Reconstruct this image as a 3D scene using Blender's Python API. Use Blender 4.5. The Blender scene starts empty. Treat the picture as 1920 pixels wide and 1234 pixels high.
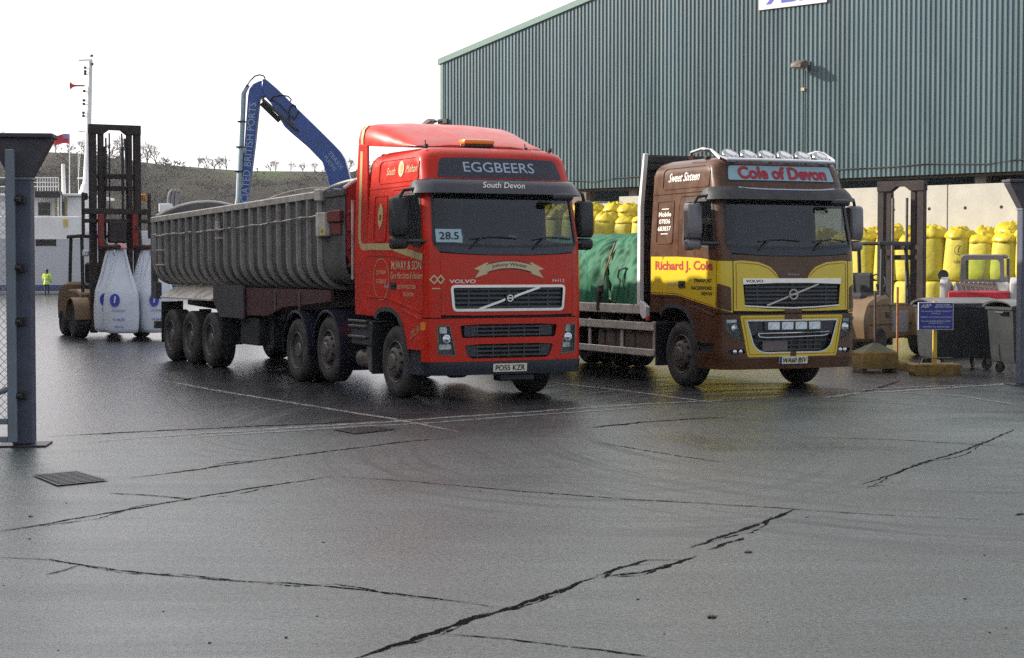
import bpy, bmesh, math, random
from math import sin, cos, pi, radians, atan2, sqrt, hypot
from mathutils import Vector, Matrix
from mathutils.geometry import delaunay_2d_cdt
random.seed(7)
S = bpy.context.scene
COL = S.collection

# ------------------------------------------------------------------ camera
CAM_H = 1.9; FPX = 3300.0; HOR = 502.0
PITCH = math.atan((617 - HOR) / FPX)
cd = bpy.data.cameras.new('camera'); cam = bpy.data.objects.new('camera', cd); COL.objects.link(cam)
cd.sensor_width = 36; cd.lens = FPX / 1920 * 36; cd.clip_end = 6000; cd.clip_start = 0.2
cam.location = (0, 0, CAM_H); cam.rotation_euler = (pi / 2 - PITCH, 0, 0)
S.camera = cam
S.render.resolution_x = 1024; S.render.resolution_y = 658

# ------------------------------------------------------------------ sky and sun
SUN_DIR = Vector((-0.97, 0.25, 0)).normalized() * cos(radians(23)) + Vector((0, 0, sin(radians(23))))
w = bpy.data.worlds.new('World'); S.world = w; w.use_nodes = True
nt = w.node_tree; nt.nodes.clear()
o_ = nt.nodes.new('ShaderNodeOutputWorld'); bg = nt.nodes.new('ShaderNodeBackground')
sky = nt.nodes.new('ShaderNodeTexSky'); sky.sky_type = 'NISHITA'; sky.sun_disc = False
sky.sun_elevation = radians(23); sky.sun_rotation = atan2(SUN_DIR.x, SUN_DIR.y); sky.dust_density = 2.0
# thin bright winter cloud over nearly the whole sky
tc = nt.nodes.new('ShaderNodeTexCoord'); mp = nt.nodes.new('ShaderNodeMapping'); mp.inputs['Scale'].default_value = (1, 1, 2.6)
nz = nt.nodes.new('ShaderNodeTexNoise'); nz.inputs['Scale'].default_value = 2.2; nz.inputs['Detail'].default_value = 6
rp = nt.nodes.new('ShaderNodeValToRGB'); rp.color_ramp.elements[0].position = 0.30; rp.color_ramp.elements[0].color = (0.72, 0.72, 0.72, 1)
rp.color_ramp.elements[1].position = 0.62; rp.color_ramp.elements[1].color = (1, 1, 1, 1)
mx = nt.nodes.new('ShaderNodeMix'); mx.data_type = 'RGBA'
mx.inputs['B'].default_value = (10.7, 10.35, 10.45, 1)
L = nt.links.new
L(tc.outputs['Generated'], mp.inputs['Vector']); L(mp.outputs[0], nz.inputs['Vector']); L(nz.outputs['Fac'], rp.inputs[0])
dp = nt.nodes.new('ShaderNodeVectorMath'); dp.operation = 'DOT_PRODUCT'; dp.inputs[1].default_value = (SUN_DIR.x, SUN_DIR.y + 0.9, 0.0)
mr_ = nt.nodes.new('ShaderNodeMapRange'); mr_.interpolation_type = 'SMOOTHSTEP'; mr_.inputs[1].default_value = -0.75; mr_.inputs[2].default_value = 0.55; mr_.inputs[3].default_value = 0.30; mr_.inputs[4].default_value = 1.0
ml_ = nt.nodes.new('ShaderNodeMath'); ml_.operation = 'MULTIPLY'
L(tc.outputs['Generated'], dp.inputs[0]); L(dp.outputs['Value'], mr_.inputs[0]); L(mr_.outputs[0], ml_.inputs[0]); L(rp.outputs[0], ml_.inputs[1]); L(ml_.outputs[0], mx.inputs['Factor']); L(sky.outputs[0], mx.inputs['A']); L(mx.outputs['Result'], bg.inputs['Color'])
bg.inputs['Strength'].default_value = 0.1
L(bg.outputs[0], o_.inputs['Surface'])
sl = bpy.data.lights.new('sun', 'SUN'); sl.energy = 4.6; sl.angle = radians(1.2); sl.color = (1, 0.93, 0.82)
sun = bpy.data.objects.new('sun', sl); COL.objects.link(sun)
sun.rotation_euler = (-SUN_DIR).to_track_quat('-Z', 'Y').to_euler(); sun.location = SUN_DIR * 60
S.view_settings.view_transform = 'Standard'; S.view_settings.look = 'None'
S.view_settings.exposure = 0.6; S.view_settings.gamma = 1; S.view_settings.use_curve_mapping = False
S.render.engine = 'CYCLES'
S.cycles.use_denoising = False
S.cycles.max_bounces = 6; S.cycles.transparent_max_bounces = 16

# ------------------------------------------------------------------ pixel helpers (only give directions; depth comes from the ground or a wall)
FW = Vector((0, cos(PITCH), -sin(PITCH))); UP = Vector((0, sin(PITCH), cos(PITCH))); RT = Vector((1, 0, 0)); CC = Vector((0, 0, CAM_H))
def ray(x, y): return FW + RT * ((x - 960) / FPX) - UP * ((y - 617) / FPX)
def G(x, y, z=0.0):
    r = ray(x, y); return CC + r * ((z - CAM_H) / r.z)
def AT(x, y, d):                       # point at depth d (world Y)
    r = ray(x, y); return CC + r * (d / r.y)

# ------------------------------------------------------------------ materials
MATS = {}
def mat(name, col, rough=0.6, metal=0.0, coat=0.0, var=0.0, vscale=6.0, bump=0.0, bscale=30.0, dirt=None, dscale=3.0, damt=0.5, spec=0.5, rvar=0.0, stretch=None, emit=None):
    if name in MATS: return MATS[name]
    m = bpy.data.materials.new(name); m.use_nodes = True; MATS[name] = m
    t = m.node_tree; p = t.nodes['Principled BSDF']; l = t.links.new
    p.inputs['Base Color'].default_value = (*col, 1); p.inputs['Roughness'].default_value = rough
    p.inputs['Metallic'].default_value = metal; p.inputs['Coat Weight'].default_value = coat; p.inputs['Coat Roughness'].default_value = 0.12
    p.inputs['Specular IOR Level'].default_value = spec
    if emit: p.inputs['Emission Color'].default_value = (*emit[0], 1); p.inputs['Emission Strength'].default_value = emit[1]
    tc = t.nodes.new('ShaderNodeTexCoord'); vec = tc.outputs['Object']
    if stretch:
        mp = t.nodes.new('ShaderNodeMapping'); mp.inputs['Scale'].default_value = stretch; l(vec, mp.inputs[0]); vec = mp.outputs[0]
    cur = None
    if var or rvar:
        n = t.nodes.new('ShaderNodeTexNoise'); n.inputs['Scale'].default_value = vscale; n.inputs['Detail'].default_value = 7; n.inputs['Roughness'].default_value = 0.62; l(vec, n.inputs['Vector'])
        r = t.nodes.new('ShaderNodeMapRange'); r.inputs[1].default_value = 0.3; r.inputs[2].default_value = 0.7; r.inputs[3].default_value = 1 - var; r.inputs[4].default_value = 1 + var; l(n.outputs['Fac'], r.inputs[0])
        mm = t.nodes.new('ShaderNodeMix'); mm.data_type = 'RGBA'; mm.blend_type = 'MULTIPLY'; mm.inputs['Factor'].default_value = 1; mm.inputs['A'].default_value = (*col, 1); l(r.outputs[0], mm.inputs['B']); cur = mm.outputs['Result']
        if rvar:
            r2 = t.nodes.new('ShaderNodeMapRange'); r2.inputs[1].default_value = 0.3; r2.inputs[2].default_value = 0.7; r2.inputs[3].default_value = max(0.03, rough - rvar); r2.inputs[4].default_value = min(1, rough + rvar); l(n.outputs['Fac'], r2.inputs[0]); l(r2.outputs[0], p.inputs['Roughness'])
    if dirt:
        n = t.nodes.new('ShaderNodeTexNoise'); n.inputs['Scale'].default_value = dscale; n.inputs['Detail'].default_value = 9; n.inputs['Roughness'].default_value = 0.7; l(vec, n.inputs['Vector'])
        r = t.nodes.new('ShaderNodeMapRange'); r.inputs[1].default_value = 0.42; r.inputs[2].default_value = 0.72; r.inputs[3].default_value = 0; r.inputs[4].default_value = damt; l(n.outputs['Fac'], r.inputs[0])
        mm = t.nodes.new('ShaderNodeMix'); mm.data_type = 'RGBA'; l(r.outputs[0], mm.inputs['Factor'])
        if cur: l(cur, mm.inputs['A'])
        else: mm.inputs['A'].default_value = (*col, 1)
        mm.inputs['B'].default_value = (*dirt, 1); cur = mm.outputs['Result']
    if cur: l(cur, p.inputs['Base Color'])
    if bump:
        n = t.nodes.new('ShaderNodeTexNoise'); n.inputs['Scale'].default_value = bscale; n.inputs['Detail'].default_value = 4; l(vec, n.inputs['Vector'])
        b = t.nodes.new('ShaderNodeBump'); b.inputs['Strength'].default_value = bump; b.inputs['Distance'].default_value = 0.02; l(n.outputs['Fac'], b.inputs['Height']); l(b.outputs[0], p.inputs['Normal'])
    return m
def glass_mat(name, tint=(0.75, 0.82, 0.8), rough=0.0):
    if name in MATS: return MATS[name]
    m = bpy.data.materials.new(name); m.use_nodes = True; MATS[name] = m
    t = m.node_tree; t.nodes.clear(); l = t.links.new
    o = t.nodes.new('ShaderNodeOutputMaterial'); mix = t.nodes.new('ShaderNodeMixShader')
    tr = t.nodes.new('ShaderNodeBsdfTransparent'); tr.inputs[0].default_value = (*tint, 1)
    gl = t.nodes.new('ShaderNodeBsdfGlossy'); gl.inputs['Roughness'].default_value = rough
    fr = t.nodes.new('ShaderNodeLayerWeight'); fr.inputs['Blend'].default_value = 0.35
    mr = t.nodes.new('ShaderNodeMapRange'); mr.inputs[3].default_value = 0.03; mr.inputs[4].default_value = 0.75
    l(fr.outputs['Fresnel'], mr.inputs[0]); l(mr.outputs[0], mix.inputs[0]); l(tr.outputs[0], mix.inputs[1]); l(gl.outputs[0], mix.inputs[2]); l(mix.outputs[0], o.inputs[0])
    return m

red = mat('red paint', (0.57, 0.016, 0.003), 0.36, coat=0.18, spec=0.25, var=0.14, vscale=3.5, dirt=(0.30, 0.05, 0.035), dscale=3.2, damt=0.5, rvar=0.08)
brown = mat('brown paint', (0.080, 0.032, 0.013), 0.36, coat=0.2, spec=0.3, var=0.12, vscale=2.5, dirt=(0.16, 0.085, 0.06), dscale=2.5, damt=0.4, rvar=0.08)
yellowp = mat('yellow paint', (0.70, 0.52, 0.010), 0.35, coat=0.4, var=0.08, vscale=2.5, dirt=(0.40, 0.32, 0.08), dscale=2.5, damt=0.35)
gold = mat('gold stripe', (0.46, 0.35, 0.16), 0.5, var=0.08)
cream = mat('cream lettering', (0.58, 0.47, 0.28), 0.5)
white_l = mat('white lettering', (0.78, 0.78, 0.74), 0.5)
grey_l = mat('pale blue lettering', (0.36, 0.42, 0.52), 0.5)
black_l = mat('black lettering', (0.012, 0.012, 0.012), 0.5)
red_l = mat('red lettering', (0.42, 0.015, 0.02), 0.5)
maroon_l = mat('maroon lettering', (0.36, 0.008, 0.05), 0.5)
navy = mat('navy visor', (0.013, 0.014, 0.027), 0.38, coat=0.2, var=0.15)
black = mat('black plastic', (0.016, 0.017, 0.02), 0.55, var=0.3, vscale=5, dirt=(0.05, 0.048, 0.045), dscale=4, damt=0.6)
darkgrey = mat('dark grey plastic', (0.04, 0.043, 0.05), 0.5, var=0.2, dirt=(0.085, 0.078, 0.07), dscale=4, damt=0.5)
rubber = mat('tyre rubber', (0.022, 0.022, 0.023), 0.75, var=0.3, vscale=8, dirt=(0.085, 0.078, 0.07), dscale=3.5, damt=0.75, bump=0.2, bscale=60)
chrome = mat('chrome', (0.62, 0.62, 0.64), 0.14, 1.0, rvar=0.06, var=0.05)
steel = mat('dirty steel', (0.17, 0.155, 0.14), 0.5, 0.6, var=0.25, vscale=9, dirt=(0.07, 0.055, 0.042), dscale=6, damt=0.7)
rimm = mat('dirty wheel rim', (0.16, 0.14, 0.13), 0.55, 0.4, var=0.3, vscale=9, dirt=(0.08, 0.062, 0.05), dscale=6, damt=0.7)
hole = mat('dark recess', (0.008, 0.008, 0.009), 0.8)
interior = mat('cab interior', (0.014, 0.016, 0.026), 0.8, var=0.2)
glass = glass_mat('window glass', (0.70, 0.78, 0.80))
lens = glass_mat('lamp lens', (0.93, 0.95, 0.96))
orange = mat('amber lens', (0.75, 0.24, 0.02), 0.22, coat=0.5)
alu = mat('dull aluminium', (0.135, 0.127, 0.125), 0.5, 0.35, var=0.25, vscale=3, dirt=(0.07, 0.062, 0.06), dscale=1.8, damt=0.6, stretch=(1, 1, 0.35))
alu_b = mat('pale sunlit aluminium', (0.60, 0.56, 0.50), 0.5, 0.15, var=0.18, vscale=5, dirt=(0.16, 0.12, 0.09), dscale=4, damt=0.6)  # pale metal, base raised to paint sun on the shaded trailer rail and mudguard
chassis_m = mat('dark chassis', (0.035, 0.021, 0.021), 0.7, var=0.4, vscale=5, dirt=(0.075, 0.05, 0.045), dscale=5, damt=0.6)
white = mat('white paint', (0.74, 0.74, 0.72), 0.5, var=0.05, dirt=(0.42, 0.36, 0.29), dscale=3, damt=0.3)

# ------------------------------------------------------------------ mesh helpers
def new(): return bmesh.new()
def merge(bm, src):
    me = bpy.data.meshes.new('tmp'); src.to_mesh(me); src.free(); bm.from_mesh(me); bpy.data.meshes.remove(me)
def face(bm, pts):
    try: return bm.faces.new([bm.verts.new(p) for p in pts])
    except ValueError: return None
def box(bm, x0, x1, y0, y1, z0, z1, bev=0.0, seg=1, M=None):
    if x1 < x0: x0, x1 = x1, x0
    if y1 < y0: y0, y1 = y1, y0
    if z1 < z0: z0, z1 = z1, z0
    t = new(); vs = [t.verts.new((x, y, z)) for x in (x0, x1) for y in (y0, y1) for z in (z0, z1)]
    for f in ((0, 1, 3, 2), (4, 6, 7, 5), (0, 4, 5, 1), (2, 3, 7, 6), (0, 2, 6, 4), (1, 5, 7, 3)): t.faces.new([vs[i] for i in f])
    if bev: bmesh.ops.bevel(t, geom=t.edges[:], offset=min(bev, 0.49 * min(x1 - x0, y1 - y0, z1 - z0)), segments=seg, profile=0.5, affect='EDGES')
    if M is not None: bmesh.ops.transform(t, matrix=M, verts=t.verts[:])
    merge(bm, t); return bm
def frame_of(d):
    d = d.normalized(); a = Vector((0, 0, 1)) if abs(d.z) < 0.95 else Vector((1, 0, 0))
    u = d.cross(a).normalized(); return u, d.cross(u).normalized()
def cyl(bm, p0, p1, r0, r1=None, n=14, caps=True):
    p0 = Vector(p0); p1 = Vector(p1); r1 = r0 if r1 is None else r1
    u, v = frame_of(p1 - p0)
    A = [bm.verts.new(p0 + (u * cos(2 * pi * i / n) + v * sin(2 * pi * i / n)) * r0) for i in range(n)]
    B = [bm.verts.new(p1 + (u * cos(2 * pi * i / n) + v * sin(2 * pi * i / n)) * r1) for i in range(n)]
    for i in range(n): bm.faces.new((A[i], A[(i + 1) % n], B[(i + 1) % n], B[i]))
    if caps: bm.faces.new(A[::-1]); bm.faces.new(B)
    return bm
def tube(bm, pts, r, n=8, caps=True):
    pts = [Vector(p) for p in pts]; rings = []
    for i, p in enumerate(pts):
        d = (pts[min(i + 1, len(pts) - 1)] - pts[max(i - 1, 0)])
        u, v = frame_of(d); rr = r[i] if isinstance(r, (list, tuple)) else r
        if rings:                                   # keep the frames from twisting
            best = min(range(n), key=lambda k: ((p + u * cos(2 * pi * k / n) * rr + v * sin(2 * pi * k / n) * rr) - rings[-1][0].co).length)
        else: best = 0
        rings.append([bm.verts.new(p + (u * cos(2 * pi * (k + best) / n) + v * sin(2 * pi * (k + best) / n)) * rr) for k in range(n)])
    for a, b in zip(rings, rings[1:]):
        for k in range(n): bm.faces.new((a[k], a[(k + 1) % n], b[(k + 1) % n], b[k]))
    if caps: bm.faces.new(rings[0][::-1]); bm.faces.new(rings[-1])
    return bm
def prism(bm, pts, axis, a0, a1, bev=0.0):
    """polygon pts in the plane normal to axis ('x': (y,z), 'y': (x,z), 'z': (x,y)) extruded from a0 to a1"""
    t = new()
    def P(p, a): return {'x': (a, p[0], p[1]), 'y': (p[0], a, p[1]), 'z': (p[0], p[1], a)}[axis]
    A = [t.verts.new(P(p, a0)) for p in pts]; B = [t.verts.new(P(p, a1)) for p in pts]
    n = len(pts); t.faces.new(A[::-1]); t.faces.new(B)
    for i in range(n): t.faces.new((A[i], A[(i + 1) % n], B[(i + 1) % n], B[i]))
    bmesh.ops.recalc_face_normals(t, faces=t.faces[:])
    if bev: bmesh.ops.bevel(t, geom=t.edges[:], offset=bev, segments=1, profile=0.5, affect='EDGES')
    merge(bm, t); return bm
def lathe(bm, prof, c, axis='y', n=32, sgn=1):
    """prof: (radius, distance along axis)"""
    rings = []
    for r, h in prof:
        ring = []
        for i in range(n):
            a = 2 * pi * i / n
            d = {'y': (r * cos(a), sgn * h, r * sin(a)), 'z': (r * cos(a), r * sin(a), sgn * h), 'x': (sgn * h, r * cos(a), r * sin(a))}[axis]
            ring.append(bm.verts.new(Vector(c) + Vector(d)))
        rings.append(ring)
    for a, b in zip(rings, rings[1:]):
        for i in range(n): bm.faces.new((a[i], a[(i + 1) % n], b[(i + 1) % n], b[i]))
    if prof[0][0] > 1e-4: bm.faces.new(rings[0])
    if prof[-1][0] > 1e-4: bm.faces.new(rings[-1][::-1])
    return bm
def loft(bm, rings, closed=True, caps=True):
    R = [[bm.verts.new(p) for p in ring] for ring in rings]; n = len(R[0])
    for a, b in zip(R, R[1:]):
        for i in range(n if closed else n - 1): bm.faces.new((a[i], a[(i + 1) % n], b[(i + 1) % n], b[i]))
    if caps and closed: bm.faces.new(R[0][::-1]); bm.faces.new(R[-1])
    return bm
def obj(name, bm, m, parent=None, sm=35, recalc=True, kind=None):
    if recalc: bmesh.ops.recalc_face_normals(bm, faces=bm.faces[:])
    me = bpy.data.meshes.new(name); bm.to_mesh(me); bm.free()
    for x in (m if isinstance(m, (list, tuple)) else [m]): me.materials.append(x)
    if sm: me.shade_smooth(); me.set_sharp_from_angle(angle=radians(sm))
    o = bpy.data.objects.new(name, me); COL.objects.link(o)
    if parent: o.parent = parent
    if kind: o['kind'] = kind
    return o
def mesh_obj(name, vs, fs, m, parent=None, sm=0, kind=None):
    me = bpy.data.meshes.new(name); me.from_pydata(vs, [], fs); me.update()
    for x in (m if isinstance(m, (list, tuple)) else [m]): me.materials.append(x)
    if sm: me.shade_smooth(); me.set_sharp_from_angle(angle=radians(sm))
    o = bpy.data.objects.new(name, me); COL.objects.link(o)
    if parent: o.parent = parent
    if kind: o['kind'] = kind
    return o
def tag(o, label, cat, group=None):
    o['label'] = label; o['category'] = cat
    if group: o['group'] = group
    return o
def thing(name, label, cat, loc=(0, 0, 0), rz=0.0, group=None):
    o = bpy.data.objects.new(name, None); COL.objects.link(o); o.location = loc; o.rotation_euler = (0, 0, rz); o.empty_display_size = 0.2
    return tag(o, label, cat, group)
def clone(o, parent=None):
    c = o.copy(); COL.objects.link(c); c.parent = parent
    for ch in list(o.children): clone(ch, c)
    return c
def B(name, args, m, parent, bev=0.01, **k):
    return obj(name, box(new(), *args, bev=bev), m, parent, **k)

# ------------------------------------------------------------------ lettering (built-in font, turned into flat meshes)
def text2d(body, width=None, height=None, shear=0.0, bold=0.0, spacing=1.0, align='C'):
    c = bpy.data.curves.new('lettering', 'FONT'); c.body = body; c.size = 1; c.shear = shear; c.offset = bold; c.space_character = spacing; c.resolution_u = 3; c.fill_mode = 'FRONT'
    o = bpy.data.objects.new('lettering', c); me = o.to_mesh()
    vs = [(v.co.x, v.co.y) for v in me.vertices]; fs = [tuple(p.vertices) for p in me.polygons]
    o.to_mesh_clear(); bpy.data.objects.remove(o); bpy.data.curves.remove(c)
    x0 = min(v[0] for v in vs); x1 = max(v[0] for v in vs); y0 = min(v[1] for v in vs); y1 = max(v[1] for v in vs)
    sx = width / (x1 - x0) if width else None; sy = height / (y1 - y0) if height else None
    sx = sx or sy; sy = sy or sx
    cx = {'C': (x0 + x1) / 2, 'L': x0, 'R': x1}[align]
    return [((x - cx) * sx, (y - (y0 + y1) / 2) * sy) for x, y in vs], fs
def text_on(name, body, fn, m, parent, **k):
    """fn maps (a, b) in metres from the text centre to a 3-D point"""
    warp = k.pop('warp', None)
    vs, fs = text2d(body, **k)
    if warp: vs = [warp(a, b) for a, b in vs]
    return mesh_obj(name, [fn(a, b) for a, b in vs], fs, m, parent)
def plane_fn(o, u, v):
    o = Vector(o); u = Vector(u); v = Vector(v)
    return lambda a, b: o + u * a + v * b

# ------------------------------------------------------------------ polygons on a curved surface
def rpoly(pts, r=0.04, n=4):
    out = []; N = len(pts)
    for i in range(N):
        p0 = Vector(pts[i - 1]); p = Vector(pts[i]); p1 = Vector(pts[(i + 1) % N])
        rr = r[i] if isinstance(r, (list, tuple)) else r
        a = min(rr, (p0 - p).length * 0.45); b = min(rr, (p1 - p).length * 0.45)
        if rr < 1e-4: out.append(tuple(p)); continue
        A = p + (p0 - p).normalized() * a; Bp = p + (p1 - p).normalized() * b
        for k in range(n + 1):
            t = k / n; q = A * (1 - t) ** 2 + p * 2 * t * (1 - t) + Bp * t * t; out.append((q.x, q.y))
    return out
def rect(a0, a1, b0, b1): return [(a0, b0), (a1, b0), (a1, b1), (a0, b1)]
def resample(pts, step):
    out = []; N = len(pts)
    for i in range(N):
        a = Vector(pts[i]); b = Vector(pts[(i + 1) % N]); n = max(1, int(math.ceil((b - a).length / step)))
        for k in range(n): q = a.lerp(b, k / n); out.append((q.x, q.y))
    return out
def inside(p, poly):
    x, y = p; c = False; j = len(poly) - 1
    for i in range(len(poly)):
        xi, yi = poly[i]; xj, yj = poly[j]
        if (yi > y) != (yj > y) and x < (xj - xi) * (y - yi) / (yj - yi) + xi: c = not c
        j = i
    return c
def panel_bm(surf, poly, holes=(), off=0.0, thick=0.02, step=0.07):
    """surf(u, v, off) -> point. Clean triangulation of poly minus holes, with edges turned inwards"""
    loops = [resample(poly, step)] + [resample(h, step) for h in holes]
    vs = []; es = []
    for lp in loops:
        b = len(vs); vs += lp; es += [(b + i, b + (i + 1) % len(lp)) for i in range(len(lp))]
    bpts = list(vs)
    x0 = min(p[0] for p in poly); x1 = max(p[0] for p in poly); y0 = min(p[1] for p in poly); y1 = max(p[1] for p in poly)
    cell = {}
    for p in bpts: cell.setdefault((int(p[0] // step), int(p[1] // step)), []).append(p)
    def near(p):
        cx, cy = int(p[0] // step), int(p[1] // step)
        for i in (-1, 0, 1):
            for j in (-1, 0, 1):
                for q in cell.get((cx + i, cy + j), ()):
                    if (q[0] - p[0]) ** 2 + (q[1] - p[1]) ** 2 < (0.45 * step) ** 2: return True
        return False
    ny = int((y1 - y0) / step) + 1; nx = int((x1 - x0) / step) + 1
    for i in range(1, nx):
        for j in range(1, ny):
            p = (x0 + (i + (0.5 if j % 2 else 0)) * step, y0 + j * step)
            if inside(p, poly) and not any(inside(p, h) for h in holes) and not near(p): vs.append(p)
    V, E_, F, *_r = delaunay_2d_cdt([Vector(p) for p in vs], es, [], 0, 1e-5)
    bm = new(); bv = {}
    off_f = off if callable(off) else (lambda u, v: off)
    def gv(i):
        if i not in bv: bv[i] = bm.verts.new(surf(V[i].x, V[i].y, off_f(V[i].x, V[i].y)))
        return bv[i]
    for f in F:
        c = ((V[f[0]].x + V[f[1]].x + V[f[2]].x) / 3, (V[f[0]].y + V[f[1]].y + V[f[2]].y) / 3)
        if inside(c, poly) and not any(inside(c, h) for h in holes):
            a, b, cc = (V[i] for i in f)
            ff = f if (b - a).cross(cc - a) > 0 else f[::-1]
            try: bm.faces.new([gv(i) for i in ff])
            except ValueError: pass
    if thick:
        inv = {v: i for i, v in bv.items()}; low = {}
        for e in [e for e in bm.edges if len(e.link_faces) == 1]:
            f = e.link_faces[0]; a, b = e.verts
            ls = [v for v in f.verts]; ia = ls.index(a)
            if ls[(ia + 1) % 3] is not b: a, b = b, a
            q = []
            for v in (a, b):
                if v not in low:
                    i = inv[v]; low[v] = bm.verts.new(surf(V[i].x, V[i].y, off_f(V[i].x, V[i].y) - thick))
                q.append(low[v])
            bm.faces.new((b, a, q[0], q[1]))
    return bm
# ================================================================== lorry cabs
def interp(t, x):
    if x <= t[0][0]: return t[0][1]
    for (a, b), (c, d) in zip(t, t[1:]):
        if x <= c: return b + (d - b) * (x - a) / (c - a)
    return t[-1][1]
XF = [(0.3, -0.03), (0.5, 0.0), (1.2, 0.0), (1.75, -0.005), (2.1, -0.02), (2.3, -0.045), (2.97, -0.18), (3.2, -0.25), (3.42, -0.34), (3.52, -0.39), (3.62, -0.44)]
WZ = [(0.3, 1.22), (0.6, 1.245), (1.3, 1.25), (2.0, 1.25), (2.3, 1.245), (3.0, 1.205), (3.45, 1.17), (3.62, 1.155)]
CN = 4.0; CD = 0.32; CXR = -2.28; ZR = 3.40; ZT = 3.62
_tab = []; _l = 0.0; _p = None
for i in range(241):
    a = (pi / 2) * i / 240; q = (1.25 * sin(a) ** (2 / CN), CD * cos(a) ** (2 / CN) if i < 240 else 0.0)
    if _p: _l += hypot(q[0] - _p[0], q[1] - _p[1])
    _tab.append((_l, a)); _p = q
UA = _l; UL = (CD + CXR) * -1      # arc length of half the front, nominal side length
_tabi = [(a, l) for l, a in _tab]
def cab_pt(u, z):
    if z > ZR:
        q = min(1.0, (z - ZR) / (ZT - ZR)); ins = 0.20 * (1 - sqrt(max(0, 1 - q * q)))
    else: ins = 0.0
    wz = interp(WZ, z) - ins; xf = interp(XF, min(z, ZR + 0.02)) - ins * 1.1; s = 1 if u >= 0 else -1; au = abs(u); xr = CXR + ins
    if au <= UA:
        a = interp(_tab, au); return Vector((xf - CD + CD * max(0, cos(a)) ** (2 / CN), s * wz * sin(a) ** (2 / CN), z))
    t = (au - UA) / UL; return Vector((xf - CD + t * (xr - xf + CD), s * wz, z))
def cab_n(u, z):
    e = 0.012
    du = cab_pt(u + e, z) - cab_pt(u - e, z); dz = cab_pt(u, z + e) - cab_pt(u, z - e)
    return du.cross(dz).normalized()
def cab_surf(u, z, off=0.0):
    p = cab_pt(u, z); return p + cab_n(u, z) * off if off else p
def fu(y, z):
    wz = interp(WZ, z); t = min(1, abs(y) / wz); a = math.asin(t ** (CN / 2)); return math.copysign(interp(_tabi, a), y)
def su(x, z, s=-1):
    xf = interp(XF, min(z, ZR + 0.02))
    if x > xf - CD: return s * interp(_tabi, math.acos(max(0, min(1, ((x - xf + CD) / CD))) ** (CN / 2)))
    return s * (UA + UL * (x - xf + CD) / (CXR - xf + CD))
def FP(pts): return [(fu(y, z), z) for y, z in pts]
def SP(pts, s=-1):
    q = [(su(x, z, s), z) for x, z in pts]; return q if s < 0 else q[::-1]
def cpanel(name, poly, m, parent, holes=(), off=0.0, thick=0.02, step=0.07, sm=40):
    return obj(name, panel_bm(cab_surf, poly, holes, off, thick, step), m, parent, sm=sm, recalc=False)
def ctext(name, body, at, m, parent, where='f', off=0.006, **k):
    if where == 'f': fn = lambda a, b: cab_surf(fu(at[0] + a, at[1] + b), at[1] + b, off)
    else: fn = lambda a, b: cab_surf(su(at[0] + a, at[1] + b), at[1] + b, off)
    return text_on(name, body, fn, m, parent, **k)
def strip(pts, wd, closed=False):
    """polygon along a 2-D polyline with width wd"""
    P = [Vector(p) for p in pts]; Lf = []; Rt = []
    for i, p in enumerate(P):
        d = (P[min(i + 1, len(P) - 1)] - P[max(i - 1, 0)]).normalized(); n = Vector((-d.y, d.x))
        Lf.append(tuple(p + n * wd / 2)); Rt.append(tuple(p - n * wd / 2))
    return Lf + Rt[::-1] if True else None
def ring_poly(poly, g):
    """poly shrunk by g"""
    N = len(poly); out = []
    ar = sum(poly[i][0] * poly[(i + 1) % N][1] - poly[(i + 1) % N][0] * poly[i][1] for i in range(N)); s = 1 if ar > 0 else -1
    for i in range(N):
        a = Vector(poly[i - 1]); b = Vector(poly[i]); c = Vector(poly[(i + 1) % N])
        d1 = (b - a).normalized(); d2 = (c - b).normalized(); n = (Vector((-d1.y, d1.x)) + Vector((-d2.y, d2.x)))
        n = n.normalized() if n.length > 1e-6 else Vector((-d1.y, d1.x)); k = max(0.5, n.dot(Vector((-d1.y, d1.x))))
        q = b + n * s * g / k; out.append((q.x, q.y))
    return out

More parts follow.
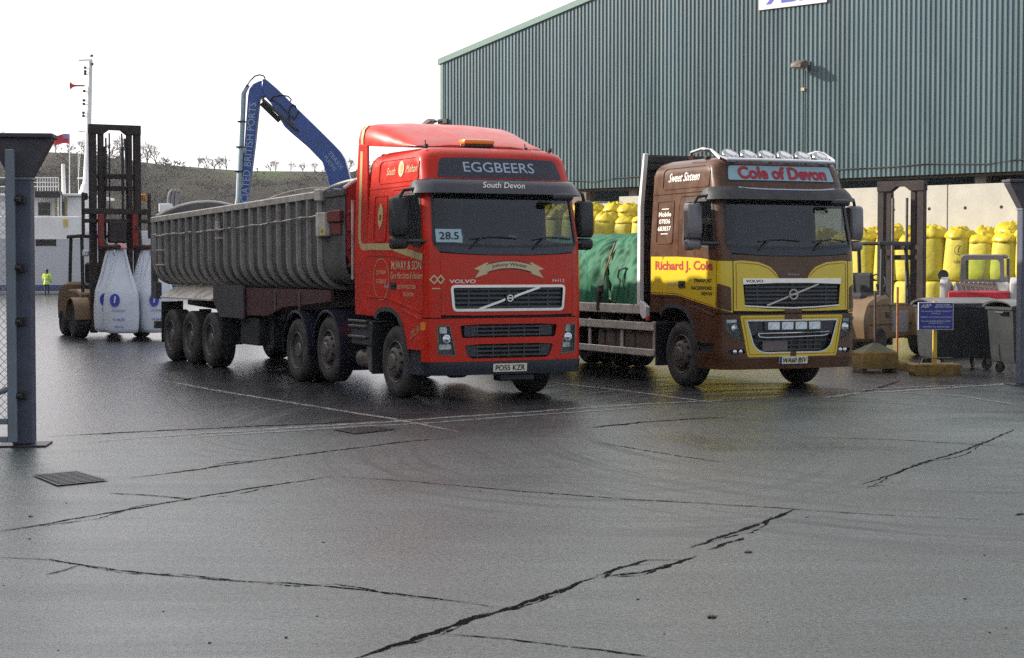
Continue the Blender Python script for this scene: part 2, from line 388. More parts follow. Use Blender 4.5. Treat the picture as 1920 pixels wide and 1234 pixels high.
# ---- wheels (axis along local y, outer face at y = 0, inwards is +y)
def make_wheel_meshes():
    W = {}
    r = 0.525
    def tyre(wd):
        bm = new(); rows = []
        prof = [(0.30, 0.05), (0.315, 0.015), (0.36, -0.004), (0.43, -0.006), (0.485, 0.010), (0.512, 0.034), (0.5215, 0.05)]
        k = 4; yy = 0.05
        tw = wd - 0.10
        for i in range(k + 1):
            a = 0.05 + tw * i / (k + 1); b = 0.05 + tw * (i + 1) / (k + 1)
            if i: prof += [(0.508, a + 0.001), (0.508, a + 0.011), (0.524, a + 0.012)]
            prof += [(0.525, (a + b) / 2), (0.524, b)]
        prof += [(0.512, wd - 0.034), (0.485, wd - 0.01), (0.43, wd + 0.006), (0.36, wd), (0.30, wd - 0.05)]
        lathe(bm, prof, (0, 0, 0), n=48); return bm
    def rim_front():
        bm = new()
        lathe(bm, [(0.302, 0.06), (0.312, 0.012), (0.306, 0.004), (0.292, 0.010), (0.284, 0.075), (0.262, 0.11), (0.225, 0.06), (0.205, -0.012), (0.178, -0.028), (0.12, -0.028), (0.112, -0.05), (0.098, -0.062), (0.0, -0.066)], (0, 0, 0), n=40)
        for i in range(10):
            a = 2 * pi * i / 10; cyl(bm, (0.148 * cos(a), -0.024, 0.148 * sin(a)), (0.148 * cos(a), -0.058, 0.148 * sin(a)), 0.014, n=6)
        return bm
    def rim_dual():
        bm = new()
        lathe(bm, [(0.302, 0.06), (0.312, 0.012), (0.306, 0.004), (0.290, 0.012), (0.282, 0.10), (0.27, 0.145), (0.20, 0.165), (0.13, 0.16), (0.125, 0.05), (0.11, 0.03), (0.0, 0.03)], (0, 0, 0), n=40)
        for i in range(10):
            a = 2 * pi * i / 10; cyl(bm, (0.16 * cos(a), 0.165, 0.16 * sin(a)), (0.16 * cos(a), 0.125, 0.16 * sin(a)), 0.014, n=6)
        return bm
    def holes(rr, y, tilt):
        bm = new()
        for i in range(10):
            a = 2 * pi * (i + 0.5) / 10; c = Vector((rr * cos(a), y, rr * sin(a))); n = Vector((cos(a) * tilt, -1, sin(a) * tilt)).normalized()
            cyl(bm, c + n * 0.002, c + n * 0.014, 0.024, n=10)
        return bm
    def mk(n, bm, m):
        bmesh.ops.recalc_face_normals(bm, faces=bm.faces[:]); me = bpy.data.meshes.new(n); bm.to_mesh(me); bm.free(); me.materials.append(m); me.shade_smooth(); me.set_sharp_from_angle(angle=radians(32)); return me
    W['tyre'] = mk('tyre', tyre(0.30), rubber); W['tyre_wide'] = mk('tyre', tyre(0.385), rubber)
    W['front'] = mk('rim', rim_front(), rimm); W['dual'] = mk('rim', rim_dual(), rimm)
    W['h_front'] = mk('hand_holes', holes(0.216, 0.02, 2.0), hole); W['h_dual'] = mk('hand_holes', holes(0.235, 0.155, 0.0), hole)
    return W
WM = make_wheel_meshes()
def link(name, me, parent, loc=(0, 0, 0), rot=(0, 0, 0), sc=None):
    o = bpy.data.objects.new(name, me); COL.objects.link(o); o.parent = parent; o.location = loc; o.rotation_euler = rot
    if sc: o.scale = sc
    return o
def wheel(parent, x, side, kind='front', z=0.525, yo=1.20, wide=False, dual=False, steer=0.0):
    """side -1: right-hand side of the vehicle (local -y)"""
    rot = (0, 0, steer) if side < 0 else (0, 0, pi + steer)
    w_ = link('wheel', WM['tyre_wide' if wide else 'tyre'], parent, (x, side * yo, z), rot)
    link('rim', WM[kind], w_); link('hand_holes', WM['h_' + kind], w_)['kind'] = 'stuff'
    if dual: link('tyre', WM['tyre'], w_, (0, 0.34, 0))
    w_.rotation_euler[1] = random.uniform(0, 1); 
    return w_

ARCH = [(-2.28, 1.18), (-1.98, 1.18), (-1.90, 1.245), (-1.76, 1.30), (-1.56, 1.315), (-1.33, 1.30), (-1.12, 1.235), (-0.97, 1.10), (-0.87, 0.92), (-0.80, 0.735), (-0.30, 0.735), (-0.30, 1.20)]
WS = [(-1.14, 2.235), (-0.6, 2.205), (0, 2.195), (0.6, 2.205), (1.14, 2.235), (1.10, 2.97), (-1.10, 2.97)]
DOOR = [(-1.42, 1.455), (-0.245, 1.275), (-0.215, 2.0), (-0.245, 2.30), (-0.40, 2.98), (-0.46, 3.02), (-1.36, 3.02), (-1.42, 2.9)]
WIN = [(-1.235, 2.295), (-0.62, 2.245), (-0.285, 2.205), (-0.44, 2.945), (-1.235, 2.945)]
BAND = [(-1.06, 2.125), (-0.75, 2.095), (-0.35, 2.08), (0.35, 2.08), (0.75, 2.095), (1.06, 2.125)]

def mirror(parent, s, m):
    y = s * 1.50
    bm = new(); prism(bm, [(-0.60, 2.36), (-0.44, 2.34), (-0.40, 2.45), (-0.42, 2.86), (-0.48, 2.90), (-0.60, 2.89)], 'y', y - 0.125, y + 0.125, bev=0.03); obj('mirror_housing', bm, m, parent)
    bm = new(); prism(bm, [(-0.59, 2.16), (-0.44, 2.17), (-0.41, 2.24), (-0.43, 2.33), (-0.59, 2.34)], 'y', y - 0.12, y + 0.12, bev=0.03); obj('mirror_housing', bm, m, parent)
    bm = new(); box(bm, -0.608, -0.601, y - 0.10, y + 0.10, 2.40, 2.86); obj('mirror_glass', bm, chrome, parent)
    bm = new(); tube(bm, [(-0.36, s * 1.16, 3.0), (-0.38, s * 1.3, 3.01), (-0.46, y - s * 0.06, 2.99), (-0.50, y, 2.87)], 0.026, 8); obj('mirror_arm', bm, black, parent)
    bm = new(); tube(bm, [(-0.20, s * 1.2, 2.27), (-0.36, s * 1.34, 2.27), (-0.5, y - s * 0.05, 2.28)], 0.03, 8); obj('mirror_arm', bm, black, parent)

def VIS(u, z):
    t = max(0, (3.165 - z) / 0.215); e = min(1, abs(u) / (UA + 0.14))
    return 0.025 + (0.05 * min(1, t * 6) + 0.10 * t) * (1 - 0.55 * e ** 6)
def cab_common(root, body_m, band_m, visor_m, mirror_m, door_ms=None):
    WSp = FP(WS)
    # body: everything except doors, bonnet, bumper, windscreen
    notch = [(-1.05, 1.20)] + BAND[:1] + [(-1.14, 2.235), (-1.10, 2.97), (1.10, 2.97), (1.14, 2.235)] + BAND[-1:] + [(1.05, 1.20)]
    dense = []
    for a, b in zip(notch, notch[1:]):
        for k in range(8): dense.append((a[0] + (b[0] - a[0]) * k / 8, a[1] + (b[1] - a[1]) * k / 8))
    dense.append(notch[-1])
    poly = SP(ARCH) + FP(dense) + SP(ARCH, 1) + [(su(-2.28, ZT, 1), ZT), (su(-2.28, ZT), ZT)]
    dr = rpoly(SP(DOOR), 0.05); dl = rpoly(SP(DOOR, 1), 0.05)
    body = cpanel('cab_body', poly, body_m, root, holes=[ring_poly(dr, -0.011), ring_poly(dl, -0.011)], thick=0.03, step=0.06)
    for s, d in ((-1, dr), (1, dl)):
        wn = rpoly(SP(WIN, s), 0.07)
        door = cpanel('door', d, body_m, root, holes=[wn], thick=0.03, step=0.06)
        cpanel('window_seal', ring_poly(wn, -0.028), black, door, holes=[ring_poly(wn, 0.012)], off=0.007, thick=0.02, step=0.05)
        cpanel('window_pane', wn, glass, door, off=-0.012, thick=0, step=0.1)
        hx = -1.27
        cpanel('door_handle', rpoly(SP(rect(hx - 0.10, hx + 0.10, 1.585, 1.685), s), 0.02), black, door, off=0.008, thick=0.02, step=0.06)
        cpanel('handle_grip', rpoly(SP(rect(hx - 0.07, hx + 0.08, 1.64, 1.665), s), 0.01), darkgrey, door, off=0.03, thick=0.02, step=0.06)
    # roof
    n = 60; us = [su(-2.28, ZT) + (su(-2.28, ZT, 1) - su(-2.28, ZT)) * i / n for i in range(n + 1)]
    bm = new(); ring = [cab_pt(u, ZT) for u in us]; cvs = [bm.verts.new(p) for p in ring]
    cen = Vector((-1.4, 0, ZT + 0.03)); mid = [bm.verts.new(p.lerp(cen, 0.5) + Vector((0, 0, 0.012))) for p in ring]; cv = bm.verts.new(cen)
    for i in range(n + 1):
        j = (i + 1) % (n + 1); bm.faces.new((cvs[i], cvs[j], mid[j], mid[i])); bm.faces.new((mid[i], mid[j], cv))
    obj('roof', bm, body_m, root, sm=60)
    # rear wall and floor, inner lining
    bm = new(); prism(bm, [(-1.24, 1.18), (1.24, 1.18), (1.245, 2.2), (1.17, 3.40), (0.98, 3.615), (-0.98, 3.615), (-1.17, 3.40), (-1.245, 2.2)], 'x', -2.31, -2.282); obj('rear_wall', bm, body_m, root)
    U0 = su(-2.24, 2); inner = [(U0, 1.32), (-U0, 1.32), (-U0, 3.5), (U0, 3.5)]
    cpanel('lining', inner, interior, root, holes=[rpoly(SP(WIN), 0.07), rpoly(SP(WIN, 1), 0.07), WSp], off=-0.045, thick=0, step=0.09)
    bm = new(); box(bm, -2.2, -0.2, -1.1, 1.1, 1.28, 1.32); box(bm, -2.1, -0.5, -1.02, 1.02, 3.5, 3.52); box(bm, -2.24, -2.2, -1.15, 1.15, 1.3, 3.5); obj('floor_lining', bm, interior, root)
    # windscreen, band under it with wipers
    cpanel('windscreen', WSp, glass, root, off=-0.008, thick=0, step=0.08)
    cpanel('windscreen_seal', ring_poly(rpoly(WSp, 0.05), -0.012), black, root, holes=[ring_poly(rpoly(WSp, 0.05), 0.028)], off=0.005, thick=0.02, step=0.07)
    up = [(-1.14, 2.235), (-0.6, 2.205), (0, 2.195), (0.6, 2.205), (1.14, 2.235)]
    cpanel('wiper_panel', FP([(a, b + 0.004) for a, b in BAND] + [(a, b - 0.014) for a, b in up[::-1]]), band_m, root, off=0.004, thick=0.03, step=0.06)
    cpanel('screen_shade', FP([(-1.09, 2.84), (-0.75, 2.83), (-0.68, 2.80), (0.68, 2.80), (0.75, 2.83), (1.09, 2.84), (1.085, 2.965), (-1.085, 2.965)]), hole, root, off=-0.02, thick=0, step=0.1)
    for y0, y1 in ((-0.62, 0.12), (0.38, 1.0)):
        bm = new()
        P = lambda y, z, o: cab_surf(fu(y, z), z, o)
        tube(bm, [P(y0, 2.16, 0.02), P(y0 + 0.06, 2.22, 0.035), P(y0 + 0.18, 2.315, 0.03)], 0.011, 6)
        tube(bm, [P(y0 + 0.02 + (y1 - y0) * k / 5, 2.30 + 0.03 * sin(pi * k / 5) + 0.01 * k / 5, 0.012) for k in range(6)], 0.012, 6)
        obj('wiper', bm, black, root)
    # interior: dashboard, steering wheel, seats, curtain
    B('dashboard', (-0.62, -0.13, -1.1, 1.1, 1.5, 2.17), interior, root, 0.06, sm=40)
    bm = new()
    tube(bm, [Vector((-0.72, -0.60, 2.16)) + Vector((0.10 * sin(a), 0.22 * cos(a), 0.19 * sin(a))) for a in [2 * pi * i / 20 for i in range(21)]], 0.017, 6)
    tube(bm, [(-0.60, -0.60, 1.95), (-0.72, -0.60, 2.16)], 0.03, 6); tube(bm, [(-0.72, -0.8, 2.16), (-0.72, -0.4, 2.16)], 0.016, 6); obj('steering_wheel', bm, black, root)
    for y in (-0.60, 0.62):
        bm = new(); box(bm, -1.45, -0.95, y - 0.25, y + 0.25, 1.60, 1.80, 0.06, 2); box(bm, -1.55, -1.38, y - 0.24, y + 0.24, 1.75, 2.42, 0.07, 2); box(bm, -1.53, -1.42, y - 0.14, y + 0.14, 2.44, 2.66, 0.05, 2); obj('seat', bm, interior, root)
    B('curtain', (-1.62, -1.60, -1.05, 1.05, 1.32, 3.4), interior, root, 0)
    # visor
    def voff(u, z): return VIS(u, z)
    uu = [-UA - 0.14 + (2 * UA + 0.28) * k / 40 for k in range(41)]
    top = [(u, 3.165 - 0.05 * (abs(u) / UA) ** 8) for u in uu]; bot = [(u, 2.95) for u in uu]
    def vs(u, z, o): p = cab_pt(u, max(z, 2.95)); n_ = cab_n(u, 3.0); n_.z = 0; n_.normalize(); return p + n_ * o
    obj('sun_visor', panel_bm(vs, bot + top[::-1], (), voff, 0.018, 0.06), visor_m, root, sm=50, recalc=False)
    # bumper corner steps, wheel arch lining
    for s in (-1, 1):
        obj('arch_trim', panel_bm(cab_surf, SP([(-2.0, 1.165), (-1.97, 1.19), (-1.90, 1.255), (-1.76, 1.315), (-1.56, 1.33), (-1.33, 1.315), (-1.11, 1.25), (-0.955, 1.11), (-0.855, 0.925), (-0.785, 0.735),
            (-0.83, 0.735), (-0.895, 0.89), (-1.0, 1.06), (-1.14, 1.185), (-1.33, 1.25), (-1.56, 1.262), (-1.74, 1.245), (-1.86, 1.20), (-1.93, 1.13)], s), (), 0.014, 0.05, 0.06), darkgrey, root, recalc=False)
        bm = new(); A = [(-2.02, 1.12), (-1.94, 1.2), (-1.76, 1.27), (-1.5, 1.28), (-1.2, 1.22), (-1.0, 1.08), (-0.88, 0.86), (-0.82, 0.60), (-0.84, 0.60), (-0.9, 0.85), (-1.03, 1.06), (-1.22, 1.19), (-1.5, 1.25), (-1.75, 1.24), (-1.92, 1.17), (-2.0, 1.1)]
        prism(bm, A, 'y', s * 0.72, s * 1.2); obj('arch_liner', bm, black, root)
        bm = new(); prism(bm, [(-0.79, 0.40), (-0.28, 0.40), (-0.28, 0.73), (-0.79, 0.73)], 'y', s * 0.80, s * 1.19); obj('step_well', bm, black, root)
        B('step', (-0.79, -0.30, s * 1.10, s * 1.235, 0.46, 0.49), steel, root, 0.008)
        B('mud_flap', (-2.19, -2.16, s * 0.85, s * 1.22, 0.30, 1.0), black, root, 0.006)
        mirror(root, s, mirror_m)
    # kerb mirror at the top of the nearside screen
    bm = new(); box(bm, 0.02, 0.14, 0.66, 0.98, 2.86, 2.965, bev=0.05, seg=3); obj('kerb_mirror', bm, black, root)
    for y in (-0.95, -0.82, 0.82, 0.95) : pass
    return body
def chassis(root, length, ms, axles):
    for s in (-1, 1):
        bm = new(); prism(bm, [(-0.3, 0.72), (-0.3, 0.98), (-length, 0.98), (-length, 0.72)], 'y', s * 0.38, s * 0.46); obj('chassis_rail', bm, ms, root)
    bm = new(); box(bm, -1.9, -0.35, -0.37, 0.37, 0.6, 1.25, 0.05); obj('engine', bm, black, root)
    for x in axles:
        bm = new(); cyl(bm, (x, -1.0, 0.525), (x, 1.0, 0.525), 0.075, n=10); lathe(bm, [(0.0, -0.2), (0.16, -0.15), (0.2, 0), (0.16, 0.15), (0, 0.2)], (x, 0, 0.525), n=14); obj('axle', bm, ms, root)

def place(ox, oy, th): return (ox, oy, 0), radians(th - 90)
# =============================================================== red tractor unit
loc, rz = place(-0.034, 25.072, 27.1)
TR = thing('tractor_unit', 'red articulated lorry cab unit with navy sun visor, leftmost of the two lorries', 'lorry', loc, rz)
cab_common(TR, red, navy, navy, black)
chassis(TR, 6.4, chassis_m, (-1.37, -5.46, -4.03))
# bonnet with grille opening
GR = rpoly([(-0.865, 1.305), (0.865, 1.305), (0.895, 1.635), (-0.895, 1.635)], 0.05)
hood = cpanel('bonnet', FP([(-1.045, 1.235), (-0.5, 1.225), (0.5, 1.225), (1.045, 1.235), (1.05, 1.7), (1.055, 2.11)] + [(a, b - 0.006) for a, b in BAND[::-1]][1:-1] + [(-1.055, 2.11), (-1.05, 1.7)]), red, TR, holes=[FP(GR)])
def grille(root, GR, nslat, nbar, frame_m, z0, z1, ymax):
    g = cpanel('grille', FP(GR), hole, root, off=-0.06, thick=0, step=0.15)
    for i in range(nslat):
        z = z0 + (z1 - z0) * (i + 0.5) / nslat; hw = ymax - 0.03
        cpanel('slat', FP([(-hw, z - 0.016), (hw, z - 0.016), (hw, z + 0.016), (-hw, z + 0.016)]), darkgrey, g, off=-0.018, thick=0.03, step=0.2)
    for i in range(nbar):
        y = -ymax * 0.72 + 1.44 * ymax * i / (nbar - 1)
        cpanel('bar', FP(rect(y - 0.012, y + 0.012, z0, z1)), darkgrey, g, off=-0.022, thick=0.03, step=0.15)
    return g
g = grille(TR, GR, 5, 5, chrome, 1.31, 1.63, 0.88)
cpanel('grille_surround', FP(ring_poly(GR, -0.022)), chrome, g, holes=[FP(ring_poly(GR, 0.016))], off=0.012, thick=0.03, step=0.08)
cpanel('diagonal_bar', FP(strip([(-0.49, 1.312), (0.49, 1.622)], 0.032)), chrome, g, off=0.006, thick=0.015, step=0.1)
cpanel('badge_plate', FP(rect(-0.065, 0.065, 1.405, 1.53)), black, g, off=0.018, thick=0.02)
circ = lambda cx, cz, r, n=20: [(cx + r * cos(2 * pi * i / n), cz + r * sin(2 * pi * i / n)) for i in range(n)]
cpanel('badge_ring', FP(circ(0, 1.467, 0.05)), chrome, g, holes=[FP(circ(0, 1.467, 0.036))], off=0.026, thick=0.01, step=0.03)
cpanel('badge_band', FP(rect(-0.045, 0.045, 1.459, 1.475)), chrome, g, off=0.028, thick=0.01, step=0.05)
# dark gap strip
cpanel('shut_line', FP([(-1.1, 1.188), (1.1, 1.188), (1.1, 1.235), (-1.1, 1.235)]), hole, TR, off=-0.03, thick=0, step=0.1)
# bumper with two air intakes and lamp openings
LG1 = rpoly([(-0.745, 0.91), (0.745, 0.91), (0.775, 1.085), (0.48, 1.10), (-0.48, 1.10), (-0.775, 1.085)], 0.03)
LG2 = rpoly([(-0.60, 0.615), (0.60, 0.615), (0.66, 0.66), (0.71, 0.805), (0.45, 0.82), (-0.45, 0.82), (-0.71, 0.805), (-0.66, 0.66)], 0.03)
def HL(s): 
    q = [(s * 1.105, 1.085), (s * 0.925, 1.085), (s * 0.835, 0.655), (s * 1.095, 0.685)]
    return q if s > 0 else q[::-1]
HLs = [rpoly(HL(s), 0.02) for s in (-1, 1)]
SIDEX = -0.30
bl = SP([(SIDEX, 0.575)])[0]; bt = SP([(SIDEX, 1.185)])[0]
arc = lambda z, n=30: [(SP([(SIDEX, z)])[0][0] * (1 - 2 * k / n), z) for k in range(n + 1)]
bump = cpanel('bumper', arc(0.575) + arc(1.185)[::-1], red, TR, holes=[FP(LG1), FP(LG2)] + [FP(h) for h in HLs], step=0.055)
for LG, z0, z1, nm in ((LG1, 0.92, 1.09, 3), (LG2, 0.63, 0.81, 3)):
    q = cpanel('air_intake', FP(LG), hole, TR, off=-0.06, thick=0, step=0.15)
    for i in range(nm):
        z = z0 + (z1 - z0) * (i + 0.5) / nm; cpanel('slat', FP(rect(-0.60, 0.60, z - 0.012, z + 0.012)), darkgrey, q, off=-0.02, thick=0.03, step=0.2)
    for i in range(5): y = -0.5 + 0.25 * i; cpanel('bar', FP(rect(y - 0.01, y + 0.01, z0, z1)), darkgrey, q, off=-0.024, thick=0.03, step=0.2)
    for s in (-1, 1): cpanel('blank', FP(rpoly(rect(min(s * 0.52, s * 0.70), max(s * 0.52, s * 0.70), z0 + 0.012, z1 - 0.01), 0.02)), navy, q, off=-0.028, thick=0.02, step=0.2)
housing = mat('lamp reflector', (0.5, 0.52, 0.55), 0.22, 0.9, var=0.4, vscale=14)
for s, h in ((-1, HLs[0]), (1, HLs[1])):
    q = cpanel('headlight', FP(h), darkgrey, TR, off=-0.07, thick=0, step=0.1)
    cpanel('lamp_frame', FP(ring_poly(h, -0.004)), steel, q, holes=[FP(ring_poly(h, 0.014))], off=0.006, thick=0.05, step=0.06)
    cpanel('lamp_lens', FP(ring_poly(h, 0.01)), lens, q, off=-0.006, thick=0, step=0.1)
    def refl(cy, cz, w_, h_): cpanel('reflector', FP(rpoly(rect(min(s * (cy - w_), s * (cy + w_)), max(s * (cy - w_), s * (cy + w_)), cz - h_, cz + h_), 0.02)), housing, q, off=-0.045, thick=0.02, step=0.08)
    refl(1.01, 1.02, 0.055, 0.045); refl(0.985, 0.785, 0.09, 0.035)
    pp = cab_surf(fu(s * 0.975, 0.895), 0.895, -0.03); bm = new(); lathe(bm, [(0.07, 0.0), (0.065, 0.03), (0.045, 0.035), (0.04, 0.03), (0.0, 0.045)], pp, axis='x', n=20); obj('projector', bm, chrome, q)
    cpanel('side_repeater', rpoly(SP(rect(-0.29, -0.17, 1.02, 1.13), s), 0.02), orange, TR, off=0.012, thick=0.02)
barc = lambda x, z, n=34: [(SP([(x, z)])[0][0] * (1 - 2 * k / n), z) for k in range(n + 1)]
lowb = cpanel('lower_bumper', barc(-0.78, 0.385) + barc(-0.78, 0.572)[::-1], navy, TR, off=0.012, thick=0.05, step=0.06)
pl = cpanel('number_plate', FP(rect(-0.268, 0.268, 0.425, 0.537)), mat('plate white', (0.78, 0.74, 0.60), 0.4), TR, off=0.028, thick=0.012, step=0.2)
ctext('lettering', 'PO55 KZR', (0, 0.481), black_l, pl, off=0.033, width=0.47, height=0.076, bold=0.012)
bm = new(); box(bm, -0.30, -0.08, -0.12, 0.45, 0.28, 0.385, 0.02); obj('tow_bracket', bm, black, TR)
# header sign and lettering
hs = cpanel('header_panel', FP(rpoly([(-1.0, 3.18), (1.0, 3.18), (0.92, 3.455), (0.5, 3.47), (-0.5, 3.47), (-0.92, 3.455)], 0.05)), navy, TR, off=0.006, thick=0.01)
ctext('lettering', 'EGGBEERS', (-0.02, 3.33), grey_l, hs, off=0.011, width=1.13, height=0.145, bold=0.006)
vt = lambda y, z: vs_v(y, z)
def vs_v(y, z):
    u = fu(y, 3.0); p = cab_pt(u, max(z, 2.95)); n_ = cab_n(u, 3.0); n_.z = 0; n_.normalize(); return p + n_ * (0.006 + VIS(u, z))
text_on('lettering', 'South Devon', lambda a, b: vs_v(-0.05 + a, 3.075 + b), white_l, TR, width=0.68, height=0.085, shear=0.45, bold=0.0)
ctext('lettering', 'VOLVO', (-0.735, 1.708), white_l, hood, off=0.006, width=0.40, height=0.052, bold=0.02)
ctext('lettering', 'FH12', (0.80, 1.716), white_l, hood, off=0.006, width=0.20, height=0.042)
# scroll banner with name
def bz(y): return 0.055 * (1 - (y / 0.36) ** 2)
mid = [(-0.34 + 0.68 * k / 12) for k in range(13)]
ban = cpanel('name_scroll', FP([(y, 1.84 + bz(y)) for y in mid] + [(y, 1.935 + bz(y)) for y in mid[::-1]]), cream, hood, off=0.008, thick=0.005)
for s in (-1, 1):
    for pts in ([(0.34, 1.835), (0.34, 1.935), (0.30, 1.955), (0.36, 1.99), (0.40, 1.90)], [(0.36, 1.985), (0.56, 1.895), (0.47, 1.87), (0.55, 1.765), (0.34, 1.83), (0.40, 1.90)]):
        q = [(s * a, b - 0.012) for a, b in pts]; ar = sum(q[i][0] * q[(i + 1) % len(q)][1] - q[(i + 1) % len(q)][0] * q[i][1] for i in range(len(q)))
        cpanel('scroll_end', FP(q if ar > 0 else q[::-1]), cream, hood, off=0.007, thick=0.004)
text_on('lettering', 'Johnny Winter', lambda a, b: cab_surf(fu(a, 1.888 + b), 1.888 + b + bz(a), 0.013), black_l, hood, width=0.56, height=0.062)
for sgn, pp in ((1, [(-0.36 + 0.72 * k / 12, 1.832 + bz(-0.36 + 0.72 * k / 12)) for k in range(13)]), (1, [(-0.36 + 0.72 * k / 12, 1.943 + bz(-0.36 + 0.72 * k / 12)) for k in range(13)])):
    cpanel('scroll_outline', FP(strip(pp, 0.008)), black_l, hood, off=0.010, thick=0, step=0.05)
# card in the windscreen, two small white pieces inside the cab
card = cpanel('weight_card', FP([(-1.10, 2.255), (-0.73, 2.255), (-0.73, 2.44), (-1.10, 2.44)]), mat('pale blue card', (0.36, 0.50, 0.55), 0.6), TR, off=0.012, thick=0.004)
ctext('lettering', '28.5', (-0.915, 2.347), black_l, card, off=0.018, width=0.28, height=0.105, bold=0.012)
piece_m = mat('white paper', (0.85, 0.85, 0.83), 0.7)
bm = new(); box(bm, -0.36, -0.35, -0.66, -0.57, 2.25, 2.37, M=Matrix.Rotation(0.0, 4, 'Z')); obj('piece', bm, piece_m, TR)
bm = new(); box(bm, -0.9, -0.86, -0.98, -0.90, 2.30, 2.58, 0.02); obj('piece', bm, piece_m, TR)
cpanel('permit', FP(rect(0.03, 0.15, 2.29, 2.37)), mat('permit', (0.10, 0.13, 0.16), 0.6), TR, off=-0.012, thick=0)
# side stripes and lettering (both doors' sides are drawn on the visible side)
cpanel('gold_band', SP(strip([(-2.27, 2.215), (-1.32, 2.205), (-0.9, 2.135), (-0.24, 2.045)], 0.10)), gold, TR, off=0.006, thick=0, step=0.06)
ctext('lettering', 'M.WAY & SON', (-0.80, 1.935), cream, TR, 's', width=1.06, height=0.125, bold=0.01)
ctext('lettering', 'Corn Merchants & Hauliers', (-0.80, 1.79), cream, TR, 's', width=1.14, height=0.10, shear=0.5)
ctext('lettering', 'SOUTH MOLTON', (-0.80, 1.625), cream, TR, 's', width=0.66, height=0.06)
ctext('lettering', 'N.DEVON', (-0.72, 1.52), cream, TR, 's', width=0.36, height=0.06)
ctext('lettering', '01769', (-1.72, 1.83), cream, TR, 's', width=0.34, height=0.062)
ctext('lettering', '572810', (-1.72, 1.70), cream, TR, 's', width=0.36, height=0.062)
el = lambda cx, cz, a, b, n=32: [(cx + a * cos(2 * pi * i / n), cz + b * sin(2 * pi * i / n)) for i in range(n)]
cpanel('oval_line', SP(el(-1.72, 1.73, 0.30, 0.31)), gold, TR, holes=[SP(el(-1.72, 1.73, 0.286, 0.298))], off=0.005, thick=0, step=0.05)
ctext('lettering', '460', (-1.54, 1.63), grey_l, TR, 's', width=0.17, height=0.045)
for nm, P0 in (('upper_locker_bead', [(-1.94, 3.135), (-0.50, 3.14), (-0.52, 3.42), (-0.62, 3.49), (-1.86, 3.49), (-1.94, 3.44)]), ('side_locker_bead', [(-2.05, 2.28), (-1.56, 2.28), (-1.56, 2.975), (-2.05, 2.975)])):
    q = rpoly(P0, 0.06); cpanel(nm, SP(q), red, TR, holes=[SP(ring_poly(q, 0.022))], off=0.012, thick=0.02, step=0.06)
cr = cpanel('crest', SP(el(-1.13, 3.33, 0.10, 0.115)), cream, TR, off=0.007, thick=0, step=0.05)
cpanel('crest_mark', SP(el(-1.13, 3.33, 0.05, 0.075, 8)), gold, cr, off=0.010, thick=0, step=0.05)
ctext('lettering', 'South', (-1.50, 3.31), cream, TR, 's', width=0.32, height=0.11, shear=0.4)
ctext('lettering', 'Molton', (-0.76, 3.32), cream, TR, 's', width=0.40, height=0.11, shear=0.4)
cpanel('coat_of_arms', SP([(-1.80, 2.47), (-1.72, 2.56), (-1.70, 2.70), (-1.73, 2.78), (-1.80, 2.86), (-1.87, 2.78), (-1.90, 2.70), (-1.88, 2.56)]), gold, TR, holes=[SP(rect(-1.835, -1.765, 2.60, 2.68))], off=0.007, thick=0, step=0.05)
ctext('lettering', '22.5t', (-0.50, 0.99), gold, TR, 's', width=0.36, height=0.10, shear=0.6, warp=lambda a, b: (a, b + a * 0.35))
dm = [(-0.075, 1.735), (-0.015, 1.665), (0.045, 1.735), (-0.015, 1.805)]
for k, dx in ((0, 0), (1, 0.085)):
    q = FP([(-1.125 + a + dx, b) for a, b in dm]); cpanel('diamond_logo', q, cream, TR, holes=[ring_poly(q, 0.02)], off=0.007, thick=0, step=0.04)
cpanel('logo_line', FP(rect(-1.17, -1.06, 1.60, 1.615)), cream, TR, off=0.007, thick=0, step=0.05)
for zz in ((strip([(-2.27, 1.462), (-1.43, 1.452), (-0.24, 1.262)], 0.018)),): cpanel('swage_line', SP(zz), red, TR, off=0.014, thick=0.02, step=0.06)
cpanel('swage_line', SP(strip([(-0.95, 1.30), (-0.30, 1.165)], 0.022)), red, TR, off=0.016, thick=0.02, step=0.06)
cpanel('swage_line', SP(strip([(-2.27, 3.075), (-0.55, 3.085)], 0.02)), red, TR, off=0.012, thick=0.02, step=0.06)
cpanel('swage_line', SP(strip([(-2.27, 2.085), (-1.4, 2.075), (-0.75, 2.03)], 0.012)), red, TR, off=0.010, thick=0.02, step=0.06)
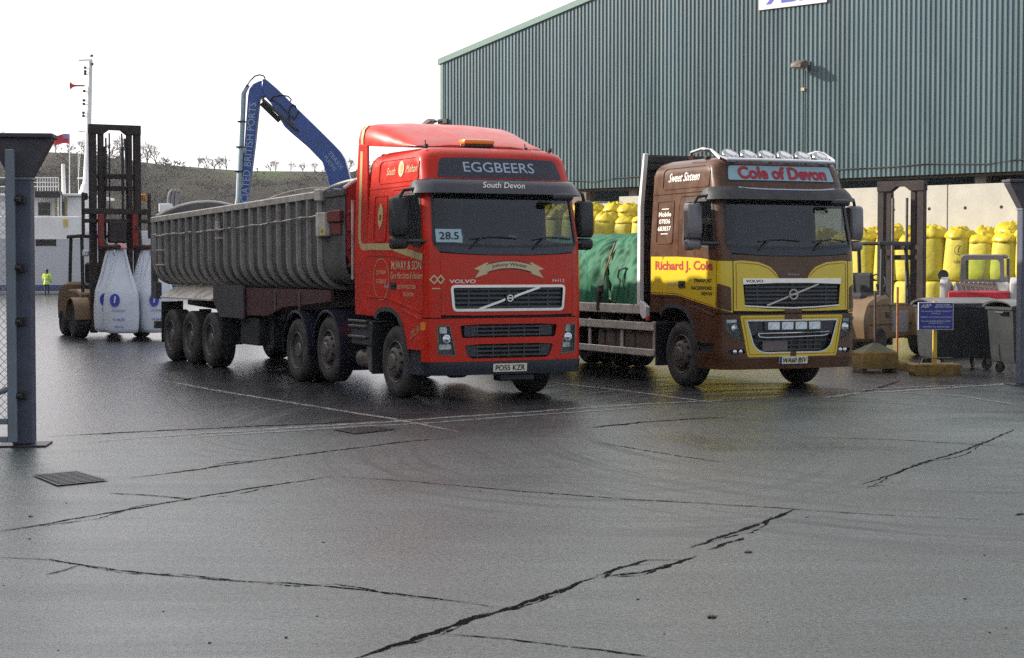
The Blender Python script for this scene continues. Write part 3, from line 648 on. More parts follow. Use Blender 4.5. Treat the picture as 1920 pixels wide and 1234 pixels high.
# side fairings behind the cab, roof deflector
for s in (-1, 1):
    bm = new(); y = s * 1.235
    prism(bm, [(-2.29, 1.18), (-2.80, 1.18), (-2.82, 2.2), (-2.76, 3.0), (-2.64, 3.78), (-2.29, 3.74), (-2.29, 3.0)], 'y', y, y - s * 0.035, bev=0.01); fa = obj('side_fairing', bm, red, TR)
    yy = y + s * 0.004
    pts = [(-2.50, 3.66), (-2.56, 3.0), (-2.60, 2.45), (-2.585, 2.30), (-2.52, 2.225), (-2.42, 2.21), (-2.30, 2.21)]
    q = strip(pts, 0.10); bm = new()
    for i in range(len(pts) - 1): face(bm, [(q[i][0], yy, q[i][1]), (q[i + 1][0], yy, q[i + 1][1]), (q[-2 - i][0], yy, q[-2 - i][1]), (q[-1 - i][0], yy, q[-1 - i][1])])
    obj('gold_band', bm, gold, fa)
rings = []
for x, zb, zt, wd in ((-0.93, 3.655, 3.665, 1.02), (-1.0, 3.655, 3.70, 1.04), (-1.3, 3.665, 3.80, 1.07), (-1.6, 3.68, 3.90, 1.10), (-1.9, 3.70, 3.99, 1.14), (-2.2, 3.72, 4.06, 1.18), (-2.45, 3.74, 4.09, 1.20), (-2.70, 3.76, 4.09, 1.205)):
    h = zt - zb; k = min(0.24, h * 0.8)
    half = [(-wd, zb), (-wd, zt - k), (-wd + 0.03, zt - k * 0.45), (-wd + 0.10, zt - k * 0.14), (-wd + 0.22, zt - 0.01), (-0.5, zt + 0.02)]
    ring = [(x, a, b) for a, b in half] + [(x, -a, b) for a, b in half[::-1]]
    rings.append(ring)
bm = new(); loft(bm, rings); df = obj('roof_deflector', bm, red, TR, sm=50)
bm = new(); loft(bm, [[(x, sy * (a + 0.006) if False else sy * a, b) for a, b in ((-1.212, 3.77), (-1.212, 3.86), (-1.185, 3.99), (-1.105, 4.068), (-0.99, 4.10))] for x in (-2.60, -2.50) for sy in (1,)], closed=False); obj('gold_band', bm, gold, df)
bm = new(); box(bm, -1.05, -0.85, -0.30, 0.18, 3.665, 3.70, 0.01); be = obj('beacon_base', bm, black, TR)
bm = new(); box(bm, -1.06, -0.84, -0.31, 0.19, 3.70, 3.775, 0.03, 2); obj('beacon_lens', bm, orange, be)
for y, x in ((-1.02, -0.62), (0.98, -0.62), (0.62, -0.7)):
    bm = new(); lathe(bm, [(0.02, 0), (0.035, 0.02), (0.03, 0.06), (0.0, 0.07)], (x, y, 3.60), axis='z', n=10); tube(bm, [(x, y, 3.63), (x + 0.01, y - 0.02, 3.72)], 0.008, 5); obj('marker_lamp', bm, black, TR)
# wheels, wings, tanks
for s in (-1, 1):
    wheel(TR, -1.37, s, 'front', yo=1.19); wheel(TR, -5.46, s, 'dual', yo=1.22, dual=True); wheel(TR, -4.03, s, 'front', z=0.60, yo=1.21)
    for xc, zc in ((-5.46, 0.56), (-4.03, 0.60)):
        bm = new(); rings = []
        for k in range(15):
            a = radians(-8 + 196 * k / 14) if xc < -5 else radians(-30 + 210 * k / 14)
            rings.append([(xc + rr * cos(a), s * yy, zc + rr * sin(a)) for rr, yy in ((0.61, 1.245), (0.635, 1.235), (0.64, 0.60), (0.622, 0.60), (0.618, 1.21), (0.585, 1.235))])
        loft(bm, rings); obj('rear_wing', bm, navy, TR)
    bm = new(); box(bm, -3.05, -2.24, s * 0.82, s * 1.20, 0.72, 1.08, 0.02); obj('battery_box', bm, darkgrey, TR)
    for z in (1.07, 0.99, 0.83): B('step_tread', (-3.08, -2.36, s * 1.17, s * 1.245, z, z + 0.035), steel, TR, 0.006)
    bm = new(); cyl(bm, (-3.0, s * 1.0, 0.50), (-2.42, s * 1.0, 0.50), 0.145, n=20); obj('air_tank', bm, steel, TR)
    bm = new(); prism(bm, [(-2.56, 0.86), (-2.30, 0.86), (-2.27, 0.45), (-2.34, 0.30), (-2.46, 0.30), (-2.58, 0.52)], 'y', s * 0.86, s * 1.15, bev=0.03); obj('filter_housing', bm, rimm, TR)
bm = new(); lathe(bm, [(0.0, 0.0), (0.45, 0.0), (0.48, 0.05), (0.45, 0.08), (0, 0.08)], (-5.0, 0, 1.06), axis='z', n=24); box(bm, -5.5, -4.5, -0.4, 0.4, 0.98, 1.06, 0.01); obj('fifth_wheel', bm, black, TR)
# =============================================================== tipping trailer
TL = thing('tipping_trailer', 'grey ribbed aluminium tipping trailer coupled behind the red cab unit', 'trailer', loc, rz)
X0, X1 = -14.12, -3.30
ztop = lambda x: 3.05 + (x + 9.25) * 0.0175
def tsec(x, off=0.0, n=7):
    """right-hand half section of the body from the top rail down to the floor"""
    zt = ztop(x) - 0.10; pts = [(-1.19 - off, zt), (-1.19 - off, 2.6), (-1.185 - off, 2.00)]
    R_ = 0.40 + off
    for k in range(1, n + 1):
        a = (pi / 2) * k / n; pts.append((-0.785 - R_ * cos(a), 2.00 - R_ * sin(a)))
    pts.append((-0.35, 1.60 - off)); return pts
def full(x, off=0.0):
    h = tsec(x, off); return [(x, y, z) for y, z in h] + [(x, -y, z) for y, z in h[::-1]]
bm = new(); xs = [X0 + (X1 - X0) * k / 20 for k in range(21)]
loft(bm, [full(x) for x in xs], closed=False); inner = [full(x, -0.05) for x in xs]; loft(bm, inner, closed=False)
obj('body', bm, alu, TL, recalc=False, sm=50)
ribm = mat('lit rib aluminium', (0.35, 0.325, 0.30), 0.42, 0.2, var=0.2, vscale=4, dirt=(0.12, 0.105, 0.10), dscale=3, damt=0.5)  # ribs coloured paler than the body for their bright lit edges
rib_x = [-4.36 - 0.488 * k for k in range(20)]
for s in (-1, 1):
    for x in rib_x + [-14.07]:
        bm = new(); o_ = tsec(x, 0.060); i_ = tsec(x, -0.005); wd = 0.036 if x > -14 else 0.06
        R2 = [[(x - wd, s * -a[0] if s > 0 else a[0], a[1]), (x + wd, s * -a[0] if s > 0 else a[0], a[1]), (x + wd * 1.3, s * -b[0] if s > 0 else b[0], b[1]), (x - wd * 1.3, s * -b[0] if s > 0 else b[0], b[1])] for a, b in zip(o_, i_)]
        loft(bm, R2); obj('rib', bm, ribm, TL, sm=40)
    bm = new(); rings = []
    for x in (X0 - 0.03, -9.25, -4.25): z = ztop(x); rings.append([(x, s * 1.26, z - 0.115), (x, s * 1.265, z - 0.02), (x, s * 1.24, z), (x, s * 1.16, z), (x, s * 1.16, z - 0.115)])
    loft(bm, rings); obj('top_rail', bm, alu_b, TL)
    bm = new(); z = ztop(-3.8); rings = [[(x, s * 1.22, ztop(x) - 0.12), (x, s * 1.22, ztop(x) - 0.03), (x, s * 1.14, ztop(x) - 0.03), (x, s * 1.14, ztop(x) - 0.12)] for x in (-4.25, X1)]; loft(bm, rings); obj('front_rail', bm, alu, TL)
    bm = new(); box(bm, -4.42, -4.2, s * 1.17, s * 1.29, ztop(-4.3) - 0.17, ztop(-4.3) + 0.03, 0.02); obj('corner_cap', bm, alu_b, TL)
    box_ = new(); box(box_, -4.32, -3.92, s * 1.20, s * 1.30, 2.40, 2.78, 0.012); cb = obj('control_box', box_, alu_b, TL)
    bm = new(); box(bm, -3.92, -3.38, s * 1.14, s * 1.26, 2.62, 2.80, 0.012); box(bm, -3.90, -3.45, s * 1.14, s * 1.22, 2.42, 2.62, 0.012); obj('winch_cover', bm, mat('dark red', (0.16, 0.022, 0.02), 0.5, var=0.2, dirt=(0.1, 0.06, 0.05), damt=0.5), TL)
    bm = new(); box(bm, -4.06, -3.95, s * 1.30, s * 1.305, 2.42, 2.53); obj('warning_label', bm, yellowp, cb)
    if s < 0: text_on('lettering', '179', plane_fn((-4.005, -1.309, 2.475), (1, 0, 0), (0, 0, 1)), black_l, cb, width=0.085, height=0.05, bold=0.01)
    # sheet rope along the side
    bm = new(); N = 24; tube(bm, [(-14.05 + 9.8 * k / N, s * (1.285 + 0.01 * sin(k)), 2.585 + 0.155 * k / N - 0.05 * sin(pi * k / N) + 0.012 * sin(k * 2.1)) for k in range(N + 1)], 0.013, 5); obj('sheet_rope', bm, alu_b, TL)
    # mudguard over the bogie
    bm = new(); nP = 6
    def mg(x): return [(x, s * 0.80, 1.60), (x + 0.0, s * 1.255, 1.30), (x, s * 1.255, 1.27), (x, s * 1.22, 1.27), (x, s * 0.80, 1.565)]
    loft(bm, [mg(-13.5), mg(-10.0)]); gd = obj('mudguard', bm, alu_b, TL, sm=20)
    for k in range(1, 6):
        bm = new(); x = -13.5 + 3.5 * k / 6; loft(bm, [[(xx, s * 0.82, 1.60), (xx, s * 1.24, 1.322), (xx, s * 1.24, 1.30), (xx, s * 0.82, 1.58)] for xx in (x - 0.012, x + 0.012)]); obj('stiffener', bm, alu_b, gd)
    bm = new(); prism(bm, [(-10.0, 1.58), (-10.0, 1.28), (-9.62, 0.98), (-8.2, 0.98), (-8.2, 1.58)], 'y', s * 1.19, s * 1.22); obj('side_skirt', bm, mat('skirt grey', (0.06, 0.058, 0.062), 0.6, var=0.3), TL)
    # chassis
    bm = new(); prism(bm, [(-14.0, 1.12), (-14.0, 1.55), (-4.0, 1.55), (-4.0, 1.30), (-6.4, 1.18), (-7.2, 1.05), (-10, 1.0)], 'y', s * 0.42, s * 0.52); obj('chassis_beam', bm, chassis_m, TL)
    bm = new(); prism(bm, [(-9.6, 1.02), (-9.6, 1.54), (-4.0, 1.54), (-4.0, 1.36), (-6.3, 1.22), (-7.0, 1.06)], 'y', s * 1.12, s * 1.17); obj('side_raver', bm, mat('dark red chassis', (0.07, 0.02, 0.022), 0.6, var=0.4, dirt=(0.05, 0.04, 0.04), damt=0.7), TL)
    for x in (-8.4, -6.6, -5.4): B('stiffener', (x - 0.03, x + 0.03, s * 1.17, s * 1.19, 1.14, 1.50), steel, TL, 0.004)
    bm = new(); box(bm, -7.62, -7.42, s * 0.75, s * 0.93, 0.52, 1.45, 0.01); box(bm, -7.68, -7.36, s * 0.7, s * 0.98, 0.47, 0.52, 0.01); obj('landing_leg', bm, black, TL)
    bm = new(); box(bm, -8.75, -7.75, s * 0.62, s * 1.1, 0.50, 1.02, 0.03); obj('tool_box', bm, black, TL)
    B('mud_flap', (-9.60, -9.57, s * 0.78, s * 1.20, 0.45, 1.1), black, TL, 0.005)
    B('mud_flap', (-13.55, -13.52, s * 0.78, s * 1.22, 0.35, 1.2), black, TL, 0.005)
    for x in (-10.18, -11.50, -12.82):
        wheel(TL, x, s, 'dual', yo=1.245, wide=True)
    # rear corner frame
    bm = new(); prism(bm, [(-14.12, 3.0), (-14.22, 3.0), (-14.22, 1.25), (-13.85, 1.25), (-13.85, 1.58), (-14.1, 1.62)], 'y', s * 1.12, s * 1.245); obj('rear_post', bm, alu, TL)
    for z in (2.56, 2.26, 1.96):
        bm = new(); tube(bm, [(-13.63, s * 1.235, z), (-13.63, s * 1.29, z), (-13.17, s * 1.29, z), (-13.17, s * 1.235, z)], 0.014, 6); obj('ladder_rung', bm, alu_b, TL)
    bm = new(); box(bm, -9.62, -9.32, s * 1.245, s * 1.30, 2.44, 2.47); box(bm, -9.6, -9.45, s * 1.245, s * 1.31, 2.60, 2.76, 0.01); obj('rope_bracket', bm, alu_b, TL)
for x in (-10.18, -11.50, -12.82):
    bm = new(); cyl(bm, (x, -1.0, 0.525), (x, 1.0, 0.525), 0.07, n=10); box(bm, x - 0.1, x + 0.1, -0.6, -0.4, 0.5, 1.05); box(bm, x - 0.1, x + 0.1, 0.4, 0.6, 0.5, 1.05); obj('axle', bm, chassis_m, TL)
def arched(x0, x1, rise, zb, m, name, zoff=0.0):
    bm = new(); n = 20; zt = ztop(x0) + zoff
    pts = [(1.17 - 2.34 * k / n, zt - 0.02 + rise * (1 - (1 - 2 * k / n) ** 2)) for k in range(n + 1)]
    low = [(y, z) for y, z in tsec(x0, -0.01)][::-1]
    if zb: pts = pts + [(-1.17, 2.1), (-1.0, 1.75), (-0.7, 1.62), (0.7, 1.62), (1.0, 1.75), (1.17, 2.1)]
    else: pts = pts + [(p[0], p[1] - 0.05) for p in pts[::-1]]
    prism(bm, pts, 'x', x0, x1); return obj(name, bm, m, TL, sm=50)
tg = arched(-14.18, -14.13, 0.34, True, alu, 'tailgate')
fb = arched(-3.36, -3.30, 0.40, True, mat('dull red panel', (0.33, 0.035, 0.035), 0.5, var=0.2, dirt=(0.2, 0.08, 0.08), damt=0.6), 'front_bulkhead')
for x, rise in ((-14.16, 0.36), (-3.33, 0.42)):
    bm = new(); tube(bm, [(x, 1.2 - 2.4 * k / 20, ztop(x) - 0.02 + rise * (1 - (1 - 2 * k / 20) ** 2)) for k in range(21)], 0.035, 8); obj('arch_rail', bm, alu_b, TL)
bm = new(); tube(bm, [(-4.25 + 0.95 * k / 8, -1.2 + 0.22 * (k / 8) ** 1.5, ztop(-4.2) - 0.02 + 0.16 * sin(k / 8 * 1.3)) for k in range(9)], 0.03, 8); obj('sheet_guide', bm, alu_b, TL)
bm = new(); tube(bm, [(-7.4, 1.2 - 2.4 * k / 20, ztop(-7.4) - 0.05 + 0.30 * (1 - (1 - 2 * k / 20) ** 2)) for k in range(21)], 0.016, 6); obj('sheet_hoop', bm, alu_b, TL)
for k in range(4):
    z = 2.75 - 0.28 * k; B('bulkhead_rail', (-3.31, -3.24, -1.15, 1.15, z, z + 0.05), fb.data.materials[0], fb, 0.006)
bm = new(); tube(bm, [(-3.22, -1.1, 2.95), (-3.22, -1.1, 1.72)], 0.025, 6); obj('front_pipe', bm, alu_b, TL)
bm = new(); cyl(bm, (-3.2, 0, 1.3), (-3.2, 0, 2.9), 0.13, n=16); obj('tipping_ram', bm, steel, TL)
bm = new(); box(bm, -14.2, -14.1, -1.2, 1.2, 0.62, 0.78, 0.01); box(bm, -14.15, -14.05, -0.7, -0.6, 0.75, 1.2); box(bm, -14.15, -14.05, 0.6, 0.7, 0.75, 1.2); obj('under_run_bar', bm, steel, TL)
bm = new(); face(bm, [(X0 + 0.2, -1.12, 2.70), (X1 - 0.2, -1.12, 2.78), (X1 - 0.2, 1.12, 2.78), (X0 + 0.2, 1.12, 2.70)]); obj('load_floor', bm, mat('bulk load', (0.12, 0.105, 0.09), 0.9, var=0.4, vscale=2, bump=0.5, bscale=6), TL)

# =============================================================== brown and yellow flatbed lorry
loc2, rz2 = place(4.36, 27.3, 24.5)
T2 = thing('flatbed_lorry', 'brown and yellow flatbed lorry with chrome roof lamps, right of the red one', 'lorry', loc2, rz2)
mgrey = mat('grey mirror shell', (0.15, 0.14, 0.155), 0.4, coat=0.3)
cab_common(T2, brown, mat('navy band', (0.012, 0.014, 0.03), 0.35), black, mgrey)
chassis(T2, 9.6, chassis_m, (-1.40, -6.9, -8.25))
GR2 = rpoly([(-0.855, 1.325), (0, 1.285), (0.855, 1.325), (0.895, 1.70), (-0.895, 1.70)], 0.03)
hood2 = cpanel('bonnet', FP([(-1.045, 1.235), (-0.5, 1.225), (0.5, 1.225), (1.045, 1.235), (1.05, 1.7), (1.055, 2.11)] + [(a, b - 0.006) for a, b in BAND[::-1]][1:-1] + [(-1.055, 2.11), (-1.05, 1.7)]), brown, T2, holes=[FP(GR2)])
# yellow areas of the bonnet
for s in (-1, 1):
    q = [(1.04, 1.24), (1.045, 2.0), (0.92, 2.01), (0.62, 1.985), (0.42, 1.915), (0.31, 1.82), (0.265, 1.735), (0.90, 1.735), (0.862, 1.30), (0.45, 1.262), (0.16, 1.252), (0.16, 1.232), (0.5, 1.23)]
    q = [(s * a, b) for a, b in q]; ar = sum(q[i][0] * q[(i + 1) % len(q)][1] - q[(i + 1) % len(q)][0] * q[i][1] for i in range(len(q)))
    cpanel('yellow_panel', FP(q if ar > 0 else q[::-1]), yellowp, hood2, off=0.004, thick=0.0, step=0.05)
    pl_ = [(1.0, 1.27), (1.005, 1.965), (0.92, 1.975), (0.63, 1.95), (0.44, 1.885), (0.335, 1.80), (0.30, 1.755)]
    cpanel('coach_line', FP(strip([(s * a, b) for a, b in pl_], 0.009)) if s > 0 else FP(strip([(s * a, b) for a, b in pl_], 0.009)), red_l, hood2, off=0.008, thick=0, step=0.05)
    cpanel('corner_panel', FP([(s * 1.06, 1.21), (s * 1.06, 2.10)] + [(s * 1.243, 2.02), (s * 1.243, 1.25)]) if s < 0 and False else (lambda P: P if sum(P[i][0] * P[(i + 1) % len(P)][1] - P[(i + 1) % len(P)][0] * P[i][1] for i in range(len(P))) > 0 else P[::-1])([(fu(s * 1.06, 1.6), 1.215), (fu(s * 1.06, 1.6), 2.0), (su(-0.205, 2.0, s), 2.005), (su(-0.235, 1.3, s), 1.285)]), yellowp, T2, off=0.004, thick=0, step=0.04)
    P = [(fu(s * 1.075, 1.6), 1.23), (fu(s * 1.085, 1.6), 1.60), (su(-0.20, 1.66, s), 1.665), (su(-0.22, 1.3, s), 1.29)]
    P = P if sum(P[i][0] * P[(i + 1) % 4][1] - P[(i + 1) % 4][0] * P[i][1] for i in range(4)) > 0 else P[::-1]
    cpanel('brown_gusset', rpoly(P, 0.03), brown, T2, off=0.008, thick=0, step=0.04)
    q = [(-2.27, 1.47), (-1.42, 1.462), (-0.245, 1.282), (-0.215, 2.005), (-0.7, 2.05), (-1.4, 2.075), (-2.27, 2.08)]
    cpanel('yellow_side', SP(q, s), yellowp, T2, off=0.005, thick=0.0, step=0.06)
    q2 = [(-2.27, 1.495), (-1.42, 1.487), (-0.27, 1.31)]
    cpanel('coach_line', SP(strip(q2, 0.009), s) if s < 0 else SP(strip(q2, 0.009), s), red_l, T2, off=0.009, thick=0, step=0.06)
    cpanel('side_handle', rpoly(SP(rect(-1.36, -1.16, 1.585, 1.69), s), 0.02), black, T2, off=0.018, thick=0.01)
    cpanel('swage_line', SP(strip([(-2.27, 1.452), (-1.43, 1.44), (-0.25, 1.25)], 0.02), s), brown, T2, off=0.014, thick=0.02, step=0.06)
    cpanel('swage_line', SP(strip([(-2.27, 3.095), (-0.55, 3.105)], 0.03), s), brown, T2, off=0.016, thick=0.02, step=0.06)
    cpanel('swage_line', SP(strip([(-0.95, 1.30), (-0.30, 1.165)], 0.022), s), brown, T2, off=0.016, thick=0.02, step=0.06)
    for P0 in ([(-2.0, 3.155), (-0.52, 3.16), (-0.54, 3.44), (-0.64, 3.51), (-1.92, 3.51), (-2.0, 3.46)], [(-2.12, 2.28), (-1.58, 2.28), (-1.58, 2.985), (-2.12, 2.985)]):
        q = rpoly(P0, 0.06); cpanel('locker_bead', SP(q, s), brown, T2, holes=[SP(ring_poly(q, 0.022), s)], off=0.012, thick=0.02, step=0.06)
ctext('lettering', 'Richard J. Cole', (-1.22, 1.915), red_l, T2, 's', off=0.010, width=1.80, height=0.19, bold=0.028)
for tx, x, z, wd in (('TRANSPORT', -0.61, 1.70, 0.55), ('RACKENFORD', -0.65, 1.585, 0.64), ('DEVON', -0.49, 1.50, 0.33)): ctext('lettering', tx, (x, z), black_l, T2, 's', off=0.010, width=wd, height=0.055, bold=0.02, shear=0.2)
ctext('lettering', '500', (-1.58, 1.635), grey_l, T2, 's', off=0.010, width=0.24, height=0.05)
ctext('lettering', 'Sweet Sixteen', (-1.32, 3.34), white_l, T2, 's', off=0.008, width=0.98, height=0.14, shear=0.45, bold=0.012, warp=lambda a, b: (a, b + 0.0 * a))
for tx, z, wd in (('Mobile', 2.76, 0.40), ('07836', 2.645, 0.36), ('683837', 2.53, 0.42)): ctext('lettering', tx, (-1.86, z), white_l, T2, 's', off=0.008, width=wd, height=0.075, bold=0.02)
for z in (2.845, 2.445): cpanel('rule_line', SP(rect(-1.97, -1.74, z - 0.007, z + 0.007)), white_l, T2, off=0.008, thick=0)
ctext('lettering', 'Aurora', (0.0, 1.80), grey_l, hood2, off=0.006, width=0.22, height=0.035, shear=0.3)
g = grille(T2, GR2, 6, 3, chrome, 1.33, 1.69, 0.88)
cpanel('chrome_header', FP([(-0.895, 1.645), (-0.3, 1.665), (0.3, 1.665), (0.895, 1.645), (0.90, 1.735), (-0.90, 1.735)]), chrome, g, off=0.014, thick=0.03, step=0.07)
ctext('lettering', 'VOLVO', (-0.70, 1.693), black_l, g, off=0.019, width=0.30, height=0.042, bold=0.02)
cpanel('chrome_sill', FP(strip([(-0.87, 1.315), (-0.4, 1.288), (0, 1.278), (0.4, 1.288), (0.87, 1.315)], 0.02)), chrome, g, off=0.012, thick=0.02, step=0.07)
cpanel('diagonal_bar', FP(strip([(-0.47, 1.318), (0.47, 1.645)], 0.024)), alu_b, g, off=0.006, thick=0.015, step=0.1)
cpanel('badge_ring', FP(circ(0, 1.487, 0.082, 28)), alu_b, g, holes=[FP(circ(0, 1.487, 0.064, 28))], off=0.022, thick=0.012, step=0.03)
cpanel('badge_band', FP(rect(-0.075, 0.075, 1.476, 1.498)), alu_b, g, off=0.02, thick=0.01, step=0.05)
cpanel('shut_line', FP([(-1.1, 1.188), (1.1, 1.188), (1.1, 1.235), (-1.1, 1.235)]), hole, T2, off=-0.03, thick=0, step=0.1)
cpanel('bonnet_tongue', FP(rect(-0.16, 0.16, 1.20, 1.262)), brown, T2, off=0.006, thick=0.02)
# bumper
IN2 = rpoly([(-0.56, 0.59), (0.56, 0.59), (0.70, 0.68), (0.83, 1.085), (-0.83, 1.085), (-0.70, 0.68)], [0.12, 0.12, 0.08, 0.02, 0.02, 0.08])
def HL2(s):
    q = [(s * 0.965, 1.12), (s * 0.885, 0.76), (s * 0.98, 0.80), (s * 1.13, 0.90), (s * 1.20, 1.12)]
    ar = sum(q[i][0] * q[(i + 1) % 5][1] - q[(i + 1) % 5][0] * q[i][1] for i in range(5)); return rpoly(q if ar > 0 else q[::-1], 0.025)
def FG2(s):
    q = [(s * 0.87, 0.66), (s * 0.85, 0.58), (s * 1.08, 0.56), (s * 1.14, 0.63)]
    ar = sum(q[i][0] * q[(i + 1) % 4][1] - q[(i + 1) % 4][0] * q[i][1] for i in range(4)); return rpoly(q if ar > 0 else q[::-1], 0.03)
cpanel('bumper', arc(0.49) + arc(1.185)[::-1], brown, T2, holes=[FP(IN2)] + [FP(HL2(s)) for s in (-1, 1)] + [FP(FG2(s)) for s in (-1, 1)], step=0.055)
cpanel('lower_bumper', barc(-0.80, 0.335) + barc(-0.80, 0.486)[::-1], brown, T2, off=0.006, thick=0.05, step=0.06)
for s in (-1, 1): cpanel('bumper_side', rpoly(SP(rect(-0.80, -0.31, 0.50, 0.60), s), 0.01), brown, T2, off=0.004, thick=0.03)
YO = rpoly([(-0.81, 0.525), (0.81, 0.525), (0.94, 1.165), (-0.94, 1.165)], 0.03)
yf = cpanel('yellow_frame', FP(YO), yellowp, T2, holes=[FP(ring_poly(IN2, -0.012))], off=0.006, thick=0.01, step=0.05)
cpanel('coach_line', FP(ring_poly(YO, 0.035)), red_l, yf, holes=[FP(ring_poly(YO, 0.043))], off=0.010, thick=0, step=0.05)
cpanel('brown_tongue', FP(rect(-0.155, 0.155, 1.10, 1.168)), brown, yf, off=0.013, thick=0.01); cpanel('brown_tongue', FP(rect(-0.045, 0.055, 0.52, 0.60)), brown, yf, off=0.013, thick=0.01)
q = cpanel('air_intake', FP(IN2), black, T2, off=-0.09, thick=0, step=0.12)
cpanel('intake_lip', FP(ring_poly(IN2, -0.012)), chrome, q, holes=[FP(ring_poly(IN2, 0.008))], off=0.008, thick=0.03, step=0.05)
for i in range(6): z = 0.63 + 0.07 * i; cpanel('slat', FP(rect(-0.56 - 0.1 * (i > 1), 0.56 + 0.1 * (i > 1), z - 0.012, z + 0.012)), darkgrey, q, off=-0.05, thick=0.02, step=0.2)
for i in range(7): y = -0.45 + 0.15 * i; cpanel('bar', FP(rect(y - 0.008, y + 0.008, 0.61, 1.06)), darkgrey, q, off=-0.055, thick=0.02, step=0.2)
for s in (-1, 1): cpanel('blank', FP(rpoly([(s * 0.52, 0.86), (s * 0.74, 0.86), (s * 0.81, 1.075), (s * 0.52, 1.075)][::s], 0.015)), navy, q, off=-0.02, thick=0.03, step=0.2)
cpanel('shutter', FP(rpoly(rect(-0.53, -0.08, 0.615, 0.765), 0.01)), mat('grey shutter', (0.15, 0.12, 0.12), 0.6), q, off=-0.03, thick=0.02, step=0.2)
bm = new(); P = lambda y, z, o: cab_surf(fu(y, z), z, o)
tube(bm, [P(y, z, 0.02) for y, z in ((-0.64, 0.885), (-0.62, 0.835), (-0.52, 0.82), (0, 0.825), (0.54, 0.84), (0.64, 0.86), (0.66, 0.90), (0, 0.89), (-0.64, 0.885))], 0.011, 6); obj('intake_bar', bm, chrome, q)
# driving lamps in the intake
la = cpanel('lamp_bar', FP(rpoly(rect(-0.52, 0.53, 0.93, 1.075), 0.02)), darkgrey, T2, off=0.012, thick=0.05, step=0.1)
lamp_blue = mat('bluish lamp reflector', (0.62, 0.72, 0.9), 0.15, 0.8, var=0.35, vscale=30)  # bluish metal colour, no emission
for k in range(4):
    y = -0.36 + 0.25 * k
    cpanel('driving_lamp', FP(rpoly(rect(y - 0.105, y + 0.105, 0.945, 1.06), 0.02)), chrome, la, off=0.022, thick=0.02, step=0.1)
    cpanel('lamp_bulb', FP([(y - 0.08, 0.96), (y + 0.06, 0.965), (y + 0.085, 1.0), (y + 0.03, 1.02), (y, 1.04), (y - 0.04, 1.005)]), lamp_blue, la, off=0.028, thick=0, step=0.1)
for s in (-1, 1):
    q = cpanel('headlight', FP(HL2(s)), darkgrey, T2, off=-0.05, thick=0, step=0.08)
    cpanel('lamp_lens', FP(HL2(s)), lens, q, off=-0.002, thick=0, step=0.06)
    pp = cab_surf(fu(s * 1.02, 0.97), 0.97, -0.045); bm = new(); lathe(bm, [(0.07, 0.0), (0.065, 0.03), (0.05, 0.035), (0.0, 0.045)], pp, axis='x', n=18); obj('projector', bm, chrome, q)
    cpanel('reflector', FP(rpoly([(s * 0.985, 1.06), (s * 1.14, 1.05), (s * 1.15, 1.10), (s * 0.985, 1.105)][::s], 0.01)), housing, q, off=-0.03, thick=0.01, step=0.06)
    q = cpanel('fog_lamp', FP(FG2(s)), black, T2, off=-0.04, thick=0, step=0.06)
    for yy in (0.92, 1.02):
        pp = cab_surf(fu(s * yy, 0.61), 0.61, -0.035); bm = new(); lathe(bm, [(0.036, 0.0), (0.034, 0.02), (0.0, 0.03)], pp, axis='x', n=14); obj('fog_lens', bm, chrome, q)
pl = cpanel('number_plate', FP(rect(-0.255, 0.265, 0.415, 0.525)), mat('plate white'  , (0.78, 0.74, 0.60), 0.4), T2, off=0.022, thick=0.012, step=0.2)
cpanel('plate_band', FP(rect(-0.253, -0.21, 0.417, 0.523)), mat('plate blue', (0.02, 0.03, 0.2), 0.4), pl, off=0.025, thick=0)
ctext('lettering', 'WA60 BSV', (0.03, 0.47), black_l, pl, off=0.027, width=0.44, height=0.076, bold=0.02, shear=0.18)
# roof sign box
hs = cpanel('header_sign', FP(rpoly([(-1.02, 3.235), (0.98, 3.235), (0.93, 3.50), (-0.97, 3.49)], 0.03)), black, T2, off=0.008, thick=0.02)
cpanel('sign_face', FP(rpoly([(-0.985, 3.25), (0.95, 3.25), (0.905, 3.485), (-0.945, 3.475)], 0.03)), mat('pale blue sign', (0.27, 0.42, 0.48), 0.35, coat=0.3), hs, off=0.014, thick=0.005)
ctext('lettering', 'Cole of Devon', (0.0, 3.365), maroon_l, hs, off=0.022, width=1.62, height=0.20, bold=0.035)
ctext('lettering', 'Cole of Devon', (-0.012, 3.372), red_l, hs, off=0.026, width=1.60, height=0.19, bold=0.012)
n = 14; arcp = [(-0.88 + 1.76 * k / n, 3.12 - 0.03 * (1 - (abs(-1 + 2 * k / n)) ** 4) + 0.03) for k in range(n + 1)]
bm = new(); tp = [vs_v(y, 3.16) for y, z in arcp]; bt_ = [vs_v(y, z) for y, z in arcp]; loft(bm, [tp, bt_], closed=False); obj('visor_band', bm, brown, T2, recalc=False)
bm = new(); loft(bm, [[vs_v(y, z + 0.001) for y, z in arcp], [vs_v(y, z - 0.016) for y, z in arcp]], closed=False); obj('visor_line', bm, grey_l, T2, recalc=False)
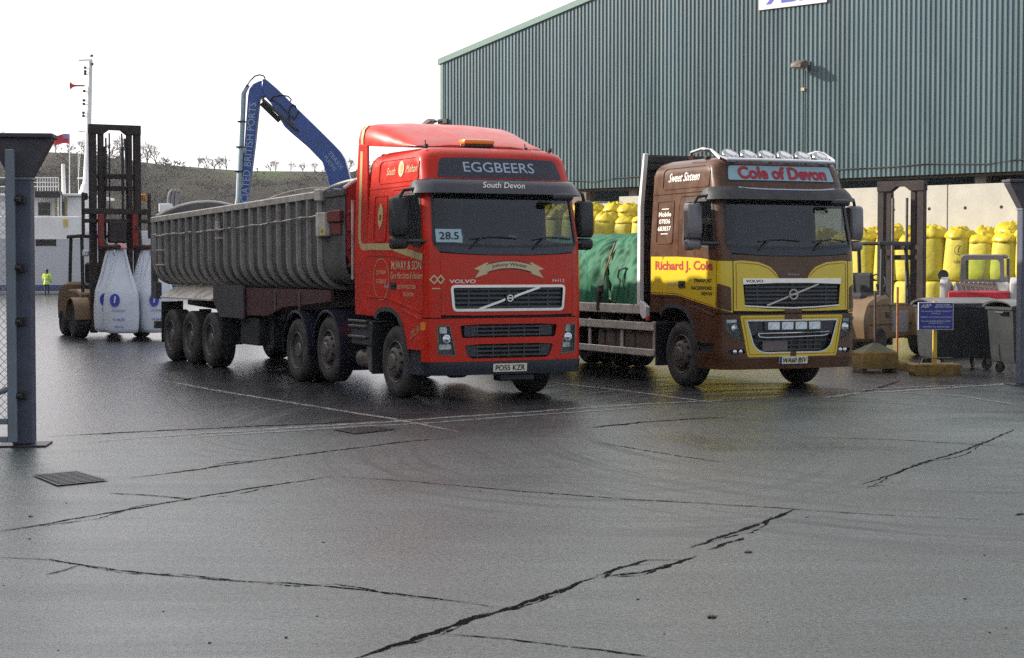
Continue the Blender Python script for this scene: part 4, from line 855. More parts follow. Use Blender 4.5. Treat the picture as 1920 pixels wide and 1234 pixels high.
# roof rail with six lamps
bm = new()
rail = [(-1.35, -1.06, 3.63), (-1.30, -1.06, 3.72), (-0.95, -1.06, 3.76), (-0.72, -1.05, 3.72), (-0.45, -1.04, 3.60), (-0.36, -0.99, 3.565)] + [(-0.32 + 0.03 * (1 - abs(y)) , y, 3.565) for y in (-0.6, 0, 0.6)] + [(-0.36, 0.99, 3.565), (-0.45, 1.04, 3.60), (-0.72, 1.05, 3.72), (-0.95, 1.06, 3.76), (-1.30, 1.06, 3.72), (-1.35, 1.06, 3.63)]
tube(bm, rail, 0.034, 10); rr = obj('roof_rail', bm, chrome, T2)
for k in range(6):
    y = -0.84 + 0.335 * k; M = Matrix.Translation((-0.50, y, 3.655)) @ Matrix.Rotation(radians(-52), 4, 'Y')
    q = new(); lathe(q, [(0.0, -0.10), (0.08, -0.085), (0.125, -0.03), (0.138, 0.0), (0.133, 0.014), (0.12, 0.004), (0.06, -0.05), (0.0, -0.055)], (0, 0, 0), axis='x', n=22); bmesh.ops.transform(q, matrix=M, verts=q.verts[:]); lm = obj('roof_lamp', q, chrome, T2)
    q = new(); lathe(q, [(0.122, 0.006), (0.10, 0.035), (0.06, 0.05), (0.0, 0.056)], (0, 0, 0), axis='x', n=22); bmesh.ops.transform(q, matrix=M, verts=q.verts[:]); obj('lamp_glass', q, lens, lm)
    q = new(); cyl(q, (-0.36, y, 3.565), (-0.46, y, 3.62), 0.018, n=8); obj('lamp_bracket', q, chrome, lm)
bm = new(); box(bm, -1.0, -0.9, -1.02, -0.94, 3.6, 3.66, 0.02); obj('marker_lamp', bm, black, T2)
# wheels
for s in (-1, 1):
    wheel(T2, -1.40, s, 'front', yo=1.19)
    wheel(T2, -6.9, s, 'dual', yo=1.22, dual=True); wheel(T2, -8.25, s, 'dual', yo=1.22, dual=True)
    # side guards and tank behind them
    for z0, z1 in ((0.86, 1.0), (0.44, 0.56)):
        B('side_guard_rail', (-6.2, -2.24, s * 1.20, s * 1.235, z0, z1), alu_b, T2, 0.012)
    for x in (-2.27, -3.4, -4.6, -5.8): B('guard_post', (x - 0.04, x + 0.04, s * 1.17, s * 1.20, 0.46, 1.02), alu_b, T2, 0.006)
    bm = new(); box(bm, -4.4, -2.35, s * 0.56, s * 1.15, 0.46, 1.0, 0.07, 3); obj('fuel_tank', bm, mat('brown grey tank', (0.16, 0.125, 0.105), 0.55, 0.2, var=0.3, vscale=3, dirt=(0.09, 0.07, 0.06), damt=0.6), T2)
    for x in (-3.0, -3.7, -4.1): B('tank_strap', (x - 0.03, x + 0.03, s * 0.6, s * 1.158, 0.45, 1.01), chassis_m, T2, 0.004)
    B('bed_side', (-9.9, -2.62, s * 1.19, s * 1.27, 1.13, 1.29), alu_b, T2, 0.012)
    for k in range(7):
        x = -3.2 - 0.95 * k; B('bed_bearer', (x - 0.04, x + 0.04, 0.46 * s, s * 1.19, 0.99, 1.13), chassis_m, T2, 0.004)
B('bed_floor', (-9.9, -2.60, -1.19, 1.19, 1.16, 1.27), alu, T2, 0.005)
# headboard: pale upright edge posts, dark ribbed planking between
prof = [(-2.47, 3.77), (-2.52, 3.78), (-2.70, 2.9), (-2.72, 1.30), (-2.66, 1.18), (-2.52, 1.06), (-2.42, 1.08), (-2.40, 1.25), (-2.62, 1.35), (-2.61, 2.9)]
for s in (-1, 1):
    bm = new(); prism(bm, prof, 'y', s * 1.20, s * 1.27); obj('headboard_post', bm, white, T2)
for k in range(19):
    z0 = 1.36 + 0.126 * k; z1 = z0 + 0.118; xa = interp([(1.3, -2.65), (2.9, -2.63), (3.78, -2.50)], z0)
    B('headboard_plank', (xa - 0.03, xa + 0.02 * (k % 2) - 0.0 + 0.01, -1.2, 1.2, z0, z1), mat('black plank', (0.02, 0.017, 0.018), 0.6, var=0.3), T2, 0.008)
bm = new(); prism(bm, [(-2.685, 1.3), (-2.67, 2.9), (-2.535, 3.76), (-2.555, 3.76), (-2.69, 2.9), (-2.70, 1.3)], 'y', -1.2, 1.2); obj('headboard_sheet', bm, black, T2)
bm = new(); box(bm, -2.44, -2.36, -1.265, -1.22, 1.03, 1.11, 0.01); obj('side_marker', bm, mat('red marker', (0.6, 0.08, 0.03), 0.3), T2)
bm = new(); lathe(bm, [(0.0, 0), (0.28, 0.0), (0.28, 0.35), (0.0, 0.35)], (-2.9, 0.2, 0.62), axis='x', n=20); obj('air_tank', bm, chassis_m, T2)

# sheeted load: two separate green tarpaulin mounds
tarp = mat('green tarpaulin', (0.028, 0.145, 0.078), 0.7, spec=0.25, var=0.3, vscale=2.4, bump=0.9, bscale=6, dirt=(0.12, 0.24, 0.16), dscale=1.1, damt=0.6)
from mathutils import noise as mnoise
def tarp_load(x0, x1, ztop_, seed, pinch):
    bm = new(); nx, na = 60, 80; rings = []
    for i in range(nx + 1):
        t = i / nx; x = x0 + (x1 - x0) * t; e = abs(2 * t - 1); k = (1 - e ** 4) ** 0.5 if e < 1 else 0.0
        h = ztop_ * (0.74 + 0.26 * k); ring = []
        for j in range(na + 1):
            a = pi * j / na; c, s_ = cos(a), sin(a); y = -1.2 * (0.90 + 0.10 * k) * math.copysign(abs(c) ** 0.50, c); z = h * abs(s_) ** 0.46
            d = mnoise.noise(Vector((x * 1.3 + seed, y * 1.4, z * 1.6))) * 0.09 + abs(mnoise.noise(Vector((x * 3.2 + z * 1.8 + seed, y * 1.2, z * 0.9)))) * 0.11 + abs(mnoise.noise(Vector((x * 8 - z * 5 + seed, y * 2, z * 3 + x * 2)))) * 0.06 - 0.04
            fold = 0.05 * sin((x - x0) * 9 + z * 3 + seed) * max(0, 1 - z / h) ** 1.3      # gathered folds towards the bed
            pn = pinch * math.exp(-((x - (x0 + x1) / 2 - 0.35 * (1 - z / h)) / 0.13) ** 2) * (0.4 + 0.6 * z / h)
            yy = y + (d + fold - pn) * (-1 if y < 0 else 1) * (abs(c) ** 0.4)
            ring.append((x, yy, 1.275 + max(0, z + d * 0.8 * (s_ > 0.15) - pn * s_ * 0.8)))
        rings.append(ring)
    loft(bm, rings, closed=False); 
    return bm
LD = thing('sheeted_load', 'load under a crumpled green tarpaulin, just behind the brown cab headboard', 'tarpaulin load', loc2, rz2, 'green sheeted loads on the flatbed')
obj('tarpaulin', tarp_load(-4.08, -2.74, 1.27, 3.1, 0.0), tarp, LD, sm=60)
bm = new(); tube(bm, [(-4.12, -1.19, 1.30), (-4.05, -1.235, 1.5), (-3.95, -1.225, 1.8), (-3.80, -1.2, 2.1), (-3.72, -1.15, 2.32)], 0.017, 6); obj('strap', bm, mat('orange strap', (0.35, 0.14, 0.07), 0.7), LD)
for x in (-4.13,): bm = new(); box(bm, x - 0.05, x + 0.05, -1.285, -1.2, 1.16, 1.52, 0.012); box(bm, x - 0.02, x + 0.14, -1.275, -1.215, 1.45, 1.62, 0.03); obj('ratchet', bm, black, LD)
bm = new(); tube(bm, [(-3.25, -1.2, 1.9), (-3.35, -1.27, 1.86), (-3.42, -1.26, 1.74), (-3.35, -1.24, 1.66)], 0.02, 6); tube(bm, [(-3.3, -1.21, 1.8), (-3.2, -1.25, 1.5), (-2.95, -1.24, 1.33)], 0.009, 5); tube(bm, [(-3.4, -1.21, 1.7), (-3.45, -1.25, 1.45), (-3.5, -1.26, 1.27)], 0.009, 5); obj('tie_cord', bm, mat('dark cord', (0.03, 0.05, 0.04), 0.7), LD)
LD2 = thing('sheeted_load', 'load under a green tarpaulin farther back on the flatbed, half hidden by the red cab', 'tarpaulin load', loc2, rz2, 'green sheeted loads on the flatbed')
obj('tarpaulin', tarp_load(-5.5, -4.12, 1.20, 9.7, 0.0), tarp, LD2, sm=60)
LD3 = thing('sheeted_load', 'load under a green tarpaulin at the tail of the flatbed, behind the red cab', 'tarpaulin load', loc2, rz2, 'green sheeted loads on the flatbed')
obj('tarpaulin', tarp_load(-9.4, -5.5, 1.2, 5.2, 0.0), tarp, LD3, sm=60)
# =============================================================== ground
def ground_mat():
    m = bpy.data.materials.new('wet worn yard'); m.use_nodes = True; t = m.node_tree; l = t.links.new; p = t.nodes['Principled BSDF']
    N = t.nodes.new
    geo = N('ShaderNodeNewGeometry'); pos = geo.outputs['Position']
    def noise(scale, detail=6, rough=0.6, vec=None, st=None, rot=0):
        n = N('ShaderNodeTexNoise'); n.inputs['Scale'].default_value = scale; n.inputs['Detail'].default_value = detail; n.inputs['Roughness'].default_value = rough
        v = vec or pos
        if st: mp = N('ShaderNodeMapping'); mp.inputs['Scale'].default_value = st; mp.inputs['Rotation'].default_value = (0, 0, rot); l(v, mp.inputs[0]); v = mp.outputs[0]
        l(v, n.inputs['Vector']); return n.outputs['Fac']
    def rng(x, a, b, c, d):
        r = N('ShaderNodeMapRange'); r.inputs[1].default_value = a; r.inputs[2].default_value = b; r.inputs[3].default_value = c; r.inputs[4].default_value = d; l(x, r.inputs[0]); return r.outputs[0]
    def mth(op, a, b):
        n = N('ShaderNodeMath'); n.operation = op
        for i, x in enumerate((a, b)):
            if isinstance(x, (int, float)): n.inputs[i].default_value = x
            else: l(x, n.inputs[i])
        return n.outputs[0]
    def mixc(f, a, b, mode='MIX'):
        n = N('ShaderNodeMix'); n.data_type = 'RGBA'; n.blend_type = mode
        if isinstance(f, float): n.inputs['Factor'].default_value = f
        else: l(f, n.inputs['Factor'])
        for nm, x in (('A', a), ('B', b)):
            if isinstance(x, tuple): n.inputs[nm].default_value = (*x, 1)
            else: l(x, n.inputs[nm])
        return n.outputs['Result']
    sp = N('ShaderNodeSeparateXYZ'); l(pos, sp.inputs[0])
    # two base tones: paler this side of the gate line, darker beyond it
    A = G(165, 822); Bp = G(1900, 722); d = (Bp - A); nx, ny = -d.y, d.x; ln = hypot(nx, ny)
    side = mth('ADD', mth('MULTIPLY', sp.outputs['X'], nx / ln), mth('MULTIPLY', sp.outputs['Y'], ny / ln)); c0 = (A.x * nx + A.y * ny) / ln
    beyond = rng(mth('SUBTRACT', side, c0), -0.15, 0.15, 0, 1)
    big = noise(0.22, 5); mid = noise(1.3, 8, 0.65); fine = noise(28, 6, 0.7); agg = noise(75, 3, 0.6)
    streak = noise(1.0, 6, 0.65, st=(0.16, 2.6, 1), rot=radians(-28)); streak2 = noise(1.0, 5, 0.6, st=(0.10, 3.4, 1), rot=radians(-62))
    col = mixc(beyond, (0.058, 0.078, 0.073), (0.038, 0.038, 0.042))
    col = mixc(1.0, col, rng(big, 0.3, 0.7, 0.78, 1.2), 'MULTIPLY'); col = mixc(1.0, col, rng(mid, 0.3, 0.7, 0.8, 1.2), 'MULTIPLY')
    col = mixc(1.0, col, rng(fine, 0.3, 0.7, 0.45, 1.6), 'MULTIPLY'); col = mixc(1.0, col, rng(agg, 0.32, 0.72, 0.5, 1.75), 'MULTIPLY')
    col = mixc(1.0, col, rng(streak, 0.42, 0.62, 0.78, 1.06), 'MULTIPLY'); col = mixc(1.0, col, rng(streak2, 0.45, 0.6, 0.86, 1.05), 'MULTIPLY')
    # curved scrub marks from turning tyres, in rings with a broken edge
    marks = mth('ADD', 0.0, 0.0)
    for px, py, r0, r1, sc in ((700, 795, 1.0, 2.6, 11.0), (1130, 835, 1.4, 3.6, 9.0), (1640, 800, 2.0, 5.5, 6.5)):
        c = G(px, py); dx = mth('SUBTRACT', sp.outputs['X'], c.x); dy = mth('MULTIPLY', mth('SUBTRACT', sp.outputs['Y'], c.y), 0.55)
        rr = mth('SQRT', mth('ADD', mth('MULTIPLY', dx, dx), mth('MULTIPLY', dy, dy)), 0)
        an = mth('ARCTAN2', dy, dx); cb = N('ShaderNodeCombineXYZ'); l(mth('MULTIPLY', mth('ADD', rr, mth('MULTIPLY', mid, 0.10)), sc * 0.85), cb.inputs[0]); l(mth('MULTIPLY', an, 0.9), cb.inputs[1])
        wv = rng(noise(1.0, 5, 0.65, vec=cb.outputs[0]), 0.47, 0.58, 0, 1)
        band = mth('MULTIPLY', rng(rr, r0 - 0.3, r0 + 0.3, 0, 1), rng(rr, r1 - 0.8, r1 + 0.8, 1, 0))
        amt = mth('MULTIPLY', mth('MULTIPLY', rng(wv, 0.1, 0.9, 0, 1), band), rng(big, 0.35, 0.6, 0.5, 1.0)); amt = mth('MULTIPLY', amt, 0.72); marks = mth('MAXIMUM', marks, amt)
        col = mixc(amt, col, (0.036, 0.036, 0.036))
    # pale salt and dust stains
    st = mth('MULTIPLY', rng(noise(0.8, 8, 0.7), 0.60, 0.74, 0, 1), rng(fine, 0.4, 0.6, 0, 0.35)); col = mixc(st, col, (0.24, 0.235, 0.22))
    l(col, p.inputs['Base Color'])
    # wetness: glossy film in patches
    wet = rng(mth('ADD', mth('MULTIPLY', noise(0.30, 6, 0.62), 0.7), mth('MULTIPLY', streak, 0.3)), 0.36, 0.62, 0, 1)
    wet = mth('MAXIMUM', wet, mth('MULTIPLY', beyond, 0.85))
    ro = mth('ADD', mth('ADD', rng(wet, 0, 1, 0.33, 0.19), mth('MULTIPLY', marks, 0.20)), rng(fine, 0.3, 0.7, -0.07, 0.09)); l(ro, p.inputs['Roughness'])
    l(mth('MULTIPLY', mth('MULTIPLY', rng(fine, 0.3, 0.7, 0.5, 1.25), rng(agg, 0.33, 0.67, 0.5, 1.25)), rng(marks, 0, 1, 1.0, 0.12)), p.inputs['Specular IOR Level'])
    h = mth('ADD', mth('MULTIPLY', agg, 1.0), mth('ADD', mth('MULTIPLY', fine, 1.0), mth('MULTIPLY', mid, 2.0)))
    b = N('ShaderNodeBump'); b.inputs['Distance'].default_value = 0.007; l(rng(wet, 0, 1, 0.80, 0.30), b.inputs['Strength']); l(h, b.inputs['Height']); l(b.outputs[0], p.inputs['Normal'])
    MATS['ground'] = m; return m
QY = 124.0
gm = ground_mat()
bm = new(); face(bm, [(-420, -90, 0), (420, -90, 0), (420, QY, 0), (-420, QY, 0)]); ground = obj('ground', bm, gm, None, sm=0, kind='structure')
bm = new(); box(bm, -420, 420, QY - 0.7, QY - 0.1, 0.004, 0.22, 0.03); obj('quay_kerb', bm, mat('quay concrete', (0.25, 0.24, 0.22), 0.8, var=0.2), None, kind='structure')
bm = new(); box(bm, -420, 420, QY - 0.05, QY + 1.0, -4.0, -0.01); obj('quay_wall', bm, mat('quay concrete', (0.2, 0.2, 0.2)), None, kind='structure')
bm = new(); face(bm, [(-2500, QY, -2.2), (2500, QY, -2.2), (2500, 900, -2.2), (-2500, 900, -2.2)]); obj('water', bm, mat('harbour water', (0.03, 0.045, 0.045), 0.12, bump=0.4, bscale=0.6), None, kind='structure')

def ribbon(name, pts, wd, m, z=0.004, jag=0.35, step=0.12, seed=1, parent=None):
    rnd = random.Random(seed); P = [G(*p) for p in pts]; out = []
    for a, b in zip(P, P[1:]):
        n = max(1, int((b - a).length / step))
        for k in range(n): out.append(a.lerp(b, k / n))
    out.append(P[-1]); bm = new(); Lr = []; Rr = []; N = len(out); wob = 0
    for i, p in enumerate(out):
        d = (out[min(i + 1, N - 1)] - out[max(i - 1, 0)]).normalized(); n_ = Vector((-d.y, d.x, 0))
        wob = wob * 0.7 + rnd.uniform(-1, 1) * jag * wd; e = min(1, 6 * i / N + 0.15, 6 * (N - 1 - i) / N + 0.15)
        w2 = wd * 0.5 * (1 + rnd.uniform(-jag, jag) * 1.4) * e
        Lr.append((p.x + n_.x * (w2 + wob), p.y + n_.y * (w2 + wob), z)); Rr.append((p.x + n_.x * (-w2 + wob), p.y + n_.y * (-w2 + wob), z))
    vs = Lr + Rr; fs = [(i, N + i, N + i + 1, i + 1) for i in range(N - 1)]
    o = mesh_obj(name, vs, fs, m, parent); return o
def crumble(name, col, cover, scale):
    m = bpy.data.materials.new(name); m.use_nodes = True; t = m.node_tree; l = t.links.new; p = t.nodes['Principled BSDF']; p.inputs['Roughness'].default_value = 0.95; p.inputs['Specular IOR Level'].default_value = 0.05; p.inputs['Base Color'].default_value = (*col, 1)
    o = t.nodes['Material Output']; tr = t.nodes.new('ShaderNodeBsdfTransparent'); mx = t.nodes.new('ShaderNodeMixShader'); n = t.nodes.new('ShaderNodeTexNoise'); n.inputs['Scale'].default_value = scale; n.inputs['Detail'].default_value = 5; n.inputs['Roughness'].default_value = 0.7
    g_ = t.nodes.new('ShaderNodeNewGeometry'); l(g_.outputs['Position'], n.inputs['Vector']); r = t.nodes.new('ShaderNodeMapRange'); r.inputs[1].default_value = cover - 0.04; r.inputs[2].default_value = cover + 0.04; l(n.outputs['Fac'], r.inputs[0]); l(r.outputs[0], mx.inputs[0]); l(tr.outputs[0], mx.inputs[1]); l(p.outputs[0], mx.inputs[2]); l(mx.outputs[0], o.inputs[0]); return m
crackm = crumble('open joint', (0.008, 0.007, 0.006), 0.42, 34.0); thinm = crumble('hairline joint', (0.012, 0.011, 0.010), 0.42, 22.0)
cr = [
 ([(655, 1240), (740, 1212), (820, 1187), (890, 1160), (960, 1141), (1025, 1115), (1090, 1093), (1125, 1082)], 0.075, crackm),
 ([(1125, 1082), (1200, 1074), (1240, 1066), (1280, 1052), (1302, 1043)], 0.07, crackm),
 ([(1120, 1080), (1160, 1067), (1192, 1058), (1215, 1051), (1285, 1050)], 0.045, crackm),
 ([(1290, 1028), (1345, 1010), (1400, 993), (1450, 973), (1495, 956)], 0.06, crackm),
 ([(1325, 1032), (1360, 1020), (1395, 1009)], 0.035, thinm),
 ([(-20, 1045), (70, 1049), (140, 1057), (225, 1070), (330, 1081), (450, 1090), (540, 1094), (625, 1100), (720, 1111), (800, 1120), (890, 1132), (950, 1143)], 0.035, crackm),
 ([(-20, 1000), (80, 984), (175, 967), (260, 953), (350, 936), (440, 921), (540, 906), (625, 893)], 0.055, crackm),
 ([(625, 893), (760, 902), (960, 920), (1075, 929), (1175, 936), (1300, 943), (1490, 955), (1660, 966), (1845, 975)], 0.022, thinm),
 ([(85, 1078), (120, 1069), (150, 1060)], 0.02, thinm), ([(205, 925), (280, 929), (355, 936)], 0.03, thinm),
 ([(822, 1189), (890, 1194), (960, 1200), (1060, 1213), (1130, 1220), (1240, 1236)], 0.018, thinm),
 ([(1617, 909), (1680, 887), (1740, 865), (1800, 847), (1845, 830), (1902, 805)], 0.055, crackm),
 ([(1100, 803), (1150, 797), (1200, 792), (1280, 787), (1360, 782)], 0.07, thinm),
 ([(90, 819), (160, 815), (240, 811), (400, 803), (600, 794), (700, 788)], 0.06, thinm),
 ([(240, 897), (330, 886), (500, 862), (620, 846), (750, 830), (860, 820)], 0.04, thinm),
 ([(400, 872), (450, 866), (500, 863)], 0.03, thinm),
 ([(1120, 830), (1200, 843), (1290, 858), (1360, 868)], 0.022, thinm), ([(1520, 820), (1700, 826), (1900, 838)], 0.022, thinm),
 ([(1580, 745), (1640, 730), (1690, 714)], 0.05, thinm), ([(1905, 967), (1925, 963)], 0.10, crackm), ([(1625, 913), (1650, 911), (1672, 911)], 0.03, crackm),
]
for i, (pts, wd, m) in enumerate(cr): ribbon('crack', pts, wd * (0.52 if m is crackm else 0.95), m, seed=i, jag=0.42, step=0.07, parent=ground, z=0.003 + 0.0004 * (i % 5))
for i, (pts, wd, m) in enumerate(cr):
    if m is crackm and len(pts) > 3:
        q = [(x + 3 + 4 * ((i * 7 + k) % 3), y - 4 + 5 * ((i + k) % 3)) for k, (x, y) in enumerate(pts)][:-1]; ribbon('hairline_crack', q, 0.011, thinm, seed=90 + i, jag=1.2, step=0.06, parent=ground, z=0.0028)
def paint_mat(name, col, cover, scale):
    m = bpy.data.materials.new(name); m.use_nodes = True; t = m.node_tree; l = t.links.new; p = t.nodes['Principled BSDF']; p.inputs['Roughness'].default_value = 0.5; p.inputs['Base Color'].default_value = (*col, 1)
    o = t.nodes['Material Output']; tr = t.nodes.new('ShaderNodeBsdfTransparent'); mx = t.nodes.new('ShaderNodeMixShader'); n = t.nodes.new('ShaderNodeTexNoise'); n.inputs['Scale'].default_value = scale; n.inputs['Detail'].default_value = 9; n.inputs['Roughness'].default_value = 0.75
    g_ = t.nodes.new('ShaderNodeNewGeometry'); l(g_.outputs['Position'], n.inputs['Vector']); r = t.nodes.new('ShaderNodeMapRange'); r.inputs[1].default_value = cover - 0.09; r.inputs[2].default_value = cover + 0.09; r.inputs[3].default_value = 0.0; r.inputs[4].default_value = 0.8
    l(n.outputs['Fac'], r.inputs[0]); l(r.outputs[0], mx.inputs[0]); l(tr.outputs[0], mx.inputs[1]); l(p.outputs[0], mx.inputs[2]); l(mx.outputs[0], o.inputs[0]); return m
pw = paint_mat('worn white paint', (0.42, 0.42, 0.40), 0.49, 9.0); pd = paint_mat('faded line', (0.34, 0.34, 0.32), 0.50, 8.0)
for i, (pts, wd, m) in enumerate([
 ([(290, 712), (420, 735), (560, 758), (740, 787), (870, 812)], 0.10, pw), ([(165, 829), (400, 812), (750, 790), (960, 775), (1210, 758), (1420, 748)], 0.16, pd), ([(330, 822), (600, 805), (800, 794), (960, 782), (1210, 764)], 0.13, pd),
 ([(1540, 747), (1610, 738), (1760, 729), (1920, 718)], 0.17, pw), ([(1600, 733), (1700, 727), (1830, 722)], 0.12, pd), ([(1035, 718), (1150, 731), (1260, 745), (1350, 757)], 0.12, pd), ([(1660, 735), (1800, 743), (1925, 763)], 0.10, pd)]):
    ribbon('painted_line', pts, wd, m, z=0.0062 + 0.0006 * i, jag=0.12, seed=40 + i, parent=ground)
# inspection cover and gully grates
iron = mat('cast iron', (0.035, 0.033, 0.035), 0.45, 0.4, var=0.3, vscale=12)
def quad_frame(corners, name, label, bars):
    c = [G(*q) for q in corners]; o = sum(c, Vector()) / 4; e = thing(name, label, 'drain cover', (o.x, o.y, 0))
    L_ = lambda s, t: c[0].lerp(c[1], s).lerp(c[3].lerp(c[2], s), t) - o
    bm = new(); vs = [L_(s, t) for s, t in ((-.05, -.05), (1.05, -.05), (1.05, 1.05), (-.05, 1.05))]; vi = [L_(s, t) for s, t in ((.02, .02), (.98, .02), (.98, .98), (.02, .98))]
    for i in range(4): j = (i + 1) % 4; face(bm, [vs[i] + Vector((0, 0, .012)), vs[j] + Vector((0, 0, .012)), vi[j] + Vector((0, 0, .012)), vi[i] + Vector((0, 0, .012))])
    obj('frame', bm, iron, e); bm = new(); face(bm, [v + Vector((0, 0, .0085)) for v in vi]); obj('pit', bm, hole if bars > 0 else iron, e)
    n = abs(bars)
    for k in range(n):
        bm = new(); a = (k + 0.2) / n; b = (k + 0.75) / n; top = [L_(a, .02), L_(b, .02), L_(b, .98), L_(a, .98)]
        loft(bm, [[p + Vector((0, 0, .009)) for p in top], [p + Vector((0, 0, .0165)) for p in top]]); obj('bar', bm, iron, e, sm=0)
    return e
quad_frame([(627, 806), (700, 801), (741, 806), (668, 814)], 'inspection_cover', 'dark cast iron inspection cover set in the ground near the red lorry', -9)
quad_frame([(66, 893), (110, 911), (198, 902), (142, 886)], 'gully_grate', 'rusty sunken gully grate in the ground near the left gate post', 9)
patch = mat('damp patch', (0.03, 0.03, 0.03), 0.22, bump=0.2, bscale=8)
stonem = mat('grit', (0.05, 0.048, 0.045), 0.8, var=0.3)
rnd = random.Random(5); spots = [(1404, 1036, 0.028), (1336, 1158, 0.03), (57, 969, .02), (1033, 926, .02)] + [(rnd.uniform(0, 1920), rnd.uniform(820, 1230), rnd.uniform(0.006, 0.013)) for _ in range(22)]
for i, (x, y, r) in enumerate(spots):
    p = G(x, y); bm = new(); bmesh.ops.create_icosphere(bm, subdivisions=1, radius=r)
    for v in bm.verts: v.co = Vector((v.co.x * rnd.uniform(.7, 1.3), v.co.y * rnd.uniform(.7, 1.3), max(0, v.co.z * 0.35 + r * 0.15)))
    o = obj('stone', bm, stonem, None); o.location = (p.x, p.y, 0.001); tag(o, 'small dark stone lying on the wet yard in the foreground' if i > 2 else ['dark lump of dirt on the yard right of the long crack', 'flat dark scrap on the yard in the bottom right foreground', 'small dark stone near the left edge of the foreground'][i], 'stone', 'loose stones on the yard')

SD_ = thing('shade_shed', 'tall grey steel shed, unseen, added at the left to shade the yard', 'shed', (-30, 30, 0))  # unseen shed, added to cast shade over the red lorry and yard
shm = mat('grey shed cladding', (0.22, 0.24, 0.25), 0.5, 0.1, var=0.1)
for k in range(18): B('wall_bay', (-0.2, 4.0, -44 + 5 * k, -39.03 + 5 * k, 0, 13.2), shm, SD_, 0.05)
bm = new(); prism(bm, [(-6.0, 12.8), (4.2, 13.22), (4.2, 13.5), (-6.0, 13.1)], 'y', -44.3, 46.3); obj('roof', bm, shm, SD_); B('back_wall', (-6, -5.8, -44, 46, 0, 12.8), shm, SD_, 0)
for k in (3, 8, 13): B('roller_door', (4.0, 4.06, -42 + 5 * k, -37.9 + 5 * k, 0, 5.0), darkgrey, SD_, 0.01)
# =============================================================== hill across the water
def hill_h(x, y):
    ridge = interp([(-1400, 30), (-700, 46), (-160, 40), (-126, 38.5), (-115, 36), (-108, 35), (-98, 34), (-88, 33), (-60, 32.5), (-40, 32), (0, 31), (120, 31), (500, 40), (1400, 30)], x * 560 / max(200, y) if y > 200 else x)
    t = max(0, min(1, (y - 400) / 170)); t2 = t * t * (3 - 2 * t)
    return -3 + (ridge + 3) * t2 + (mnoise.noise(Vector((x * 0.012, y * 0.012, 1))) * 5 + mnoise.noise(Vector((x * 0.05, y * 0.05, 4))) * 1.6) * t * (1 - 0.85 * t ** 3)
bm = new(); xs = [-1400 + 28 * i for i in range(101)]; ys = [390 + 8 * j for j in range(24)] + [600, 700, 850]
V = [[bm.verts.new((x, y, hill_h(x, y))) for x in xs] for y in ys]
for j in range(len(ys) - 1):
    for i in range(100): bm.faces.new((V[j][i], V[j][i + 1], V[j + 1][i + 1], V[j + 1][i]))
def hill_mat():
    m = bpy.data.materials.new('winter hillside'); m.use_nodes = True; t = m.node_tree; l = t.links.new; p = t.nodes['Principled BSDF']; p.inputs['Roughness'].default_value = 0.95; p.inputs['Specular IOR Level'].default_value = 0.1
    g_ = t.nodes.new('ShaderNodeNewGeometry'); n = t.nodes.new('ShaderNodeTexNoise'); n.inputs['Scale'].default_value = 0.022; n.inputs['Detail'].default_value = 7; l(g_.outputs['Position'], n.inputs['Vector'])
    r = t.nodes.new('ShaderNodeValToRGB'); e = r.color_ramp.elements; e[0].position = 0.40; e[0].color = (0.042, 0.036, 0.026, 1); e[1].position = 0.62; e[1].color = (0.07, 0.105, 0.026, 1)
    k = e.new(0.52); k.color = (0.058, 0.055, 0.03, 1); l(n.outputs['Fac'], r.inputs[0])
    n2 = t.nodes.new('ShaderNodeTexNoise'); n2.inputs['Scale'].default_value = 0.35; n2.inputs['Detail'].default_value = 6; l(g_.outputs['Position'], n2.inputs['Vector']); mm = t.nodes.new('ShaderNodeMix'); mm.data_type = 'RGBA'; mm.blend_type = 'MULTIPLY'; mm.inputs['Factor'].default_value = 0.7; l(r.outputs[0], mm.inputs['A']); l(n2.outputs['Color'], mm.inputs['B']); l(mm.outputs['Result'], p.inputs['Base Color']); return m
obj('hill', bm, hill_mat(), None, sm=180, kind='structure')
# bare scrub and woodland on the slope: one mass of small twiggy clumps
rnd = random.Random(11); vs = []; fs = []
def clump(x, y, r, n):
    z = hill_h(x, y)
    for _ in range(n):
        a = rnd.uniform(0, 2 * pi); e = rnd.uniform(0, 1) ** 0.6; h = rnd.uniform(0.1, 1.2); cx = x + cos(a) * r * e; cy = y + sin(a) * r * e; cz = z + r * h * sqrt(max(0.05, 1 - e * e * 0.8)); s = r * rnd.uniform(0.16, 0.34)
        b = len(vs)
        for _k in range(3): vs.append((cx + rnd.uniform(-s, s), cy + rnd.uniform(-s, s), cz + rnd.uniform(-s, s)))
        fs.append((b, b + 1, b + 2))
for _ in range(2600):
    y = rnd.uniform(412, 545); x = rnd.uniform(-0.30, 0.02) * y
    if mnoise.noise(Vector((x * 0.02, y * 0.02, 9))) > 0.12 and rnd.random() < 0.85: continue
    clump(x, y, rnd.uniform(1.2, 2.9), 26)
for _ in range(900):                                          # hedge lines
    k = rnd.choice((0.0, 1.0, 2.0)); u = rnd.uniform(-170, 15); y = 455 + 34 * k + 8 * sin(u * 0.03 + k); clump(u, y, rnd.uniform(0.9, 1.8), 12)
mesh_obj('hillside_scrub', vs, fs, mat('bare scrub', (0.045, 0.038, 0.027), 0.95, var=0.5, vscale=0.08, spec=0.1), None, kind='stuff')
o = bpy.data.objects['hillside_scrub']; tag(o, 'brown winter scrub and bare woodland covering the far hillside', 'woodland')
